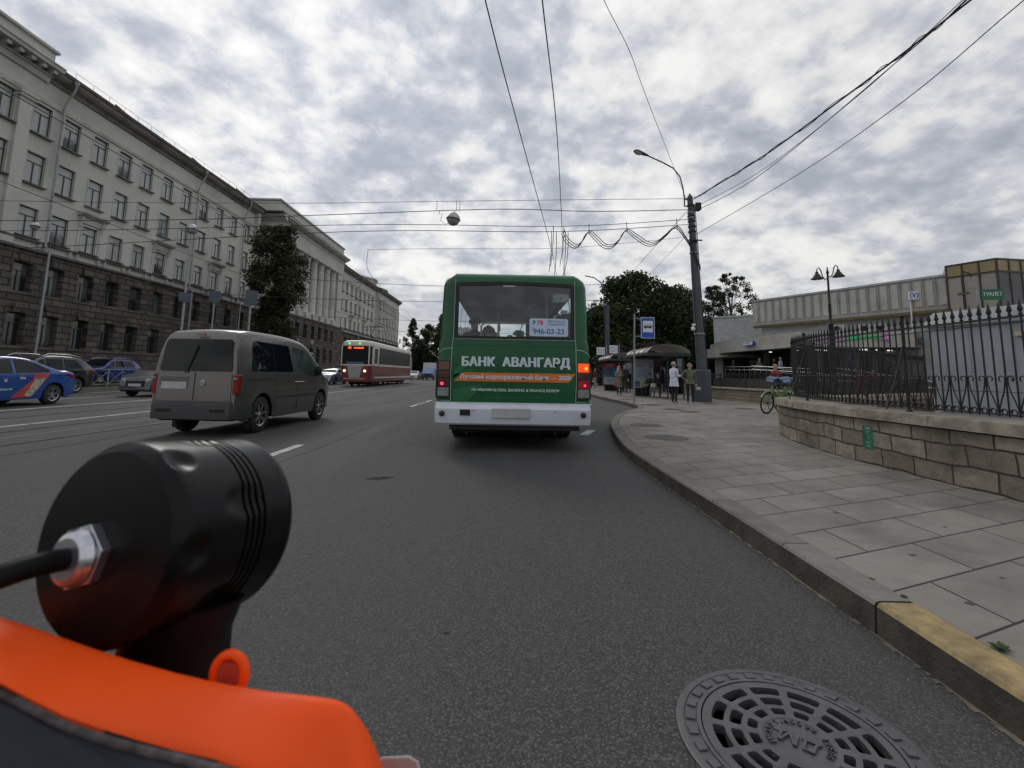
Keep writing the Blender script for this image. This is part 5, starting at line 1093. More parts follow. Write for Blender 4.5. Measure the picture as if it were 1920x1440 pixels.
# ================================================================== people
def person(label, loc, rz, h=1.68, top=(.5, .5, .5), legs=(.02, .02, .022), hair=(.08, .06, .05), shoe=(.03, .03, .03), pose='stand', coat=0.0, arms='down', group=None, scarf=None, bag=None, skirt=False, step=.0):
    o = thing('person', label, 'person', loc, rz, group); k = h/1.70
    J = {'pelvis': (0, 0, .93), 'waist': (0, 0, 1.06), 'chest': (0, .0, 1.27), 'neckb': (0, -.005, 1.42), 'neck': (0, .005, 1.49), 'head': (0, .02, 1.585), 'crown': (0, .01, 1.665)}
    hipw = .10
    for s, n in ((-1, 'l'), (1, 'r')):
        st = step*s
        J['hip'+n] = (s*hipw, 0, .90); J['knee'+n] = (s*.10, .03+st*.6, .49); J['ank'+n] = (s*.10, -.02+st, .09); J['toe'+n] = (s*.115, .13+st, .035)
        J['sho'+n] = (s*.18, 0, 1.38); J['elb'+n] = (s*.235, -.02, 1.11); J['wri'+n] = (s*.23, .05, .87); J['hand'+n] = (s*.225, .07, .78)
        if arms == 'front' or (arms == 'one' and s > 0): J['elb'+n] = (s*.23, .02, 1.12); J['wri'+n] = (s*.13, .22, 1.13); J['hand'+n] = (s*.07, .26, 1.16)
        if arms == 'hip' and s > 0: J['elb'+n] = (s*.34, -.04, 1.14); J['wri'+n] = (s*.19, .06, .98); J['hand'+n] = (s*.15, .09, .96)
    if pose == 'sit':
        for key in list(J):
            x, y, z = J[key]; J[key] = (x, y, z-.42)
        for s, n in ((-1, 'l'), (1, 'r')):
            J['hip'+n] = (s*.1, .02, .50); J['knee'+n] = (s*.12, .44, .50); J['ank'+n] = (s*.12, .46, .09); J['toe'+n] = (s*.13, .60, .035)
            J['elb'+n] = (s*.24, .04, .72); J['wri'+n] = (s*.14, .28, .66); J['hand'+n] = (s*.08, .34, .64)
    R = {'pelvis': .145, 'waist': .135, 'chest': .15, 'neckb': .085, 'neck': .055, 'head': .098, 'crown': .075, 'hip': .095, 'knee': .062, 'ank': .042, 'toe': .035, 'sho': .066, 'elb': .045, 'wri': .033, 'hand': .034}
    E_ = [('pelvis', 'waist'), ('waist', 'chest'), ('chest', 'neckb'), ('neckb', 'neck'), ('neck', 'head'), ('head', 'crown')]
    for n in 'lr': E_ += [('pelvis', 'hip'+n), ('hip'+n, 'knee'+n), ('knee'+n, 'ank'+n), ('ank'+n, 'toe'+n), ('chest', 'sho'+n), ('sho'+n, 'elb'+n), ('elb'+n, 'wri'+n), ('wri'+n, 'hand'+n)]
    keys = list(J); me = bpy.data.meshes.new('person_body'); vs = [tuple(c*k for c in J[q]) for q in keys]; es = [(keys.index(a), keys.index(b)) for a, b in E_]
    # five short fingers on each hand
    for n in 'lr':
        w_, hd = Vector(vs[keys.index('wri'+n)]), Vector(vs[keys.index('hand'+n)]); d = (hd-w_).normalized(); sd = Vector((1, 0, 0)) if abs(d.x) < .8 else Vector((0, 0, 1)); sd = (sd-d*sd.dot(d)).normalized(); fw_ = d.cross(sd)
        for f in range(4):
            o1 = hd+sd*(f-1.5)*.019; vs += [tuple(o1+d*.03), tuple(o1+d*(.075-.006*abs(f-1.5))+fw_*.012)]; es += [(keys.index('hand'+n), len(vs)-2), (len(vs)-2, len(vs)-1)]
        vs += [tuple(w_.lerp(hd, .6)-sd*.038+fw_*.01), tuple(hd-sd*.045+d*.03+fw_*.02)]; es += [(keys.index('wri'+n), len(vs)-2), (len(vs)-2, len(vs)-1)]
    me.from_pydata(vs, es, []); b = bpy.data.objects.new('body', me); COL.objects.link(b)
    b.modifiers.new('skin', 'SKIN'); sd_ = me.skin_vertices[0].data if me.skin_vertices else None
    if sd_ is None:
        bpy.context.view_layer.objects.active = b; bpy.context.view_layer.update(); sd_ = me.skin_vertices[0].data
    for i in range(len(vs)):
        if i < len(keys):
            q = keys[i]; r = R.get(q, R.get(q[:-1], .05))
            rx, ry = (r*.8, r*1.12) if q in ('chest', 'waist', 'pelvis') else (r, r)
            if coat and q in ('pelvis', 'waist', 'chest'): rx *= 1.08; ry *= 1.05
            sd_[i].radius = (rx*k, ry*k)
        else: sd_[i].radius = (.0095, .0095)
        sd_[i].use_root = (i == 0)
    ss = b.modifiers.new('sub', 'SUBSURF'); ss.levels = ss.render_levels = 1
    dg = bpy.context.evaluated_depsgraph_get(); dg.update(); nm = bpy.data.meshes.new_from_object(b.evaluated_get(dg)); bpy.data.objects.remove(b)
    b = bpy.data.objects.new('body', nm); COL.objects.link(b); b.parent = o
    cl = M('cloth_%02d_%02d_%02d' % tuple(int(c*99) for c in top), top, .85, var=.12, vs=5, bump=.3, bs=30); lg = M('cloth_%02d_%02d_%02d' % tuple(int(c*99) for c in legs), legs, .85, var=.12, vs=5, bump=.3, bs=30); sh = M('shoe_%02d' % int(shoe[0]*99), shoe, .6, var=.1)
    nm.materials.clear()
    for m_ in (cl, lg, SKIN, sh): nm.materials.append(m_)
    zp = (J['pelvis'][2]-.02)*k; hands = [Vector(vs[keys.index('wri'+n)]) for n in 'lr'] ; hd_ = [Vector(vs[keys.index('hand'+n)]) for n in 'lr']; els = [Vector(vs[keys.index('elb'+n)]) for n in 'lr']
    neck = J['neckb'][2]*k
    for p in nm.polygons:
        c = p.center; mi = 0
        if c.z > neck+.03: mi = 2
        elif min((c-hd_[0]).length, (c-hd_[1]).length) < .085*k and min((c-q).length for q in hands)+.01 > 0 and min((c-hd_[i]).length-(c-hands[i]).length for i in (0, 1)) < .0: mi = 2
        elif c.z < zp and not (min((c-els[i]).length for i in (0, 1)) < .2*k and abs(c.x) > .17*k): mi = 1
        if pose == 'sit' and c.y > .12 and c.z < .62*k and min((c-h_).length for h_ in hd_) > .10: mi = 1
        if c.z < .075*k: mi = 3
        p.material_index = mi; p.use_smooth = True
    # head detail: nose, ears, eyes, mouth
    hx, hy, hz_ = (c*k for c in J['head']); q = MB(); q.sphere((hx, hy+.108*k, hz_-.005), .017, SKIN, 6, 4, .8, 1, 1.3)
    for s in (-1, 1): q.sphere((hx+s*.098*k, hy, hz_), .024, SKIN, 6, 4, .4, .7, 1.2)
    q.build('nose_and_ears', b, smooth=60)
    q = MB()
    for s in (-1, 1): q.sphere((hx+s*.035*k, hy+.094*k, hz_+.022*k), .011, DARK, 6, 4)
    q.box(hx-.025, hx+.025, hy+.088*k, hy+.102*k, hz_-.05*k, hz_-.043*k, M('lips', (.25, .08, .07), .6)); q.build('eyes', b)
    # hair cap or scarf
    hm = M('hair_%02d_%02d' % (int(hair[0]*99), int(hair[2]*99)), hair, .7, var=.25, vs=20, bump=.6, bs=60); q = MB(); rg_ = []
    for j in range(8):
        ph = pi*.62*j/7; rg_.append([Vector((hx+.112*k*sin(ph)*cos(a), hy-.012*k+.118*k*sin(ph)*sin(a)*(1 if sin(a) < 0 else (.86 if ph < 1.1 else .25)), hz_+.03*k+.108*k*cos(ph)*(1 if sin(a) < .3 or ph < 1.2 else .8))) for a in [2*pi*i/16 for i in range(16)]])
    q.loft(rg_, hm if scarf is None else M('scarf_pale', scarf, .85, var=.15, vs=15, bump=.4, bs=30), caps=False)
    if scarf: q.lathe([(.115*k, hz_+.0), (.12*k, hz_-.06), (.10*k, hz_-.12), (.15*k, hz_-.2)], MATS['scarf_pale'], (hx, hy-.02, 0), seg=16, caps=False, a0=radians(125), a1=radians(415))
    q.build('hair' if scarf is None else 'headscarf', o, smooth=70)
    if coat:
        # open hem below the waist, following the hips
        z1 = J['waist'][2]*k; z0 = z1-coat; q = MB()
        q.loft([[Vector((.0+w_*cos(a)*(1+.03*sin(5*a)*t), (.70+.05*t)*w_*sin(a)+.0, z1+(z0-z1)*t)) for a in [2*pi*i/20 for i in range(20)]] for t, w_ in ((0, .172*k), (.3, .19*k), (.7, .205*k), (1, .222*k))], cl, caps=False); q.build('coat_hem' if not skirt else 'skirt', o, smooth=70)
        m_ = o.children[-1].modifiers.new('s', 'SOLIDIFY'); m_.thickness = .012
    if bag:
        bc, bp_, bs_, bl_ = bag; q = MB(); x, y, z = bp_; q.loft([[Vector((x+sx_*bs_, y+sy_*bs_*.45, z+zz*bs_)) for sx_, sy_ in ((-w_, -w_), (w_, -w_), (w_, w_), (-w_, w_))] for zz, w_ in ((-.7, .75), (-.6, .95), (.2, 1.0), (.7, .75))], M('bag_%02d_%02d' % (int(bc[0]*99), int(bc[2]*99)), bc, .6, var=.15)); q.tube([(x-.5*bs_, y, z+.6*bs_), (x-.35*bs_, y, z+1.4*bs_), (x+.35*bs_, y, z+1.4*bs_), (x+.5*bs_, y, z+.6*bs_)], .01, CABLE, 5)
        ob_ = tag(q.build('handbag', None, smooth=50), bl_, 'bag'); ob_.matrix_world = Matrix.Translation(Vector(loc)) @ Matrix.Rotation(rz, 4, 'Z')
    return o
Z = .146
person('person in a white coat and dark trousers standing beside the big grey pole', (6.81, 18.91, Z), radians(-70), 1.66, (.62, .66, .74), (.016, .016, .018), (.35, .3, .24), (.5, .5, .5), arms='front', coat=.34)
person('person in an olive green jacket and black trousers at the pole cabinet', (7.53, 19.10, Z), radians(170), 1.62, (.11, .14, .085), (.012, .012, .013), (.32, .26, .2), (.3, .28, .25), arms='hip', coat=.22, bag=((.4, .4, .38), (-.30, .05, .62), .09, 'small pale handbag hanging from the green-jacketed person\'s arm'))
person('person in a pale headscarf and beige patterned coat near the bus stop sign', (6.25, 25.74, Z), radians(-160), 1.60, (.24, .21, .16), (.016, .016, .018), (.3, .3, .3), (.2, .2, .2), arms='front', coat=.52, scarf=(.46, .40, .36), bag=((.45, .12, .14), (.26, .05, .62), .11, 'pink carrier bag hanging beside the headscarfed person'))
person('person dressed in black walking behind the headscarfed person', (7.45, 29.2, Z), radians(150), 1.78, (.016, .016, .018), (.014, .014, .016), (.03, .03, .03), step=.10)
person('person in a black coat with a cream bag seated in the shelter', (7.95, 24.35, Z), radians(120), 1.66, (.018, .018, .02), (.14, .15, .16), (.1, .08, .06), pose='sit', bag=((.5, .47, .36), (.0, .36, .62), .15, 'cream bag on the lap of the person seated in the shelter'))
person('person in dark clothes seated deeper in the shelter by the poster', (7.75, 25.15, Z), radians(120), 1.62, (.03, .028, .03), (.02, .02, .02), (.12, .08, .06), pose='sit')
person('passenger with a round dark head in the rear left seat of the bus', (-.58, 8.75, 1.0), radians(5), 1.66, (.03, .035, .04), (.02, .02, .02), (.03, .025, .02), pose='sit')
person('second passenger farther forward inside the bus', (-.33, 10.2, 1.0), radians(-5), 1.60, (.05, .05, .06), (.02, .02, .02), (.04, .03, .025), pose='sit')
# ================================================================== bus stop: sign, shelters
st = thing('bus_stop_sign', 'blue and white bus stop sign on a thin steel pole at the kerb', 'sign', (5.05, 18.4, Z))
mb = MB(); mb.tube([(0, 0, -.1), (.02, 0, 1.5), (.06, 0, 3.53)], .032, STEEL, 10); mb.lathe([(.07, 0), (.07, .02), (.035, .03)], STEEL, seg=12); mb.build('pole', st, smooth=40)
SB_ = M('sign_blue', (.008, .06, .40), .35, var=.04); SW_ = M('sign_white', (.62, .66, .72), .4, var=.03)
mb = MB(); mb.box(.30, .86, -.015, .015, 2.55, 3.40, STEEL); pn = mb.build('panel', st, bevel=.01)
mb = MB(); mb.box(.315, .845, -.019, -.016, 2.565, 3.385, SW_); mb.box(.33, .83, -.022, -.0195, 2.58, 3.37, SB_); mb.box(.385, .775, -.025, -.0225, 2.80, 3.25, SW_); mb.build('face', pn)
mb = MB(); mb.box(.425, .735, -.029, -.026, 2.975, 3.10, DARK)
for x in (.44, .485, .53, .575, .62, .665): mb.box(x, x+.033, -.032, -.0295, 3.04, 3.085, SW_)
for x in (.48, .68): mb.lathe([(0, 0), (.03, 0)], DARK, (x, -.031, 2.975), T=Matrix.Rotation(pi/2, 4, 'X'), seg=14, caps=False)
mb.build('bus_symbol', pn); mb = MB(); mb.box(.0, .32, -.012, .012, 3.33, 3.36, STEEL); mb.box(.0, .32, -.012, .012, 2.62, 2.65, STEEL); mb.build('bracket', st)
POLY = M('shelter_polycarbonate', (.52, .50, .43), .4, var=.12, vs=2, dirt=.4, dcol=(.14, .13, .11)); SHF = M('shelter_frame', (.02, .025, .03), .5, var=.1); PG = glass_mat('shelter_glass', (.7, .76, .76), .03, .75)
def shelter(label, loc, Lw, poster):
    o = thing('bus_shelter', label, 'bus shelter', loc, group='bus shelters at the stop'); wd = 1.55
    # vault axis along y; opening faces -x
    n = 14; A = [pi*i/n for i in range(n+1)]; rx, rz_ = wd/2+.25, .42; zc = 2.18
    mb = MB(); mb.loft([[Vector((wd/2-rx*cos(a), y, zc+rz_*sin(a))) for a in A] for y in (-.35, Lw+.35)], POLY, wrap=False, caps=False); r = mb.build('roof', o, smooth=60); m_ = r.modifiers.new('s', 'SOLIDIFY'); m_.thickness = .012
    mb = MB()
    for k in range(6):
        y = -.35+(Lw+.7)*k/5; mb.tube([(wd/2-(rx+.01)*cos(a), y, zc+(rz_+.012)*sin(a)) for a in A], .022, SHF, 5)
    mb.tube([(wd/2-rx*cos(A[7]), -.35, zc+rz_+.01), (wd/2, Lw+.35, zc+rz_+.01)], .02, SHF, 5)
    for x in (wd/2-rx, wd/2+rx): mb.beam((x, -.36, zc-.03), (x, Lw+.36, zc-.03), .05, .12, SHF)
    for y in (-.32, Lw+.32): mb.beam((wd/2-rx, y, zc-.05), (wd/2+rx, y, zc-.05), .05, .16, SHF)
    mb.build('roof_frame', o)
    for x, y in ((wd, 0), (wd, Lw/2), (wd, Lw), (.15, Lw), (.15, 0) if False else (wd*.5, 0)): mb = MB(); mb.tube([(x, y, 0), (x, y, 2.16)], .035, SHF, 8); mb.build('post', o)
    mb = MB(); mb.box(wd-.006, wd+.006, .05, Lw/2-.05, .25, 1.95, PG); mb.box(wd-.006, wd+.006, Lw/2+.05, Lw-.05, .25, 1.95, PG); mb.box(wd*.55, wd-.05, -.006, .006, .25, 1.95, PG); mb.build('glass_panel', o)
    mb = MB(); mb.box(wd-.5, wd-.12, .35, Lw-.5, .42, .46, M('bench_wood', (.12, .08, .05), .7)); [mb.tube([(wd-.3, y, 0), (wd-.3, y, .42)], .025, SHF, 6) for y in (.5, Lw-.7)]; mb.build('bench', o)
    mb = MB(); mb.box(-.02, 1.22, Lw-.10, Lw+.10, .36, 2.08, SHF); mb.box(.2, 1.0, Lw-.14, Lw+.14, 0, .36, DARK); lb = mb.build('poster_case', o, bevel=.015)
    if poster == 1:
        mb = MB(); mb.box(.05, 1.15, Lw-.108, Lw-.102, .45, 2.0, M('poster_pale', (.40, .45, .52), .5, var=.1, vs=4)); mb.box(.05, 1.15, Lw-.110, Lw-.1085, 1.72, 1.98, M('poster_band', (.30, .34, .36), .5)); mb.box(.48, .72, Lw-.112, Lw-.1085, .52, .86, M('poster_lime', (.35, .48, .08), .5, var=.2, vs=10)); mb.box(.10, .38, Lw-.112, Lw-.1085, .5, .8, M('poster_grey_figure', (.10, .13, .25), .6, var=.5, vs=12)); mb.box(.85, 1.1, Lw-.112, Lw-.1085, .5, .84, MATS['poster_grey_figure']); pf = mb.build('poster', lb)
        text('РЕМОНТ', .17, M('poster_brown', (.32, .06, .04), .5), 'lettering', pf, (.42, Lw-.114, 1.62), ext=.001, bold=.004, sx=.9); text('777-72-77', .19, M('poster_navy', (.02, .04, .2), .5), 'lettering', pf, (.6, Lw-.114, 1.05), ext=.001, bold=.004)
        for z in (1.45, 1.36, 1.27, 1.2): text('ремонт квартир и комнат', .065, MATS['poster_navy'], 'lettering', pf, (.6, Lw-.114, z), ext=.001)
        text('ЗБ', .17, MATS['poster_brown'], 'lettering', pf, (.98, Lw-.114, 1.62), ext=.001, bold=.006)
    else:
        mb = MB(); mb.box(.05, 1.15, Lw-.108, Lw-.102, .45, .98, M('poster_pale2', (.42, .46, .52), .5, var=.08)); mb.box(.05, 1.15, Lw-.108, Lw-.102, .98, 1.66, M('poster_blue', (.06, .22, .42), .5, var=.15, vs=3)); mb.box(.05, 1.15, Lw-.108, Lw-.102, 1.66, 2.0, M('poster_red', (.36, .03, .05), .5, var=.1)); mb.lathe([(.14, 0), (.25, 0)], M('poster_dark_red', (.2, .05, .07), .5), (.38, Lw-.112, 1.36), T=Matrix.Rotation(pi/2, 4, 'X'), seg=20, caps=False); pf = mb.build('poster', lb)
        for z in (1.88, 1.77): text('ВЫГОДНО', .10, SW_, 'lettering', pf, (.55, Lw-.112, z), ext=.001, bold=.002)
        text('12 5', .2, MATS['poster_navy'], 'lettering', pf, (.45, Lw-.112, .72), ext=.001, bold=.004)
    return o
shelter('nearer bus shelter with vaulted roof and pale telephone-number poster', (7.05, 22.6, Z), 3.4, 1)
shelter('farther bus shelter with red and blue poster', (7.2, 31.2, Z), 3.4, 2)
mb = MB()
for (x, y, z, w_, h_, lb) in ((7.35, 36, 3.15, .62, .58, 'white route board on a post left of another behind the far shelter'), (8.35, 36, 3.3, .62, .62, 'taller white route board on a post behind the far shelter')):
    o = thing('route_board', lb, 'sign', (x, y, Z)); mb = MB(); mb.tube([(w_/2+.12, 0, 0), (w_/2+.12, 0, z+.25)], .035, STEEL, 8); mb.build('pole', o)
    mb = MB(); mb.box(-w_/2, w_/2, -.03, .03, z-h_/2-.2, z+h_/2-.2, SW_); mb.box(w_/2, w_/2+.12, -.02, .02, z-.3, z-.2, SB_); pb = mb.build('board', o)
    for k_2 in range(3): text('Маршрут %s' % ('29 44 63'.split()[k_2]), .09, MATS['poster_navy'], 'lettering', pb, (0, -.034, z-.05-.14*k_2), ext=.001)
# ================================================================== big concrete pole with cabinet, lamp arm
CONC = M('pole_painted_grey', (.052, .062, .078), .55, var=.2, vs=3, dirt=.5, dcol=(.13, .12, .10), bump=.2, bs=40); CAB = M('cabinet_grey_blue', (.055, .068, .085), .5, var=.08, vs=1)
pp = thing('street_light_pole', 'big leaning dark concrete pole with curved lamp arm and grey base cabinet', 'street light', (8.75, 20.8, Z))
base = Vector((.05, 0, .1)); tip = Vector((-.31, 0, 9.35))
mb = MB(); mb.tube([base.lerp(tip, t) for t in (0, .15, .3, .5, .75, 1)], [.235, .225, .21, .185, .155, .125], CONC, 20); mb.tube([tip, tip+Vector((-.008, 0, .2))], [.125, .01], CONC, 20)
mb.build('pole', pp, smooth=50)
mb = MB(); mb.lathe([(.37, 0), (.37, 1.36), (.34, 1.40), (.2, 1.42)], CAB, (0.0, 0, 0), seg=6, T=Matrix.Rotation(radians(30), 4, 'Z')); mb.build('cabinet', pp, bevel=.01)
mb = MB()
for z, c_ in ((8.95, IRON), (8.45, IRON), (8.2, IRON), (7.95, IRON), (7.7, IRON), (7.2, IRON), (6.7, STEEL), (8.6, STEEL), (8.35, STEEL), (3.0, STEEL)):
    p = base.lerp(tip, (z-.1)/9.25); r_ = .16+(9.3-z)*.0125; mb.lathe([(r_*.9, -.03), (r_, -.03), (r_, .03), (r_*.9, .03)], c_, p, seg=20)
mb.box(-.10, .14, -.3, .0, 8.72, 9.05, IRON, Matrix.Translation((.0, .12, 0))); mb.box(-.52, .1, -.26, -.2, 7.22, 7.27, IRON); mb.build('bracket', pp)
mb = MB(); mb.tube([(-.57, 0, 8.9), (-.57, 0, 9.3), (-.62, 0, 9.8), (-.75, 0, 10.35), (-1.05, 0, 10.75), (-1.5, 0, 11.0), (-2.05, 0, 11.25), (-2.3, 0, 11.36)], .032, CAB, 8); mb.tube([(-.57, 0, 8.92), (-.4, 0, 8.92)], .025, CAB, 6); mb.tube([(-.57, 0, 9.25), (-.4, 0, 9.25)], .03, CAB, 6); am = mb.build('lamp_arm', pp, smooth=60)
D = Vector((-1, 0, .33)).normalized(); U = Vector((.33, 0, 1)).normalized(); S_ = Vector((0, 1, 0)); c0 = Vector((-2.2, 0, 11.32)); mb = MB(); HEADM = M('lamp_housing', (.06, .065, .075), .45, .2, var=.1)
mb.loft([[c0+D*t+U*(h_*sin(a) if sin(a) > 0 else .02*sin(a))+S_*w_*cos(a) for a in [2*pi*i/16 for i in range(16)]] for t, w_, h_ in ((0, .04, .04), (.08, .07, .07), (.3, .12, .10), (.52, .165, .12), (.66, .15, .10), (.74, .06, .04))], HEADM); hd = mb.build('lamp_head', am, smooth=50)
mb = MB(); mb.loft([[c0+D*t+U*(-h_*abs(sin(a))-.01)+S_*w_*cos(a) for a in [pi*i/10 for i in range(11)]] for t, w_, h_ in ((.32, .06, .03), (.42, .12, .085), (.55, .14, .10), (.68, .10, .06))], M('lamp_glass', (.45, .46, .46), .15, var=.1, coat=.5), wrap=False); mb.build('lamp_glass', hd, smooth=60)
mb = MB(); 
for dx, sw in ((.20, 0), (.23, .02), (-.20, .03)): mb.tube([(base.lerp(tip, t).x+dx*(1-.4*t)+sw*sin(t*9), -.13, z) for t, z in [(z/9.3, z) for z in (1.4, 3, 4.5, 6, 7.5, 8.8)]], .013, CABLE, 5)
mb.build('cable', pp)
# camera on the pole
mb = MB(); mb.box(-.36, -.2, -.1, .05, 3.35, 3.45, WHITE); mb.sphere((-.35, -.04, 3.22), .10, WHITE, 12, 8); mb.build('camera', pp, smooth=50)
o = thing('street_light_pole', 'distant grey pole with a curved lamp arm right behind the bus edge', 'street light', (9.0, 41, Z)); mb = MB(); mb.tube([(0, 0, 0), (-.05, 0, 7.3)], [.26, .17], CONC, 14); mb.build('pole', o); mb = MB(); mb.tube([(-.3, 0, 5.8), (-.32, 0, 8.4), (-.55, 0, 9.3), (-1.2, 0, 9.75), (-2.0, 0, 9.9)], .05, CAB, 6); mb.build('lamp_arm', o, smooth=60)
# left side of the road: poles, back of signs, crossed railing
for (x, y, zt_, r_, pan, lb) in ((-21.9, 32.0, 10.6, .075, (-.0, 5.62, 6.25, .34), 'thin pole with a dome lamp and grey sign back left of the long building tree'), (-22.0, 35.4, 7.0, .06, (-.0, 6.1, 6.95, .36), 'short pole carrying a grey panel in front of the dark stone floors'), (-22.0, 40.4, 7.9, .09, (-.0, 6.6, 7.9, .48), 'thin pole with the biggest blue-grey panel left of the maple tree')):
    o = thing('sign_pole', lb, 'pole', (x, y, .1)); mb = MB(); mb.tube([(0, 0, 0), (0, 0, zt_)], r_, PIPE, 8); mb.build('pole', o, smooth=40)
    mb = MB(); dx, z0, z1, w_ = pan; T = Matrix.Rotation(radians(35), 4, 'Z'); mb.box(-w_, w_, -.16, -.12, z0, z1, M('sign_back_blue_grey', (.07, .09, .12), .5, .2, var=.08), T); mb.box(-.03, .03, -.12, -.03, z0+.1, z0+.14, PIPE, T); mb.build('panel', o)
RW = M('railing_white', (.26, .28, .29), .5, var=.15); fr = thing('crossed_railing', 'white metal railing with crossed bars along the verge', 'railing'); pm, xm = MB(), MB()
y = 23.4; X = -22.6
while y < 70:
    pm.tube([(X, y, .1), (X, y, 1.12)], .03, RW, 6)
    if y < 68: xm.tube([(X, y, .25), (X, y+1.0, 1.0)], .014, RW, 5); xm.tube([(X, y+1.0, .25), (X, y, 1.0)], .014, RW, 5); xm.tube([(X, y+1, .25), (X, y+2, 1.0)], .014, RW, 5); xm.tube([(X, y+2.0, .25), (X, y+1, 1.0)], .014, RW, 5); xm.tube([(X, y+1, .25), (X, y+1, 1.08)], .014, RW, 5)
    y += 2
pm.build('post', fr); xm.build('crossed_bars', fr); mb = MB(); mb.tube([(X, 23.4, 1.08), (X, 69.4, 1.08)], .022, RW, 6); mb.tube([(X, 23.4, .25), (X, 69.4, .25)], .014, RW, 5); mb.build('rail', fr)
# ================================================================== station on the right
PANB = M('station_panel', (.40, .39, .355), .8, var=.12, vs=.8, dirt=.5, dcol=(.17, .155, .13), bump=.15, bs=20, coords='World'); PANM = M('station_panel_rib', (.46, .45, .41), .75, var=.1, vs=.8, dirt=.35, dcol=(.2, .18, .15), coords='World'); WALLS = brick_mat('station_stone', (.40, .41, .41), (.48, .48, .47), (.26, .25, .23), 1.2, .3, .006, axes='YZ', var=.15, bump=.15, stain=.45, rnd=.05, fbump=.1)
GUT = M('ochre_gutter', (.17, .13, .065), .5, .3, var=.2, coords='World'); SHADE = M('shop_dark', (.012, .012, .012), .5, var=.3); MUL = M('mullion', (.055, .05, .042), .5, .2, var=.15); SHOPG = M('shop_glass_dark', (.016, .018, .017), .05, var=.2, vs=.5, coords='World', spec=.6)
A_, B_ = Vector((23.6, 44.1, 0)), Vector((30.4, 31.2, 0)); dv = (B_-A_).normalized(); nv = Vector((dv.y, -dv.x, 0))   # nv points away from the street? made to face the street below
if nv.x > 0: nv = -nv
LN = (B_-A_).length
def TB_(): return Matrix(((dv.x, -nv.x, 0, A_.x), (dv.y, -nv.y, 0, A_.y), (0, 0, 1, 0), (0, 0, 0, 1)))   # local x along band, local y into the building
T = TB_(); stn = thing('metro_station', 'long pale panelled station pavilion behind the iron fences', 'building')
mb = MB(); mb.box(0, LN, 0, 2.2, 6.2, 8.45, PANB, T); mb.box(-.1, LN+.05, -.12, 2.25, 8.45, 8.6, M('roof_edge_metal', (.42, .44, .45), .4, .3), T); mb.prism([(0, 6.2), (-.0, 6.0), (.35, 5.95), (.35, 6.2)], 0, LN, GUT, 'X', T@Matrix.Identity(4)); mb.build('roof_band', stn)
mb = MB(); n = 21
for k in range(n):
    x0 = LN*(k+.24)/n; x1 = LN*(k+.80)/n; mb.prism([(-.002, 6.42), (-.11, 6.50), (-.11, 8.25), (-.002, 8.33)], x0, x1, PANM, 'X', T)
    if k: mb.box(LN*k/n-.012, LN*k/n+.012, -.003, .02, 6.22, 8.44, SHADE, T)
mb.build('panel_rib', stn)
mb = MB(); mb.box(.4, LN+1, .7, 2.4, 1.2, 6.19, WALLS, T); mb.build('wall', stn)
mb = MB(); mb.tube([T @ Vector((0, .15, 6.0)), T @ Vector((LN, .15, 6.0))], .07, GUT, 6); mb.build('gutter', stn)
# canopy: a run parallel to the street and a run turning to face it
P = [(20.9, 44.0), (21.6, 35.0), (28.9, 32.6), (31.5, 34.5), (33, 44), (22, 50)]
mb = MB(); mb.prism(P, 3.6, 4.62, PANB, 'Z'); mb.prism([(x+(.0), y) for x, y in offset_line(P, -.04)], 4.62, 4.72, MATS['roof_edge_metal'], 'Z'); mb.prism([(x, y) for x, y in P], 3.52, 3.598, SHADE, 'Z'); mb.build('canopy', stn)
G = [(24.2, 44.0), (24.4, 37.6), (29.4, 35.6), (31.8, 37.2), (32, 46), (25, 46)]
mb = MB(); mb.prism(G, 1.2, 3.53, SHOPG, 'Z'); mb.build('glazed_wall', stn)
mb = MB()
for (a, b, n) in ((G[0], G[1], 7), (G[1], G[2], 9), (G[2], G[3], 4)):
    for k in range(n+1):
        t = k/n; x, y = a[0]+(b[0]-a[0])*t, a[1]+(b[1]-a[1])*t; mb.box(x-.07, x+.07, y-.12, y+.05, 1.2, 3.5, MUL)
    for z in (1.9, 3.0): mb.beam((a[0], a[1]-.03, z), (b[0], b[1]-.03, z), .06, .08, MUL)
mb.build('mullion', stn)
LT = M('ceiling_lamp_tube', (1, .96, .88), .4, var=0, emit=1.3)
random.seed(21)
for (x, y) in ((23.0, 37.0), (24.4, 36.1), (25.2, 36.3), (26.0, 35.4), (27.2, 35.1), (26.6, 34.4), (28.0, 34.6), (29.2, 35.0), (22.6, 40)):
    mb = MB(); mb.box(x-.3, x+.3, y-.05, y+.05, 3.46, 3.515, LT); mb.build('ceiling_lamp', stn)
for x, y in ((22.6, 36.5), (22.4, 40), (25.2, 34.9), (27.8, 34.2)): mb = MB(); mb.box(x-.18, x+.18, y-.18, y+.18, 1.2, 3.53, MUL); mb.build('pillar', stn)
# stained terrace, steps and ramp railing
mb = MB(); mb.prism([(20.4, 46), (20.8, 36.6), (24.0, 33.6), (30.5, 30.6), (36, 36), (36, 46)], .12, 1.2, M('terrace_dark_stone', (.07, .068, .062), .85, var=.25, vs=1.5, coords='World'), 'Z'); structure(mb, 'station_terrace')
RS = M('rail_stainless', (.30, .30, .29), .4, .6, var=.05); rl = thing('ramp_railing', 'pale tubular handrail sloping along the station terrace', 'railing')
mb = MB()
for z in (1.05, .78): mb.tube([(20.5, 43.5, 1.2+z), (20.7, 37, 1.2+z-.1), (22.6, 31.5, .4+z)], .028, RS, 6); mb.tube([(20.6, 39, 1.2+z), (21.6, 33, .9+z)], .028, RS, 6)
for i in range(9): t = i/8; mb.tube([(20.5+.2*t, 43.5-6.5*t, 1.2), (20.5+.2*t, 43.5-6.5*t, 2.2-.1*t)], .02, RS, 5)
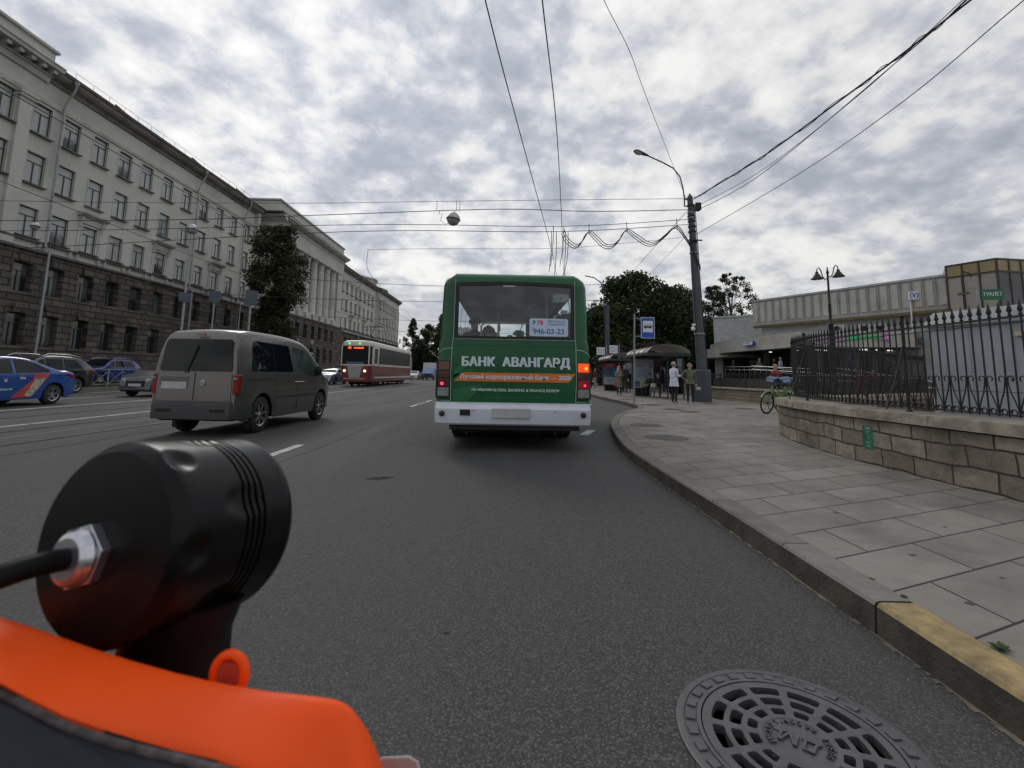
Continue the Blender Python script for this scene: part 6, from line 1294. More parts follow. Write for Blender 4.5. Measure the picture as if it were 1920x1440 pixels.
mb.build('rail', rl)
rl = thing('ramp_railing', 'second pale handrail running down to the right behind the fence scrolls', 'railing'); mb = MB()
for z in (1.0, .7): mb.tube([(18.6, 26.5, .9+z), (19.6, 24, .5+z), (20.4, 20.5, .0+z)], .03, RS, 6); mb.tube([(16.6, 25, .2+z), (19.2, 24.8, .15+z)], .025, RS, 6)
for x, y, z in ((18.6, 26.5, .9), (19.2, 25, .65), (19.8, 23, .4), (20.4, 20.5, 0), (16.6, 25, .2)): mb.tube([(x, y, .15), (x, y, z+1.0)], .022, RS, 5)
mb.build('rail', rl)
# roof-top and wall furniture
for k_i, (x, y) in enumerate(((24.9, 34.6), (26.6, 34.1), (27.6, 33.8))):
    o = thing('air_conditioner', ('small white air conditioner box, left of three on the canopy roof', 'middle air conditioner box on the canopy roof', 'right-hand air conditioner box on the canopy roof')[k_i], 'air conditioner', (x, y, 4.74), radians(-18)); mb = MB(); mb.box(-.42, .42, -.15, .15, 0, .55, M('ac_white', (.42, .43, .42), .6, var=.15)); mb.build('case', o, bevel=.02); mb = MB(); mb.lathe([(0, .0), (.2, .0), (.22, -.02)], DARK, (-.1, -.155, .28), T=Matrix.Rotation(pi/2, 4, 'X'), seg=16, caps=False); mb.build('fan', o)
d2 = Vector((28.9-21.6, 32.6-35.0, 0)).normalized(); az = atan2(d2.y, d2.x)
SGN = M('sign_green_lit', (.02, .34, .10), .4, var=0, emit=.35); SPK = M('sign_pink', (.36, .27, .38), .4, var=0, emit=.05); SMG = M('sign_magenta', (.30, .06, .33), .4, var=0, emit=.15)
def on_canopy(t, z): p = Vector((21.6, 35.0, 0)).lerp(Vector((28.9, 32.6, 0)), t); return (p.x+d2.y*.06, p.y-d2.x*.06-.03, z)
o = thing('shop_sign', 'green shop lettering on the station canopy behind the fence', 'sign', on_canopy(.60, 4.28), az); text('ЦВЕТОЧЕК', .42, SGN, 'lettering', o, (0, 0, 0), ext=.03, bold=.012, sx=.95)
o = thing('shop_sign', 'pale pink strip sign left of the green canopy lettering', 'sign', on_canopy(.34, 4.2), az); mb = MB(); mb.box(-.85, .85, -.02, .05, -.18, .18, SPK); mb.build('panel', o); text('магазин', .24, M('print_plum', (.2, .05, .2), .5), 'lettering', o, (0, -.03, 0), ext=.004)
o = thing('shop_sign', 'small magenta 24 sign right of the green canopy lettering', 'sign', on_canopy(.775, 4.28), az); mb = MB(); mb.box(-.24, .24, -.02, .05, -.24, .24, SMG); mb.build('panel', o, bevel=.04); text('24', .34, SW_, 'lettering', o, (0, -.03, 0), ext=.004, bold=.006)
o = thing('shop_sign', 'coloured sign at the right corner of the station canopy', 'sign', (30.2, 33.35, 4.1), atan2(1.9, 2.6)); mb = MB(); mb.box(-.9, .9, -.04, .02, -.22, .22, M('sign_teal', (.03, .16, .14), .4)); mb.build('panel', o); text('Кафе 24', .32, SPK, 'lettering', o, (0, -.05, 0), ext=.004)
o = thing('station_nameplate', 'blue and white name plate on the long canopy face', 'sign', (21.07, 40.2, 4.2), radians(-85)); mb = MB(); mb.prism([(-.75, -.1), (-.68, -.18), (.68, -.18), (.75, -.1), (.75, .1), (.68, .18), (-.68, .18), (-.75, .1)], -.12, .06, SB_, 'Y'); mb.prism([(-.70, -.09), (-.65, -.14), (.65, -.14), (.70, -.09), (.70, .09), (.65, .14), (-.65, .14), (-.70, .09)], -.126, -.121, SW_, 'Y'); mb.build('panel', o); text('МЕТРО', .2, SB_, 'lettering', o, (0, -.13, 0), ext=.003)
o = thing('metro_sign', 'square white sign with a blue metro letter above the canopy', 'sign', (29.25, 32.75, 0), radians(-24)); mb = MB(); mb.box(-.29, .29, -.1, .1, 7.0, 7.6, SW_); mb.build('box', o, bevel=.03); mb = MB(); mb.tube([(-.2, .05, 4.7), (-.2, .05, 6.96)], .05, SW_, 8); mb.build('post', o)
mb = MB(); r_ = .2
for s in (-1, 1):
    mb.tube([(s*(.20-.06*(1-abs(t))**1), -.11, 7.3+.22*t) if False else (s*(.13+.09*cos(t*1.5)), -.11, 7.3+.21*t) for t in [-1+.25*i for i in range(9)]], .024, SB_, 5)
    mb.tube([(s*.13, -.11, 7.50), (s*.05, -.11, 7.42), (0, -.11, 7.16)], .024, SB_, 5)
mb.build('letter', o)
# annex at the far end
ax = thing('station_annex', 'plain pale block left of the panelled station roof', 'building'); mb = MB(); mb.prism([(22.45, 50.0), (26.7, 46.5), (33, 52), (30, 58)], .1, 7.6, WALLS, 'Z'); mb.build('wall', ax); mb = MB(); mb.prism([(22.35, 49.95), (26.75, 46.35), (33.2, 52), (30, 58.2)], 7.6, 7.75, MATS['roof_edge_metal'], 'Z'); mb.build('roof_edge', ax)
mb = MB(); mb.prism([(20.9, 50.5), (21.5, 45.0), (30, 47), (30, 54)], 3.25, 4.15, PANB, 'Z'); mb.build('canopy', ax); mb = MB(); mb.prism([(23.0, 50.5), (23.3, 46.2), (30, 48.5), (30, 54)], .1, 3.25, SHOPG, 'Z'); mb.build('glazed_wall', ax)
# tall block with ochre band
BKP = M('block_panel_grey', (.33, .31, .27), .7, var=.08, vs=.6, coords='World'); BKD = M('block_panel_shade', (.12, .125, .13), .6, var=.1, vs=.6, coords='World'); OCH = M('ochre_panel', (.31, .25, .12), .5, var=.12, vs=1, coords='World')
bk = thing('panel_block', 'tall grey panel block with an ochre top band at the right edge', 'building')
a, b, c = Vector((30.1, 31.0, 0)), Vector((31.16, 28.7, 0)), Vector((39.1, 29.6, 0)); mb = MB(); mb.prism([(a.x, a.y), (b.x, b.y), (c.x, c.y), (40, 34), (34, 35.6)], .1, 9.1, BKP, 'Z'); mb.build('wall', bk)
mb = MB(); mu = MB()
for p, q_, n, nn in ((a, b, 3, Vector((-.909, -.417, 0))), (b, c, 9, Vector((.11, -.994, 0)))):
    for k in range(n):
        p0 = p.lerp(q_, (k+.04)/n)+nn*.02; p1 = p.lerp(q_, (k+.96)/n)+nn*.02
        mb.quad((p0.x, p0.y, 8.3), (p1.x, p1.y, 8.3), (p1.x, p1.y, 9.0), (p0.x, p0.y, 9.0), OCH)
        if n == 9: mb.quad((p0.x, p0.y, 3), (p1.x, p1.y, 3), (p1.x, p1.y, 8.21), (p0.x, p0.y, 8.21), BKD)
    for k in range(n+1): p0 = p.lerp(q_, k/n)+nn*.03; mu.box(p0.x-.04, p0.x+.04, p0.y-.04, p0.y+.04, .1, 9.1, MUL)
    for z in (8.26, 9.06): mu.beam(p+nn*.03+Vector((0, 0, z)), q_+nn*.03+Vector((0, 0, z)), .08, .09, MUL)
mb.build('panel', bk); mu.build('mullion', bk)
# grey kiosk behind the near fence
KG = M('kiosk_grey', (.34, .36, .39), .45, .1, var=.06, vs=.8, dirt=.25, dcol=(.14, .14, .14), coords='World'); KR = M('kiosk_roof', (.27, .30, .30), .5, .2, var=.08, vs=1, coords='World')
ks = thing('public_toilet', 'grey metal toilet kiosk with green sign behind the tall fence', 'kiosk'); k0, k1 = Vector((13.65, 14.76, 0)), Vector((15.6, 7.6, 0)); kd = (k1-k0).normalized(); kn = Vector((kd.y, -kd.x, 0)); kn = kn if kn.x < 0 else -kn
TK = Matrix(((kd.x, -kn.x, 0, k0.x), (kd.y, -kn.y, 0, k0.y), (0, 0, 1, 0), (0, 0, 0, 1)))
mb = MB(); mb.box(0, 7.4, 0, 2.4, .12, 2.92, KG, TK); mb.build('wall', ks)
mb = MB(); mb.prism([(-.12, 2.92), (-.12, 3.0), (.05, 3.22), (.35, 3.42), (2.5, 3.42), (2.5, 2.92)], -.12, 7.5, KR, 'X', TK); 
for k in range(4): x = .9+k*1.9; mb.prism([(-.125, 3.0), (.05, 3.235), (.35, 3.435), (.35, 3.42), (.05, 3.22), (-.12, 3.0)], x, x+.03, KR, 'X', TK)
mb.build('roof', ks)
mb = MB()
for x0, x1 in ((.12, .98), (1.12, 2.02), (2.2, 3.3), (3.4, 4.6)):
    for z0, z1 in ((.3, 1.35), (1.37, 2.75)):
        mb.box(x0, x1, -.018, .0, z0, z1, KG, TK)
mb.build('panel', ks, bevel=.008); mb = MB(); mb.box(1.15, 2.0, -.022, .0, .28, 2.72, KG, TK); dr = mb.build('door', ks, bevel=.008); mb = MB(); mb.box(1.82, 1.95, -.07, -.018, 1.30, 1.42, STEEL, TK); mb.tube([TK @ Vector((1.78, -.05, 1.5)), TK @ Vector((1.78, -.06, 2.1))], .01, STEEL, 6); mb.build('handle', dr)
mb = MB(); mb.box(2.1, 2.25, -.12, 0, 2.5, 2.62, M('cream_box', (.42, .38, .26), .6), TK); mb.lathe([(0, 0), (.07, 0), (.075, -.05)], DARK, TK @ Vector((2.36, -.05, 2.56)), T=Matrix.Rotation(pi/2, 4, 'Y'), seg=12); mb.build('door_lamp', ks)
mb = MB(); mb.tube([TK @ Vector(p) for p in ((.9, .1, 3.4), (.9, .1, 4.38), (.89, .1, 4.5), (.97, .1, 4.56), (1.08, .1, 4.5), (1.15, .1, 4.36))], .022, IRON, 6); mb.box(.76, 1.04, .06, .14, 3.86, 3.92, M('rusty_bracket', (.14, .07, .05), .8), TK); mb.build('vent_pipe', ks, smooth=50)
o = thing('toilet_sign', 'dark green board with white capital letters on the kiosk roof', 'sign', tuple(TK @ Vector((1.62, .0, 3.74))), radians(-14)); mb = MB(); mb.box(-.27, .27, -.05, .04, -.15, .15, M('board_green', (.008, .13, .06), .45)); mb.build('board', o); mb = MB(); mb.box(-.35, -.29, -.03, .03, -.5, .17, STEEL); mb.build('post', o); text('ТУАЛЕТ', .15, SW_, 'lettering', o, (.0, -.056, 0), ext=.003, bold=.003, sx=.80)
# twin-headed park lantern
LI = M('lantern_iron', (.016, .016, .017), .45, .3, var=.1)
ln = thing('park_lantern', 'twin-headed black lantern rising behind the iron fence', 'street light', (12.98, 18.4, Z)); mb = MB(); mb.lathe([(.14, 0), (.13, .5), (.09, .7), (.085, 3.2), (.11, 3.26), (.06, 3.34), (.05, 4.0), (.065, 4.05), (.042, 4.1), (.036, 5.3), (.06, 5.36), (.03, 5.45), (.012, 5.62)], LI, seg=12); mb.build('post', ln, smooth=50)
for s, dz in ((-1, -.06), (1, .06)):
    mb = MB(); mb.tube([(0, 0, 5.2+dz*.5), (s*.12, 0, 5.12+dz), (s*.22, 0, 5.28+dz), (s*.27, 0, 5.5+dz), (s*.34, 0, 5.62+dz), (s*.43, 0, 5.55+dz), (s*.44, 0, 5.44+dz)], .02, LI, 6); mb.sphere((s*.27, 0, 5.5+dz), .032, LI, 6, 5); mb.build('arm', ln, smooth=60)
    mb = MB(); mb.lathe([(.02, .02), (.055, .0), (.06, -.07), (.10, -.12), (.15, -.2), (.22, -.27), (.23, -.30), (.2, -.30), (.1, -.2)], LI, (s*.44, 0, 5.44+dz), seg=18, caps=False); mb.sphere((s*.44, 0, 5.17+dz), .07, M('lantern_bulb', (.4, .4, .38), .3), 8, 6); mb.build('lamp_shade', ln, smooth=50)
# forecourt people seen between the bars
person('person in a long bright red dress behind the fence near the ramp', (18.3, 24.0, Z), radians(200), 1.66, (.40, .012, .02), (.38, .012, .02), (.03, .02, .02), coat=.75, skirt=True)
person('person in a dark red coat right beside the red dress', (19.2, 24.3, Z), radians(160), 1.64, (.14, .012, .02), (.03, .01, .015), (.03, .02, .02), coat=.5)
person('person in a red jacket behind the green bicycles', (11.75, 20.3, Z), radians(190), 1.68, (.28, .03, .035), (.02, .02, .03), (.35, .3, .25), arms='front')
for i, (x, y, t_, lb) in enumerate([(22.0, 45.0, (.06, .05, .05), 'grey-haired person in a brown coat at the left end of the terrace'), (21.6, 39.6, (.16, .16, .17), 'person in grey standing left of two at the station ramp'), (22.5, 39.0, (.03, .03, .035), 'person in dark clothes in the middle of the station ramp group'), (21.8, 36.9, (.25, .27, .30), 'person in a pale top nearest the station canopy corner')]):
    person(lb, (x, y, 1.2), radians(150+40*i), 1.7, t_, (.02, .02, .02), (.3, .28, .26))
for i, (x, y, t_, lb) in enumerate([(25.2, 33.9, (.02, .03, .12), 'person in dark blue before the shop glass'), (27.6, 33.6, (.05, .05, .05), 'person in black before the shop glass right of the blue one')]): person(lb, (x, y, 1.2), radians(180), 1.72, t_, (.02, .02, .02))
for i, (x, y, t_, lb) in enumerate([(7.0, 38.5, (.03, .03, .03), 'person in black left of three beyond the far shelter'), (7.6, 39.5, (.10, .02, .02), 'person in dark red beyond the far shelter'), (6.5, 41, (.06, .06, .08), 'person in navy farthest beyond the shelters')]): person(lb, (x, y, Z), radians(60*i), 1.7, t_, (.3, .3, .3) if i == 1 else (.02, .02, .02))
# ================================================================== bicycles
BG = M('bike_lime_green', (.13, .24, .07), .35, var=.06, coat=.4); BBL = M('bike_rack_panel', (.04, .08, .14), .5, var=.15)
def bicycle(label, loc, rz, lean, steer=0):
    o = thing('bicycle', label, 'bicycle', loc, rz, 'lime green rental bicycles'); o.rotation_euler = (0, lean, rz); R = .33; wb = 1.06
    def wh(y, nm, T=None):
        q = MB(); RT = Matrix.Translation((0, y, R)) @ (T or Matrix.Identity(4)); q.tube([RT @ Vector((0, R*.955*cos(a), R*.955*sin(a))) for a in [2*pi*i/32 for i in range(32)]], .021, TYRE, 8, closed=True); w_ = q.build(nm, o, smooth=60)
        q = MB(); q.tube([RT @ Vector((0, R*.88*cos(a), R*.88*sin(a))) for a in [2*pi*i/32 for i in range(32)]], .010, DARK, 6, closed=True)
        for k in range(5): a = 2*pi*k/5+.3; q.beam(RT @ Vector((0, 0, 0)), RT @ Vector((0, R*.88*cos(a), R*.88*sin(a))), .02, .022, STEEL)
        q.tube([RT @ Vector((-.05, 0, 0)), RT @ Vector((.05, 0, 0))], .03, DARK, 8); q.build('rim', w_)
    ST = Matrix.Rotation(steer, 4, 'Z'); wh(0, 'wheel'); wh(wb, 'wheel', ST)
    hd_ = Vector((0, wb-.20, .86)); bb = Vector((0, .42, .30)); seat = Vector((0, .22, .84)); q = MB()
    q.tube([hd_+Vector((0, .02, -.08)), bb.lerp(hd_, .45)+Vector((0, 0, -.06)), bb], .034, BG, 10); q.tube([bb, seat], .024, BG, 8); q.tube([Vector((0, 0, R)), bb], .016, BG, 6); q.tube([Vector((0, 0, R)), bb.lerp(seat, .75)], .014, BG, 6)
    for s in (-1, 1): q.tube([hd_, Vector((s*.05, wb-.14, .72)), Vector((s*.05, wb, R))], .016, BG, 8)
    q.build('frame', o, smooth=60)
    q = MB(); q.tube([Vector((0, wb+R*1.07*cos(a), R+R*1.07*sin(a))) for a in [pi*(.15+.65*i/10) for i in range(11)]], .028, BG, 6); q.tube([Vector((0, R*1.07*cos(a), R+R*1.07*sin(a))) for a in [pi*(.1+.85*i/10) for i in range(11)]], .03, BG, 6); q.build('mudguard', o, smooth=60)
    q = MB(); q.tube([hd_, Vector((0, wb-.27, 1.02))], .016, DARK, 8); q.tube([(-.28, wb-.36, 1.05), (-.12, wb-.26, 1.04), (.12, wb-.26, 1.04), (.28, wb-.36, 1.05)], .013, DARK, 6); q.build('handlebar', o, smooth=60)
    q = MB(); q.loft([[Vector((x*w_, y, .87+dz)) for x, dz in ((-1, 0), (-.6, .045), (0, .055), (.6, .045), (1, 0), (0, -.02))] for y, w_ in ((.08, .09), (.16, .085), (.28, .04), (.36, .02))], DARK); q.build('saddle', o, smooth=60)
    q = MB(); q.lathe([(.09, -.01), (.09, .01), (.02, .01)], DARK, bb, T=Matrix.Rotation(pi/2, 4, 'Y'), seg=16); q.beam(bb+Vector((.06, 0, 0)), bb+Vector((.06, .12, -.12)), .02, .02, DARK); q.beam(bb-Vector((.06, 0, 0)), bb+Vector((-.06, -.12, .12)), .02, .02, DARK); q.build('crank', o)
    q = MB(); q.prism([(wb-.28, 1.00), (wb-.06, .94), (wb-.04, 1.08), (wb-.26, 1.14)], -.15, .15, BBL, 'X'); q.box(-.11, .11, wb-.05, wb-.02, .97, 1.06, M('rack_plate', (.28, .34, .42), .5)); q.build('basket', o, bevel=.01)
    return o
bicycle('green bicycle farthest left with its whole front wheel showing', (8.90, 14.85, Z), radians(118), radians(-8))
bicycle('green bicycle in the middle seen nearly end on', (8.75, 15.0, Z), radians(172), radians(10))
bicycle('green bicycle on the right, partly behind the wall corner', (9.25, 15.1, Z), radians(165), radians(9))
bicycle('dark parked bicycle seen through the bars of the near fence', (6.9, 11.6, Z), radians(95), radians(4)) if False else None
BUNDLE = [(8.62, 20.8, 9.43), (9.28, 18.13, 9.50), (9.74, 16.25, 9.60), (10.38, 13.08, 9.90), (10.85, 11.70, 10.20), (11.36, 10.38, 10.60), (12.2, 8.2, 11.2)]
BUNDLE2 = [(8.55, 20.9, 9.0), (9.52, 16.99, 9.0), (9.86, 12.45, 9.2), (9.99, 9.36, 9.6), (10.1, 7, 10)]
BUNDLE3 = [(8.57, 20.9, 8.8), (9.45, 16.88, 8.8), (9.73, 10.49, 9.2), (9.92, 9.17, 9.5), (10, 7, 9.9)]
SINGLE = [(8.62, 20.9, 7.7), (9.40, 14.3, 7.8), (9.62, 10.48, 8.0), (9.69, 7.91, 8.4), (9.8, 5, 8.8)]
THIN = [(1.2, 8, 9.7), (2.07, 9.58, 9.6), (3.04, 11.07, 9.5), (4.14, 13.11, 9.4), (8.25, 20.7, 9.3)]
STAY = [(8.35, 20.8, 8.9), (9.71, 34.0, 9.31), (10.0, 41.0, 8.52)]
LOOPS = [(2.60, 20.8, 7.83), (2.75, 20.8, 7.46), (3.14, 20.8, 7.14), (3.44, 20.8, 7.30), (3.76, 20.8, 7.78), (4.12, 20.8, 7.54), (4.49, 20.8, 7.20), (4.85, 20.8, 7.18), (5.17, 20.8, 7.46), (5.50, 20.8, 7.90), (5.96, 20.8, 7.66), (6.45, 20.8, 7.34), (6.87, 20.8, 7.38), (7.37, 20.8, 7.79), (7.82, 20.8, 8.11), (8.10, 20.75, 7.71), (8.38, 20.65, 7.16), (8.55, 20.6, 6.71), (8.75, 20.62, 6.2)]
CABLEPTS = [(-.1390, .1659, 1.1384), (-.1415, .1560, 1.1376), (-.1471, .1493, 1.1358), (-.1562, .1417, 1.1330), (-.18, .12, 1.125)][1:]
ORANGE = [(-0.1577, 0.1546, 1.1266), (-0.1512, 0.1547, 1.1245), (-0.1382, 0.1550, 1.1205), (-0.1236, 0.1554, 1.1156), (-0.1106, 0.1556, 1.1119), (-0.0976, 0.1558, 1.1086), (-0.0782, 0.1560, 1.1047), (-0.0604, 0.1560, 1.1028), (-0.0507, 0.1560, 1.1017), (-0.0466, 0.1560, 1.1005), (-0.0434, 0.1563, 1.0978), (-0.0392, 0.1569, 1.0923), (-0.0345, 0.1582, 1.0811), (-0.0299, 0.1597, 1.0684), (-0.0296, 0.1613, 1.0556), (-0.0596, 0.1610, 1.0615), (-0.0777, 0.1590, 1.0804), (-0.0939, 0.1587, 1.0849), (-0.1134, 0.1584, 1.0894), (-0.1313, 0.1580, 1.0952), (-0.1508, 0.1571, 1.1048), (-0.1573, 0.1569, 1.1078)]
NAVYP = [(-0.1526, 0.1494, 1.1108), (-0.1433, 0.1497, 1.1072), (-0.1247, 0.1505, 1.0980), (-0.1078, 0.1509, 1.0927), (-0.0893, 0.1511, 1.0885), (-0.0739, 0.1514, 1.0845), (-0.0660, 0.1525, 1.0742), (-0.0688, 0.1541, 1.0620), (-0.1516, 0.1555, 1.0606)]
LOOPC = (-0.0918, 0.1754, 1.0965)
WHITEP = [(-0.0550, 0.2225, 1.0359), (-0.0323, 0.2221, 1.0363)]
# ================================================================== overhead wires
def wire(label, pts, r=.012, name='overhead_wire', sag=0, group='overhead wires across the street', cat='wire'):
    mb = MB(); mb.tube(smooth_line3(pts, 6), r, CABLE, 5); return tag(mb.build(name), label, cat, group)
def smooth_line3(pl, n):
    out = []; pl = [Vector(p) for p in pl]
    if len(pl) == 2: return [pl[0].lerp(pl[1], k/n) for k in range(n+1)]
    for i in range(len(pl)-1):
        p0, p1, p2, p3 = pl[max(i-1, 0)], pl[i], pl[i+1], pl[min(i+2, len(pl)-1)]
        for k in range(n): t = k/n; out.append(.5*((2*p1)+(-p0+p2)*t+(2*p0-5*p1+4*p2-p3)*t*t+(-p0+3*p1-3*p2+p3)*t**3))
    out.append(pl[-1]); return out
G2 = 'wires spanning from the big pole'
wire('topmost span wire from the big pole to the long building', [(8.3, 20.8, 9.5), (8.1, 20.8, 9.43), (3, 20.8, 9.25), (-3.24, 20.8, 9.02), (-9.78, 20.8, 8.78), (-20, 20.8, 8.6), (-32.7, 20.8, 8.55)], .011, group=G2)
wire('span wire that carries the round hanging lamp', [(8.3, 20.8, 8.9), (4, 20.8, 8.72), (.5, 20.8, 8.74), (-2.5, 20.8, 8.62), (-8.54, 20.8, 8.25), (-14.5, 20.8, 7.9), (-22.76, 20.8, 7.66), (-32.7, 20.8, 7.6)], .018, group=G2)
wire('upper of the two close span wires holding the trolley hangers', [(8.35, 20.8, 8.44), (2.4, 20.8, 7.97), (-6.1, 20.8, 7.86), (-20.35, 20.8, 7.25), (-32.7, 20.8, 7.0)], .015, group=G2)
wire('lower of the two close span wires holding the trolley hangers', [(8.37, 20.8, 8.2), (2.3, 20.8, 7.72), (-7.29, 20.8, 7.5), (-22.58, 20.8, 6.35), (-32.7, 20.8, 6.0)], .016, group=G2)
wire('lowest faint span wire reaching to the short stay', [(8.4, 20.8, 7.62), (5, 20.8, 7.2), (2.0, 20.8, 6.92), (-3.4, 20.8, 6.79), (-6.28, 20.8, 6.68)], .009, group=G2)
wire('short stay dropping from the end of the lowest span wire', [(-6.28, 20.8, 6.68), (-6.45, 21.5, 5.9), (-6.5, 24, 5.62)], .010, group=G2)
wire('left trolley wire rising overhead above the bus', [(-1.0, 3, 7.25), (-.43, 6.92, 7.2), (.27, 11.11, 7.2), (1.97, 21.0, 7.22), (2.67, 25.6, 7.2), (3.6, 33, 7.1), (5.5, 60, 7.0)], .012, 'trolley_wire', group='trolley wires')
wire('right trolley wire rising overhead above the bus', [(-.15, 3, 7.25), (.49, 6.88, 7.2), (1.23, 11.33, 7.2), (2.50, 20.6, 7.22), (3.2, 25.9, 7.2), (4.3, 33, 7.1), (6.3, 60, 7.0)], .012, 'trolley_wire', group='trolley wires')
wire('tram contact wire above the nearer track', [(-8.3, 2, 5.7), (-8.3, 60, 5.7), (-8.3, 200, 5.7)], .010, 'trolley_wire', group='tram wires')
wire('tram contact wire above the track with the tram', [(-12.2, 2, 5.68), (-12.2, 43, 5.5), (-12.2, 200, 5.6)], .010, 'trolley_wire', group='tram wires')
wire('thick twisted cable climbing from the pole top to upper right', BUNDLE, .028, 'cable', group='cables to the upper right')
wire('thin strand twisted round the thick climbing cable', [(x+.05*sin(i*2.2), y, z+.07*cos(i*2.2)) for i, (x, y, z) in enumerate(smooth_line3(BUNDLE, 4))], .012, 'cable', group='cables to the upper right')
wire('upper of two parallel thin cables right of the thick one', BUNDLE2, .010, 'cable', group='cables to the upper right')
wire('lower of two parallel thin cables right of the thick one', BUNDLE3, .013, 'cable', group='cables to the upper right')
wire('lone thin cable from the middle of the pole to the right top corner', SINGLE, .011, 'cable', group='cables to the upper right')
wire('hair-thin wire from the top edge down to the lamp arm', THIN, .008, 'cable', group='cables to the upper right')
wire('stay running from the pole down and away behind the bus stop', STAY, .013, 'cable', group='stays behind the pole')
wire('second faint stay running away behind the pole', [(STAY[0][0]+.1, 20.8, 7.9), (STAY[1][0]+.6, 34, 8.4), (STAY[2][0]+1.2, 41, 8.4)], .009, 'cable', group='stays behind the pole')
for k in range(3):
    wire(('upper', 'middle', 'lower')[k]+' looped feeder cable hanging in waves beside the pole', [(x-.06*k*(i < 15), y-.02*k, z-.10*k*(1 if i not in (4, 9, 14) else .6)) for i, (x, y, z) in enumerate(LOOPS)], .019, 'feeder_cable', group='looped feeder cables')
hg = thing('cable_hangers', 'black hangers that join the span wires to the trolley wires', 'hanger'); mb = MB()
for x, z1, z0 in ((2.10, 8.0, 7.2), (2.24, 7.74, 6.3), (2.02, 7.74, 6.9), (2.58, 8.0, 7.2), (2.66, 7.74, 6.2), (2.78, 7.74, 6.6)): mb.tube([(x, 20.8, z1), (x+.02, 20.9, (z1+z0)/2), (x+.06, 21.6, z0), (x+.2, 24, z0-.35)], .016, CABLE, 5)
for i in (4, 9, 14): x, y, z = LOOPS[i]; mb.tube([(x, y, z-.12), (x-.03, y, z+.35)], .016, CABLE, 5)
for x in (-3.25, -2.35, -2.2): mb.tube([(x, 20.8, 8.6), (x, 20.8, 9.05)], .010, CABLE, 4)
mb.build('hanger', hg)
for (y, z, xa, xb, lb) in ((41, 9.3, -20, 9.0, 'faint span wire from the distant pole over the bus roof'), (41.2, 7.9, -30, 8.9, 'lower faint span wire at the distant pole'), (72, 9.6, -32, 8, 'far span wire near the end of the long building'), (105, 10.5, -32, 8, 'farthest span wire at the corner of the long building')):
    wire(lb, [(xa, y, z), ((xa+xb)/2, y, z-.45), (xb, y, z)], .013+y*.0002)
# hanging lamps
HM = M('hanging_lamp_white', (.42, .43, .44), .4, .2, var=.1); HGm = M('hanging_lamp_glass', (.30, .31, .31), .15, var=.25, vs=8, coat=.6)
def hang_lamp(label, loc, r, tilt=.0):
    o = thing('hanging_lamp', label, 'street light', loc, group='dome lamps over the street'); o.rotation_euler = (0, tilt, 0); mb = MB()
    mb.lathe([(.03, r*1.25), (.05, r*1.0), (r*.5, r*.92), (r*.85, r*.6), (r*1.0, r*.15), (r*1.02, .0), (r*.9, -.02)], HM, seg=24, caps=False); mb.build('housing', o, smooth=50)
    mb = MB(); mb.lathe([(r*.94, 0), (r*.88, -r*.38), (r*.6, -r*.72), (r*.25, -r*.9), (0, -r*.95)], HGm, seg=24, caps=False); mb.build('glass', o, smooth=60)
    mb = MB(); mb.lathe([(r*1.03, -.02), (r*1.06, 0), (r*1.03, .025)], DARK, seg=24, caps=False); mb.build('rim', o)
    return o
hang_lamp('round dome lamp hanging from the span wires above the middle of the road', (-2.48, 20.8, 8.18), .31, .12)
hang_lamp('round dome lamp on top of the thin pole before the long building', (-21.9, 32.0, 10.8), .36)
hang_lamp('small dark dome lamp hanging at the left beside a rain pipe', (-21.2, 20.8, 7.42), .17)
mb = MB(); mb.tube([(-3.1, 20.8, 8.6), (-3.15, 20.8, 8.4), (-3.0, 20.8, 8.42), (-3.05, 20.8, 8.1), (-2.85, 20.8, 7.95), (-2.7, 20.8, 8.0)], .012, CABLE, 5); tag(mb.build('lamp_lead'), 'loose lead looping beside the round lamp over the road', 'wire')
# ================================================================== bicycle lamp and orange housing close to the viewer
HOUS = M('anodised_black', (.0035, .0035, .004), .33, .0, var=.08, vs=60, spec=.2); RUBK = M('cable_rubber', (.006, .006, .007), .5, var=.1, vs=100, spec=.15)
C0 = Vector((-.1462, .18306, 1.1360)); AX = Vector((.29069, .94840, -.12662)).normalized(); E1 = AX.cross(Vector((0, 0, 1))).normalized(); E2 = E1.cross(AX)
bl = thing('bicycle_lamp', 'black ribbed metal bicycle lamp filling the lower left', 'lamp', tuple(C0)); Rl = .036
def lp(r, a, t): return E1*(r*cos(a))+E2*(r*sin(a))+AX*t
prof = [(-.0, .45), (-.0, .90), (.0004, .915), (.0030, .980), (.0042, .995), (.008, 1.0), (.016, 1.0), (.024, 1.005)]
t = .029
for g in range(4): prof += [(t, 1.01), (t+.0003, .955), (t+.0011, .955), (t+.0014, 1.01)]; t += .0030
prof += [(.0425, 1.015), (.048, 1.02), (.0530, 1.03), (.0553, 1.0), (.056, .93), (.056, .5)]
pr2 = []
for (a, b) in zip(prof, prof[1:]):
    n = max(1, int((b[0]-a[0])/.0012)); pr2 += [(a[0]+(b[0]-a[0])*k/n, a[1]+(b[1]-a[1])*k/n) for k in range(n)]
pr2.append(prof[-1])
def scoop(a, t):
    d = 0
    for k in range(6):
        for tc_, w_, ph in ((.0085, .0062, 1.02), (.0290, .0105, .42)):
            da = (a-2*pi*k/6-ph+pi) % (2*pi)-pi; u = da/.19; v = (t-tc_)/w_
            q = u*u+v*v
            if q < 1: d = max(d, (.0024 if tc_ < .02 else .0017)*(1-q)**1.1)
    return d
mb = MB(); NS = 168; rings = [[lp(Rl*f-(scoop(2*pi*i/NS, t) if f > .94 else 0), 2*pi*i/NS, t) for i in range(NS)] for t, f in pr2]; mb.loft(rings, HOUS); mb.build('housing', bl, smooth=32)
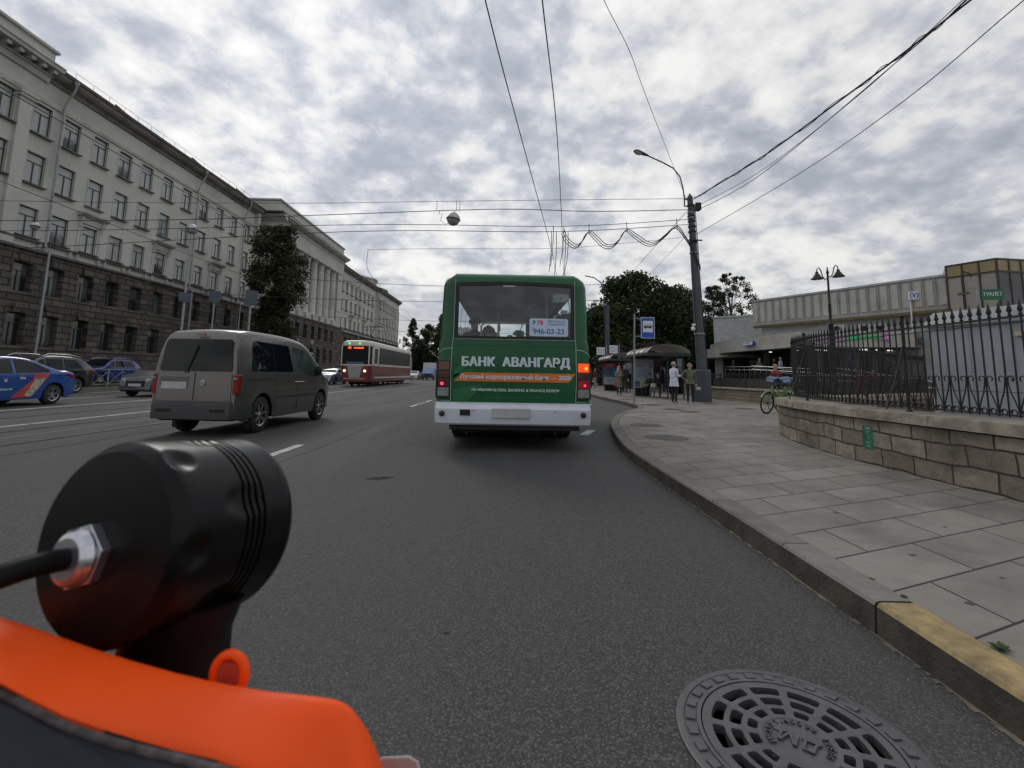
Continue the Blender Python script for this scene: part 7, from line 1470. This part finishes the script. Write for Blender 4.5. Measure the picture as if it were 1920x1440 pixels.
nc = E1*(-.0056)+E2*(-.0045); mb = MB(); NUT = M('nickel_nut', (.55, .56, .6), .22, .9, var=.05)
hexr = lambda r, t, sp=0: [nc+E1*(r*cos(pi/3*i+.3))+E2*(r*sin(pi/3*i+.3))-AX*t for i in range(6)]
mb.loft([hexr(.0115, -.001), hexr(.0115, .0032)], NUT); cr = lambda r, t: [nc+E1*(r*cos(2*pi*i/24))+E2*(r*sin(2*pi*i/24))-AX*t for i in range(24)]
mb.loft([cr(.0098, .0032), cr(.0098, .0042), cr(.0088, .0062), cr(.0070, .0072), cr(.004, .0073)], NUT); mb.build('nut', bl, smooth=25, bevel=.0003)
mb = MB(); cpts = [C0+nc-AX*.004, C0+nc-AX*.016, C0+nc-AX*.028+Vector((-.004, 0, -.003)), C0+nc-AX*.036+Vector((-.022, 0, -.008)), C0+nc-AX*.04+Vector((-.05, 0, -.018))]; mb.tube(smooth_line3([p-C0 for p in cpts], 6), .0038, RUBK, 14); mb.build('cable', bl, smooth=60)
mb = MB(); mt = M('mount_plastic_black', (.006, .006, .007), .55, var=.1, vs=80, spec=.2); dn = Vector((.012, .004, -1)).normalized()
ctr = AX*.030+E1*.004
mb.loft([[ctr+dn*t+E1*(w_*cos(a))+AX*(l_*sin(a)) for a in [2*pi*i/24 for i in range(24)]] for t, w_, l_ in ((.026, .026, .022), (.038, .022, .018), (.050, .022, .018), (.064, .025, .018), (.085, .024, .018))], mt); mb.build('mount', bl, smooth=50)
ORG = M('orange_plastic', (1.0, .095, .008), .42, var=.05, vs=15, spec=.22, dirt=.5, dcol=(.25, .06, .02))
oh = thing('orange_housing', 'bright orange plastic housing edge with a dark fabric strip below the lamp', 'housing')
def slab(poly, dvec, mat, name, bev, parent, n=3):
    P_ = [Vector(p) for p in poly]; mb = MB(); k = len(P_); cc = Vector((0, 0, 1.2))
    mb.add([p for p in P_]+[cc+(p-cc)*1.22+Vector((0, 0, -.006)) for p in P_], [tuple(range(k))[::-1], tuple(range(k, 2*k))]+[(i, (i+1) % k, k+(i+1) % k, k+i) for i in range(k)], mat); o = mb.build(name, parent, smooth=80, bevel=0)
    b = o.modifiers.new('bevel', 'BEVEL'); b.width = bev; b.segments = 5; b.limit_method = 'ANGLE'; b.angle_limit = radians(50); return o
def lean_in(pts, top, k_):   # the lower edge comes nearer, so the face looks up to the sky
    out = []
    for p in pts:
        p = Vector(p); s_ = 1-max(0, (top-p.z))*k_; out.append(Vector((0, 0, 1.2))+(p-Vector((0, 0, 1.2)))*max(.7, s_))
    return out
ORANGE = lean_in(ORANGE, 1.112, 7.0); NAVYP = lean_in(NAVYP, 1.112, 7.0)
OT = [Vector(p) for p in [(-0.17, 0.1632, 1.1232), (-0.1666, 0.1633, 1.1224), (-0.1597, 0.1635, 1.1202), (-0.1494, 0.1637, 1.1172), (-0.1391, 0.1639, 1.1138), (-0.1288, 0.1642, 1.1104), (-0.1168, 0.1644, 1.1069), (-0.1031, 0.1646, 1.1034), (-0.0912, 0.1647, 1.1009), (-0.0826, 0.1648, 1.0994), (-0.0723, 0.1648, 1.098), (-0.0638, 0.1648, 1.0973), (-0.057, 0.1647, 1.0966), (-0.0522, 0.1647, 1.096), (-0.0488, 0.1648, 1.0947), (-0.0463, 0.1651, 1.0926), (-0.0439, 0.1654, 1.0895), (-0.0414, 0.1658, 1.0859), (-0.0389, 0.1664, 1.0807), (-0.0364, 0.1671, 1.0744), (-0.0346, 0.1677, 1.0694)]]
OB = [Vector(p) for p in [(-0.1447, 0.1413, 1.1183), (-0.1418, 0.1414, 1.1166), (-0.1359, 0.1417, 1.1141), (-0.1271, 0.1421, 1.1097), (-0.1183, 0.1424, 1.1055), (-0.1095, 0.1427, 1.1025), (-0.0993, 0.1429, 1.0995), (-0.0876, 0.1431, 1.0965), (-0.0774, 0.1432, 1.0944), (-0.0701, 0.1433, 1.0922), (-0.0612, 0.1438, 1.0873), (-0.0539, 0.1443, 1.0824), (-0.0479, 0.1449, 1.0767), (-0.042, 0.1457, 1.0696), (-0.0391, 0.1456, 1.0696), (-0.0365, 0.1456, 1.0697), (-0.0341, 0.1455, 1.0697), (-0.0324, 0.1455, 1.0697), (-0.0306, 0.1455, 1.0698), (-0.0289, 0.1454, 1.0698), (-0.0277, 0.1454, 1.0698)]]
cam_c = Vector((0, 0, 1.2)); rr = []
for a, b in zip(OT, OB):
    back = cam_c+(a-cam_c)*1.3+Vector((0, 0, -.004)); d = b-a; n_ = Vector((0, -1, .25))
    rr.append([back+Vector((0, 0, -.03)), back, cam_c+(a-cam_c)*1.03, a, a+d*.05+n_*.0012, a+d*.2+n_*.0022, a+d*.5+n_*.0024, a+d*.8+n_*.0018, a+d*.96+n_*.0006, b, b+(b-cam_c)*.25])
mb = MB(); mb.loft(rr, ORG, caps=True, wrap=False); mb.build('shell', oh, smooth=70)
NAVY = M('navy_fabric', (.012, .014, .024), .85, var=.2, vs=60, bump=.5, bs=900); slab(NAVYP, None, NAVY, 'fabric_edge', .002, oh)
mb = MB(); EDGE = M('worn_seam', (.06, .05, .05), .9, var=.5, vs=200); mb.tube(smooth_line3([Vector(p)+Vector((0, -.0005, .0)) for p in NAVYP[:6]], 5), .0011, EDGE, 8); mb.build('seam', oh, smooth=60)
lc = Vector(LOOPC); mb = MB(); mb.tube([lc+Vector((.0052*cos(a), 0, .0062*sin(a)+.0005)) for a in [pi*(-.25+1.5*i/16) for i in range(17)]], .0016, ORG, 10); mb.lathe([(0, -.001), (.0046, -.001), (.005, 0), (.005, .003), (0, .003)], M('orange_dull', (.42, .06, .03), .5, var=.1), lc, T=Matrix.Rotation(-pi/2, 4, 'X'), seg=20); mb.build('lug', oh, smooth=50)
mb = MB(); WPL = M('white_plastic', (.5, .5, .49), .5, var=.05); w0 = Vector(WHITEP[0]); w1 = Vector(WHITEP[1]); 0 and mb.tube([w0+Vector((-.02, .01, -.012)), w0+Vector((0, .01, -.0035)), (w0+w1)/2+Vector((.002, .01, -.003)), w1+Vector((-.002, .01, -.006)), w1+Vector((.004, .01, -.016)), w1+Vector((.0, .01, -.03))], .0042, WPL, 10)
tag(slab([(-0.0524, 0.2246, 1.019), (-0.0518, 0.2226, 1.0348), (-0.0491, 0.2222, 1.0375), (-0.0373, 0.222, 1.0382), (-0.0336, 0.2222, 1.036), (-0.0322, 0.2227, 1.0318), (-0.0319, 0.2242, 1.0193)], None, WPL, 'white_bracket', .0015, None), 'white plastic bracket edge beside the orange housing', 'bracket')
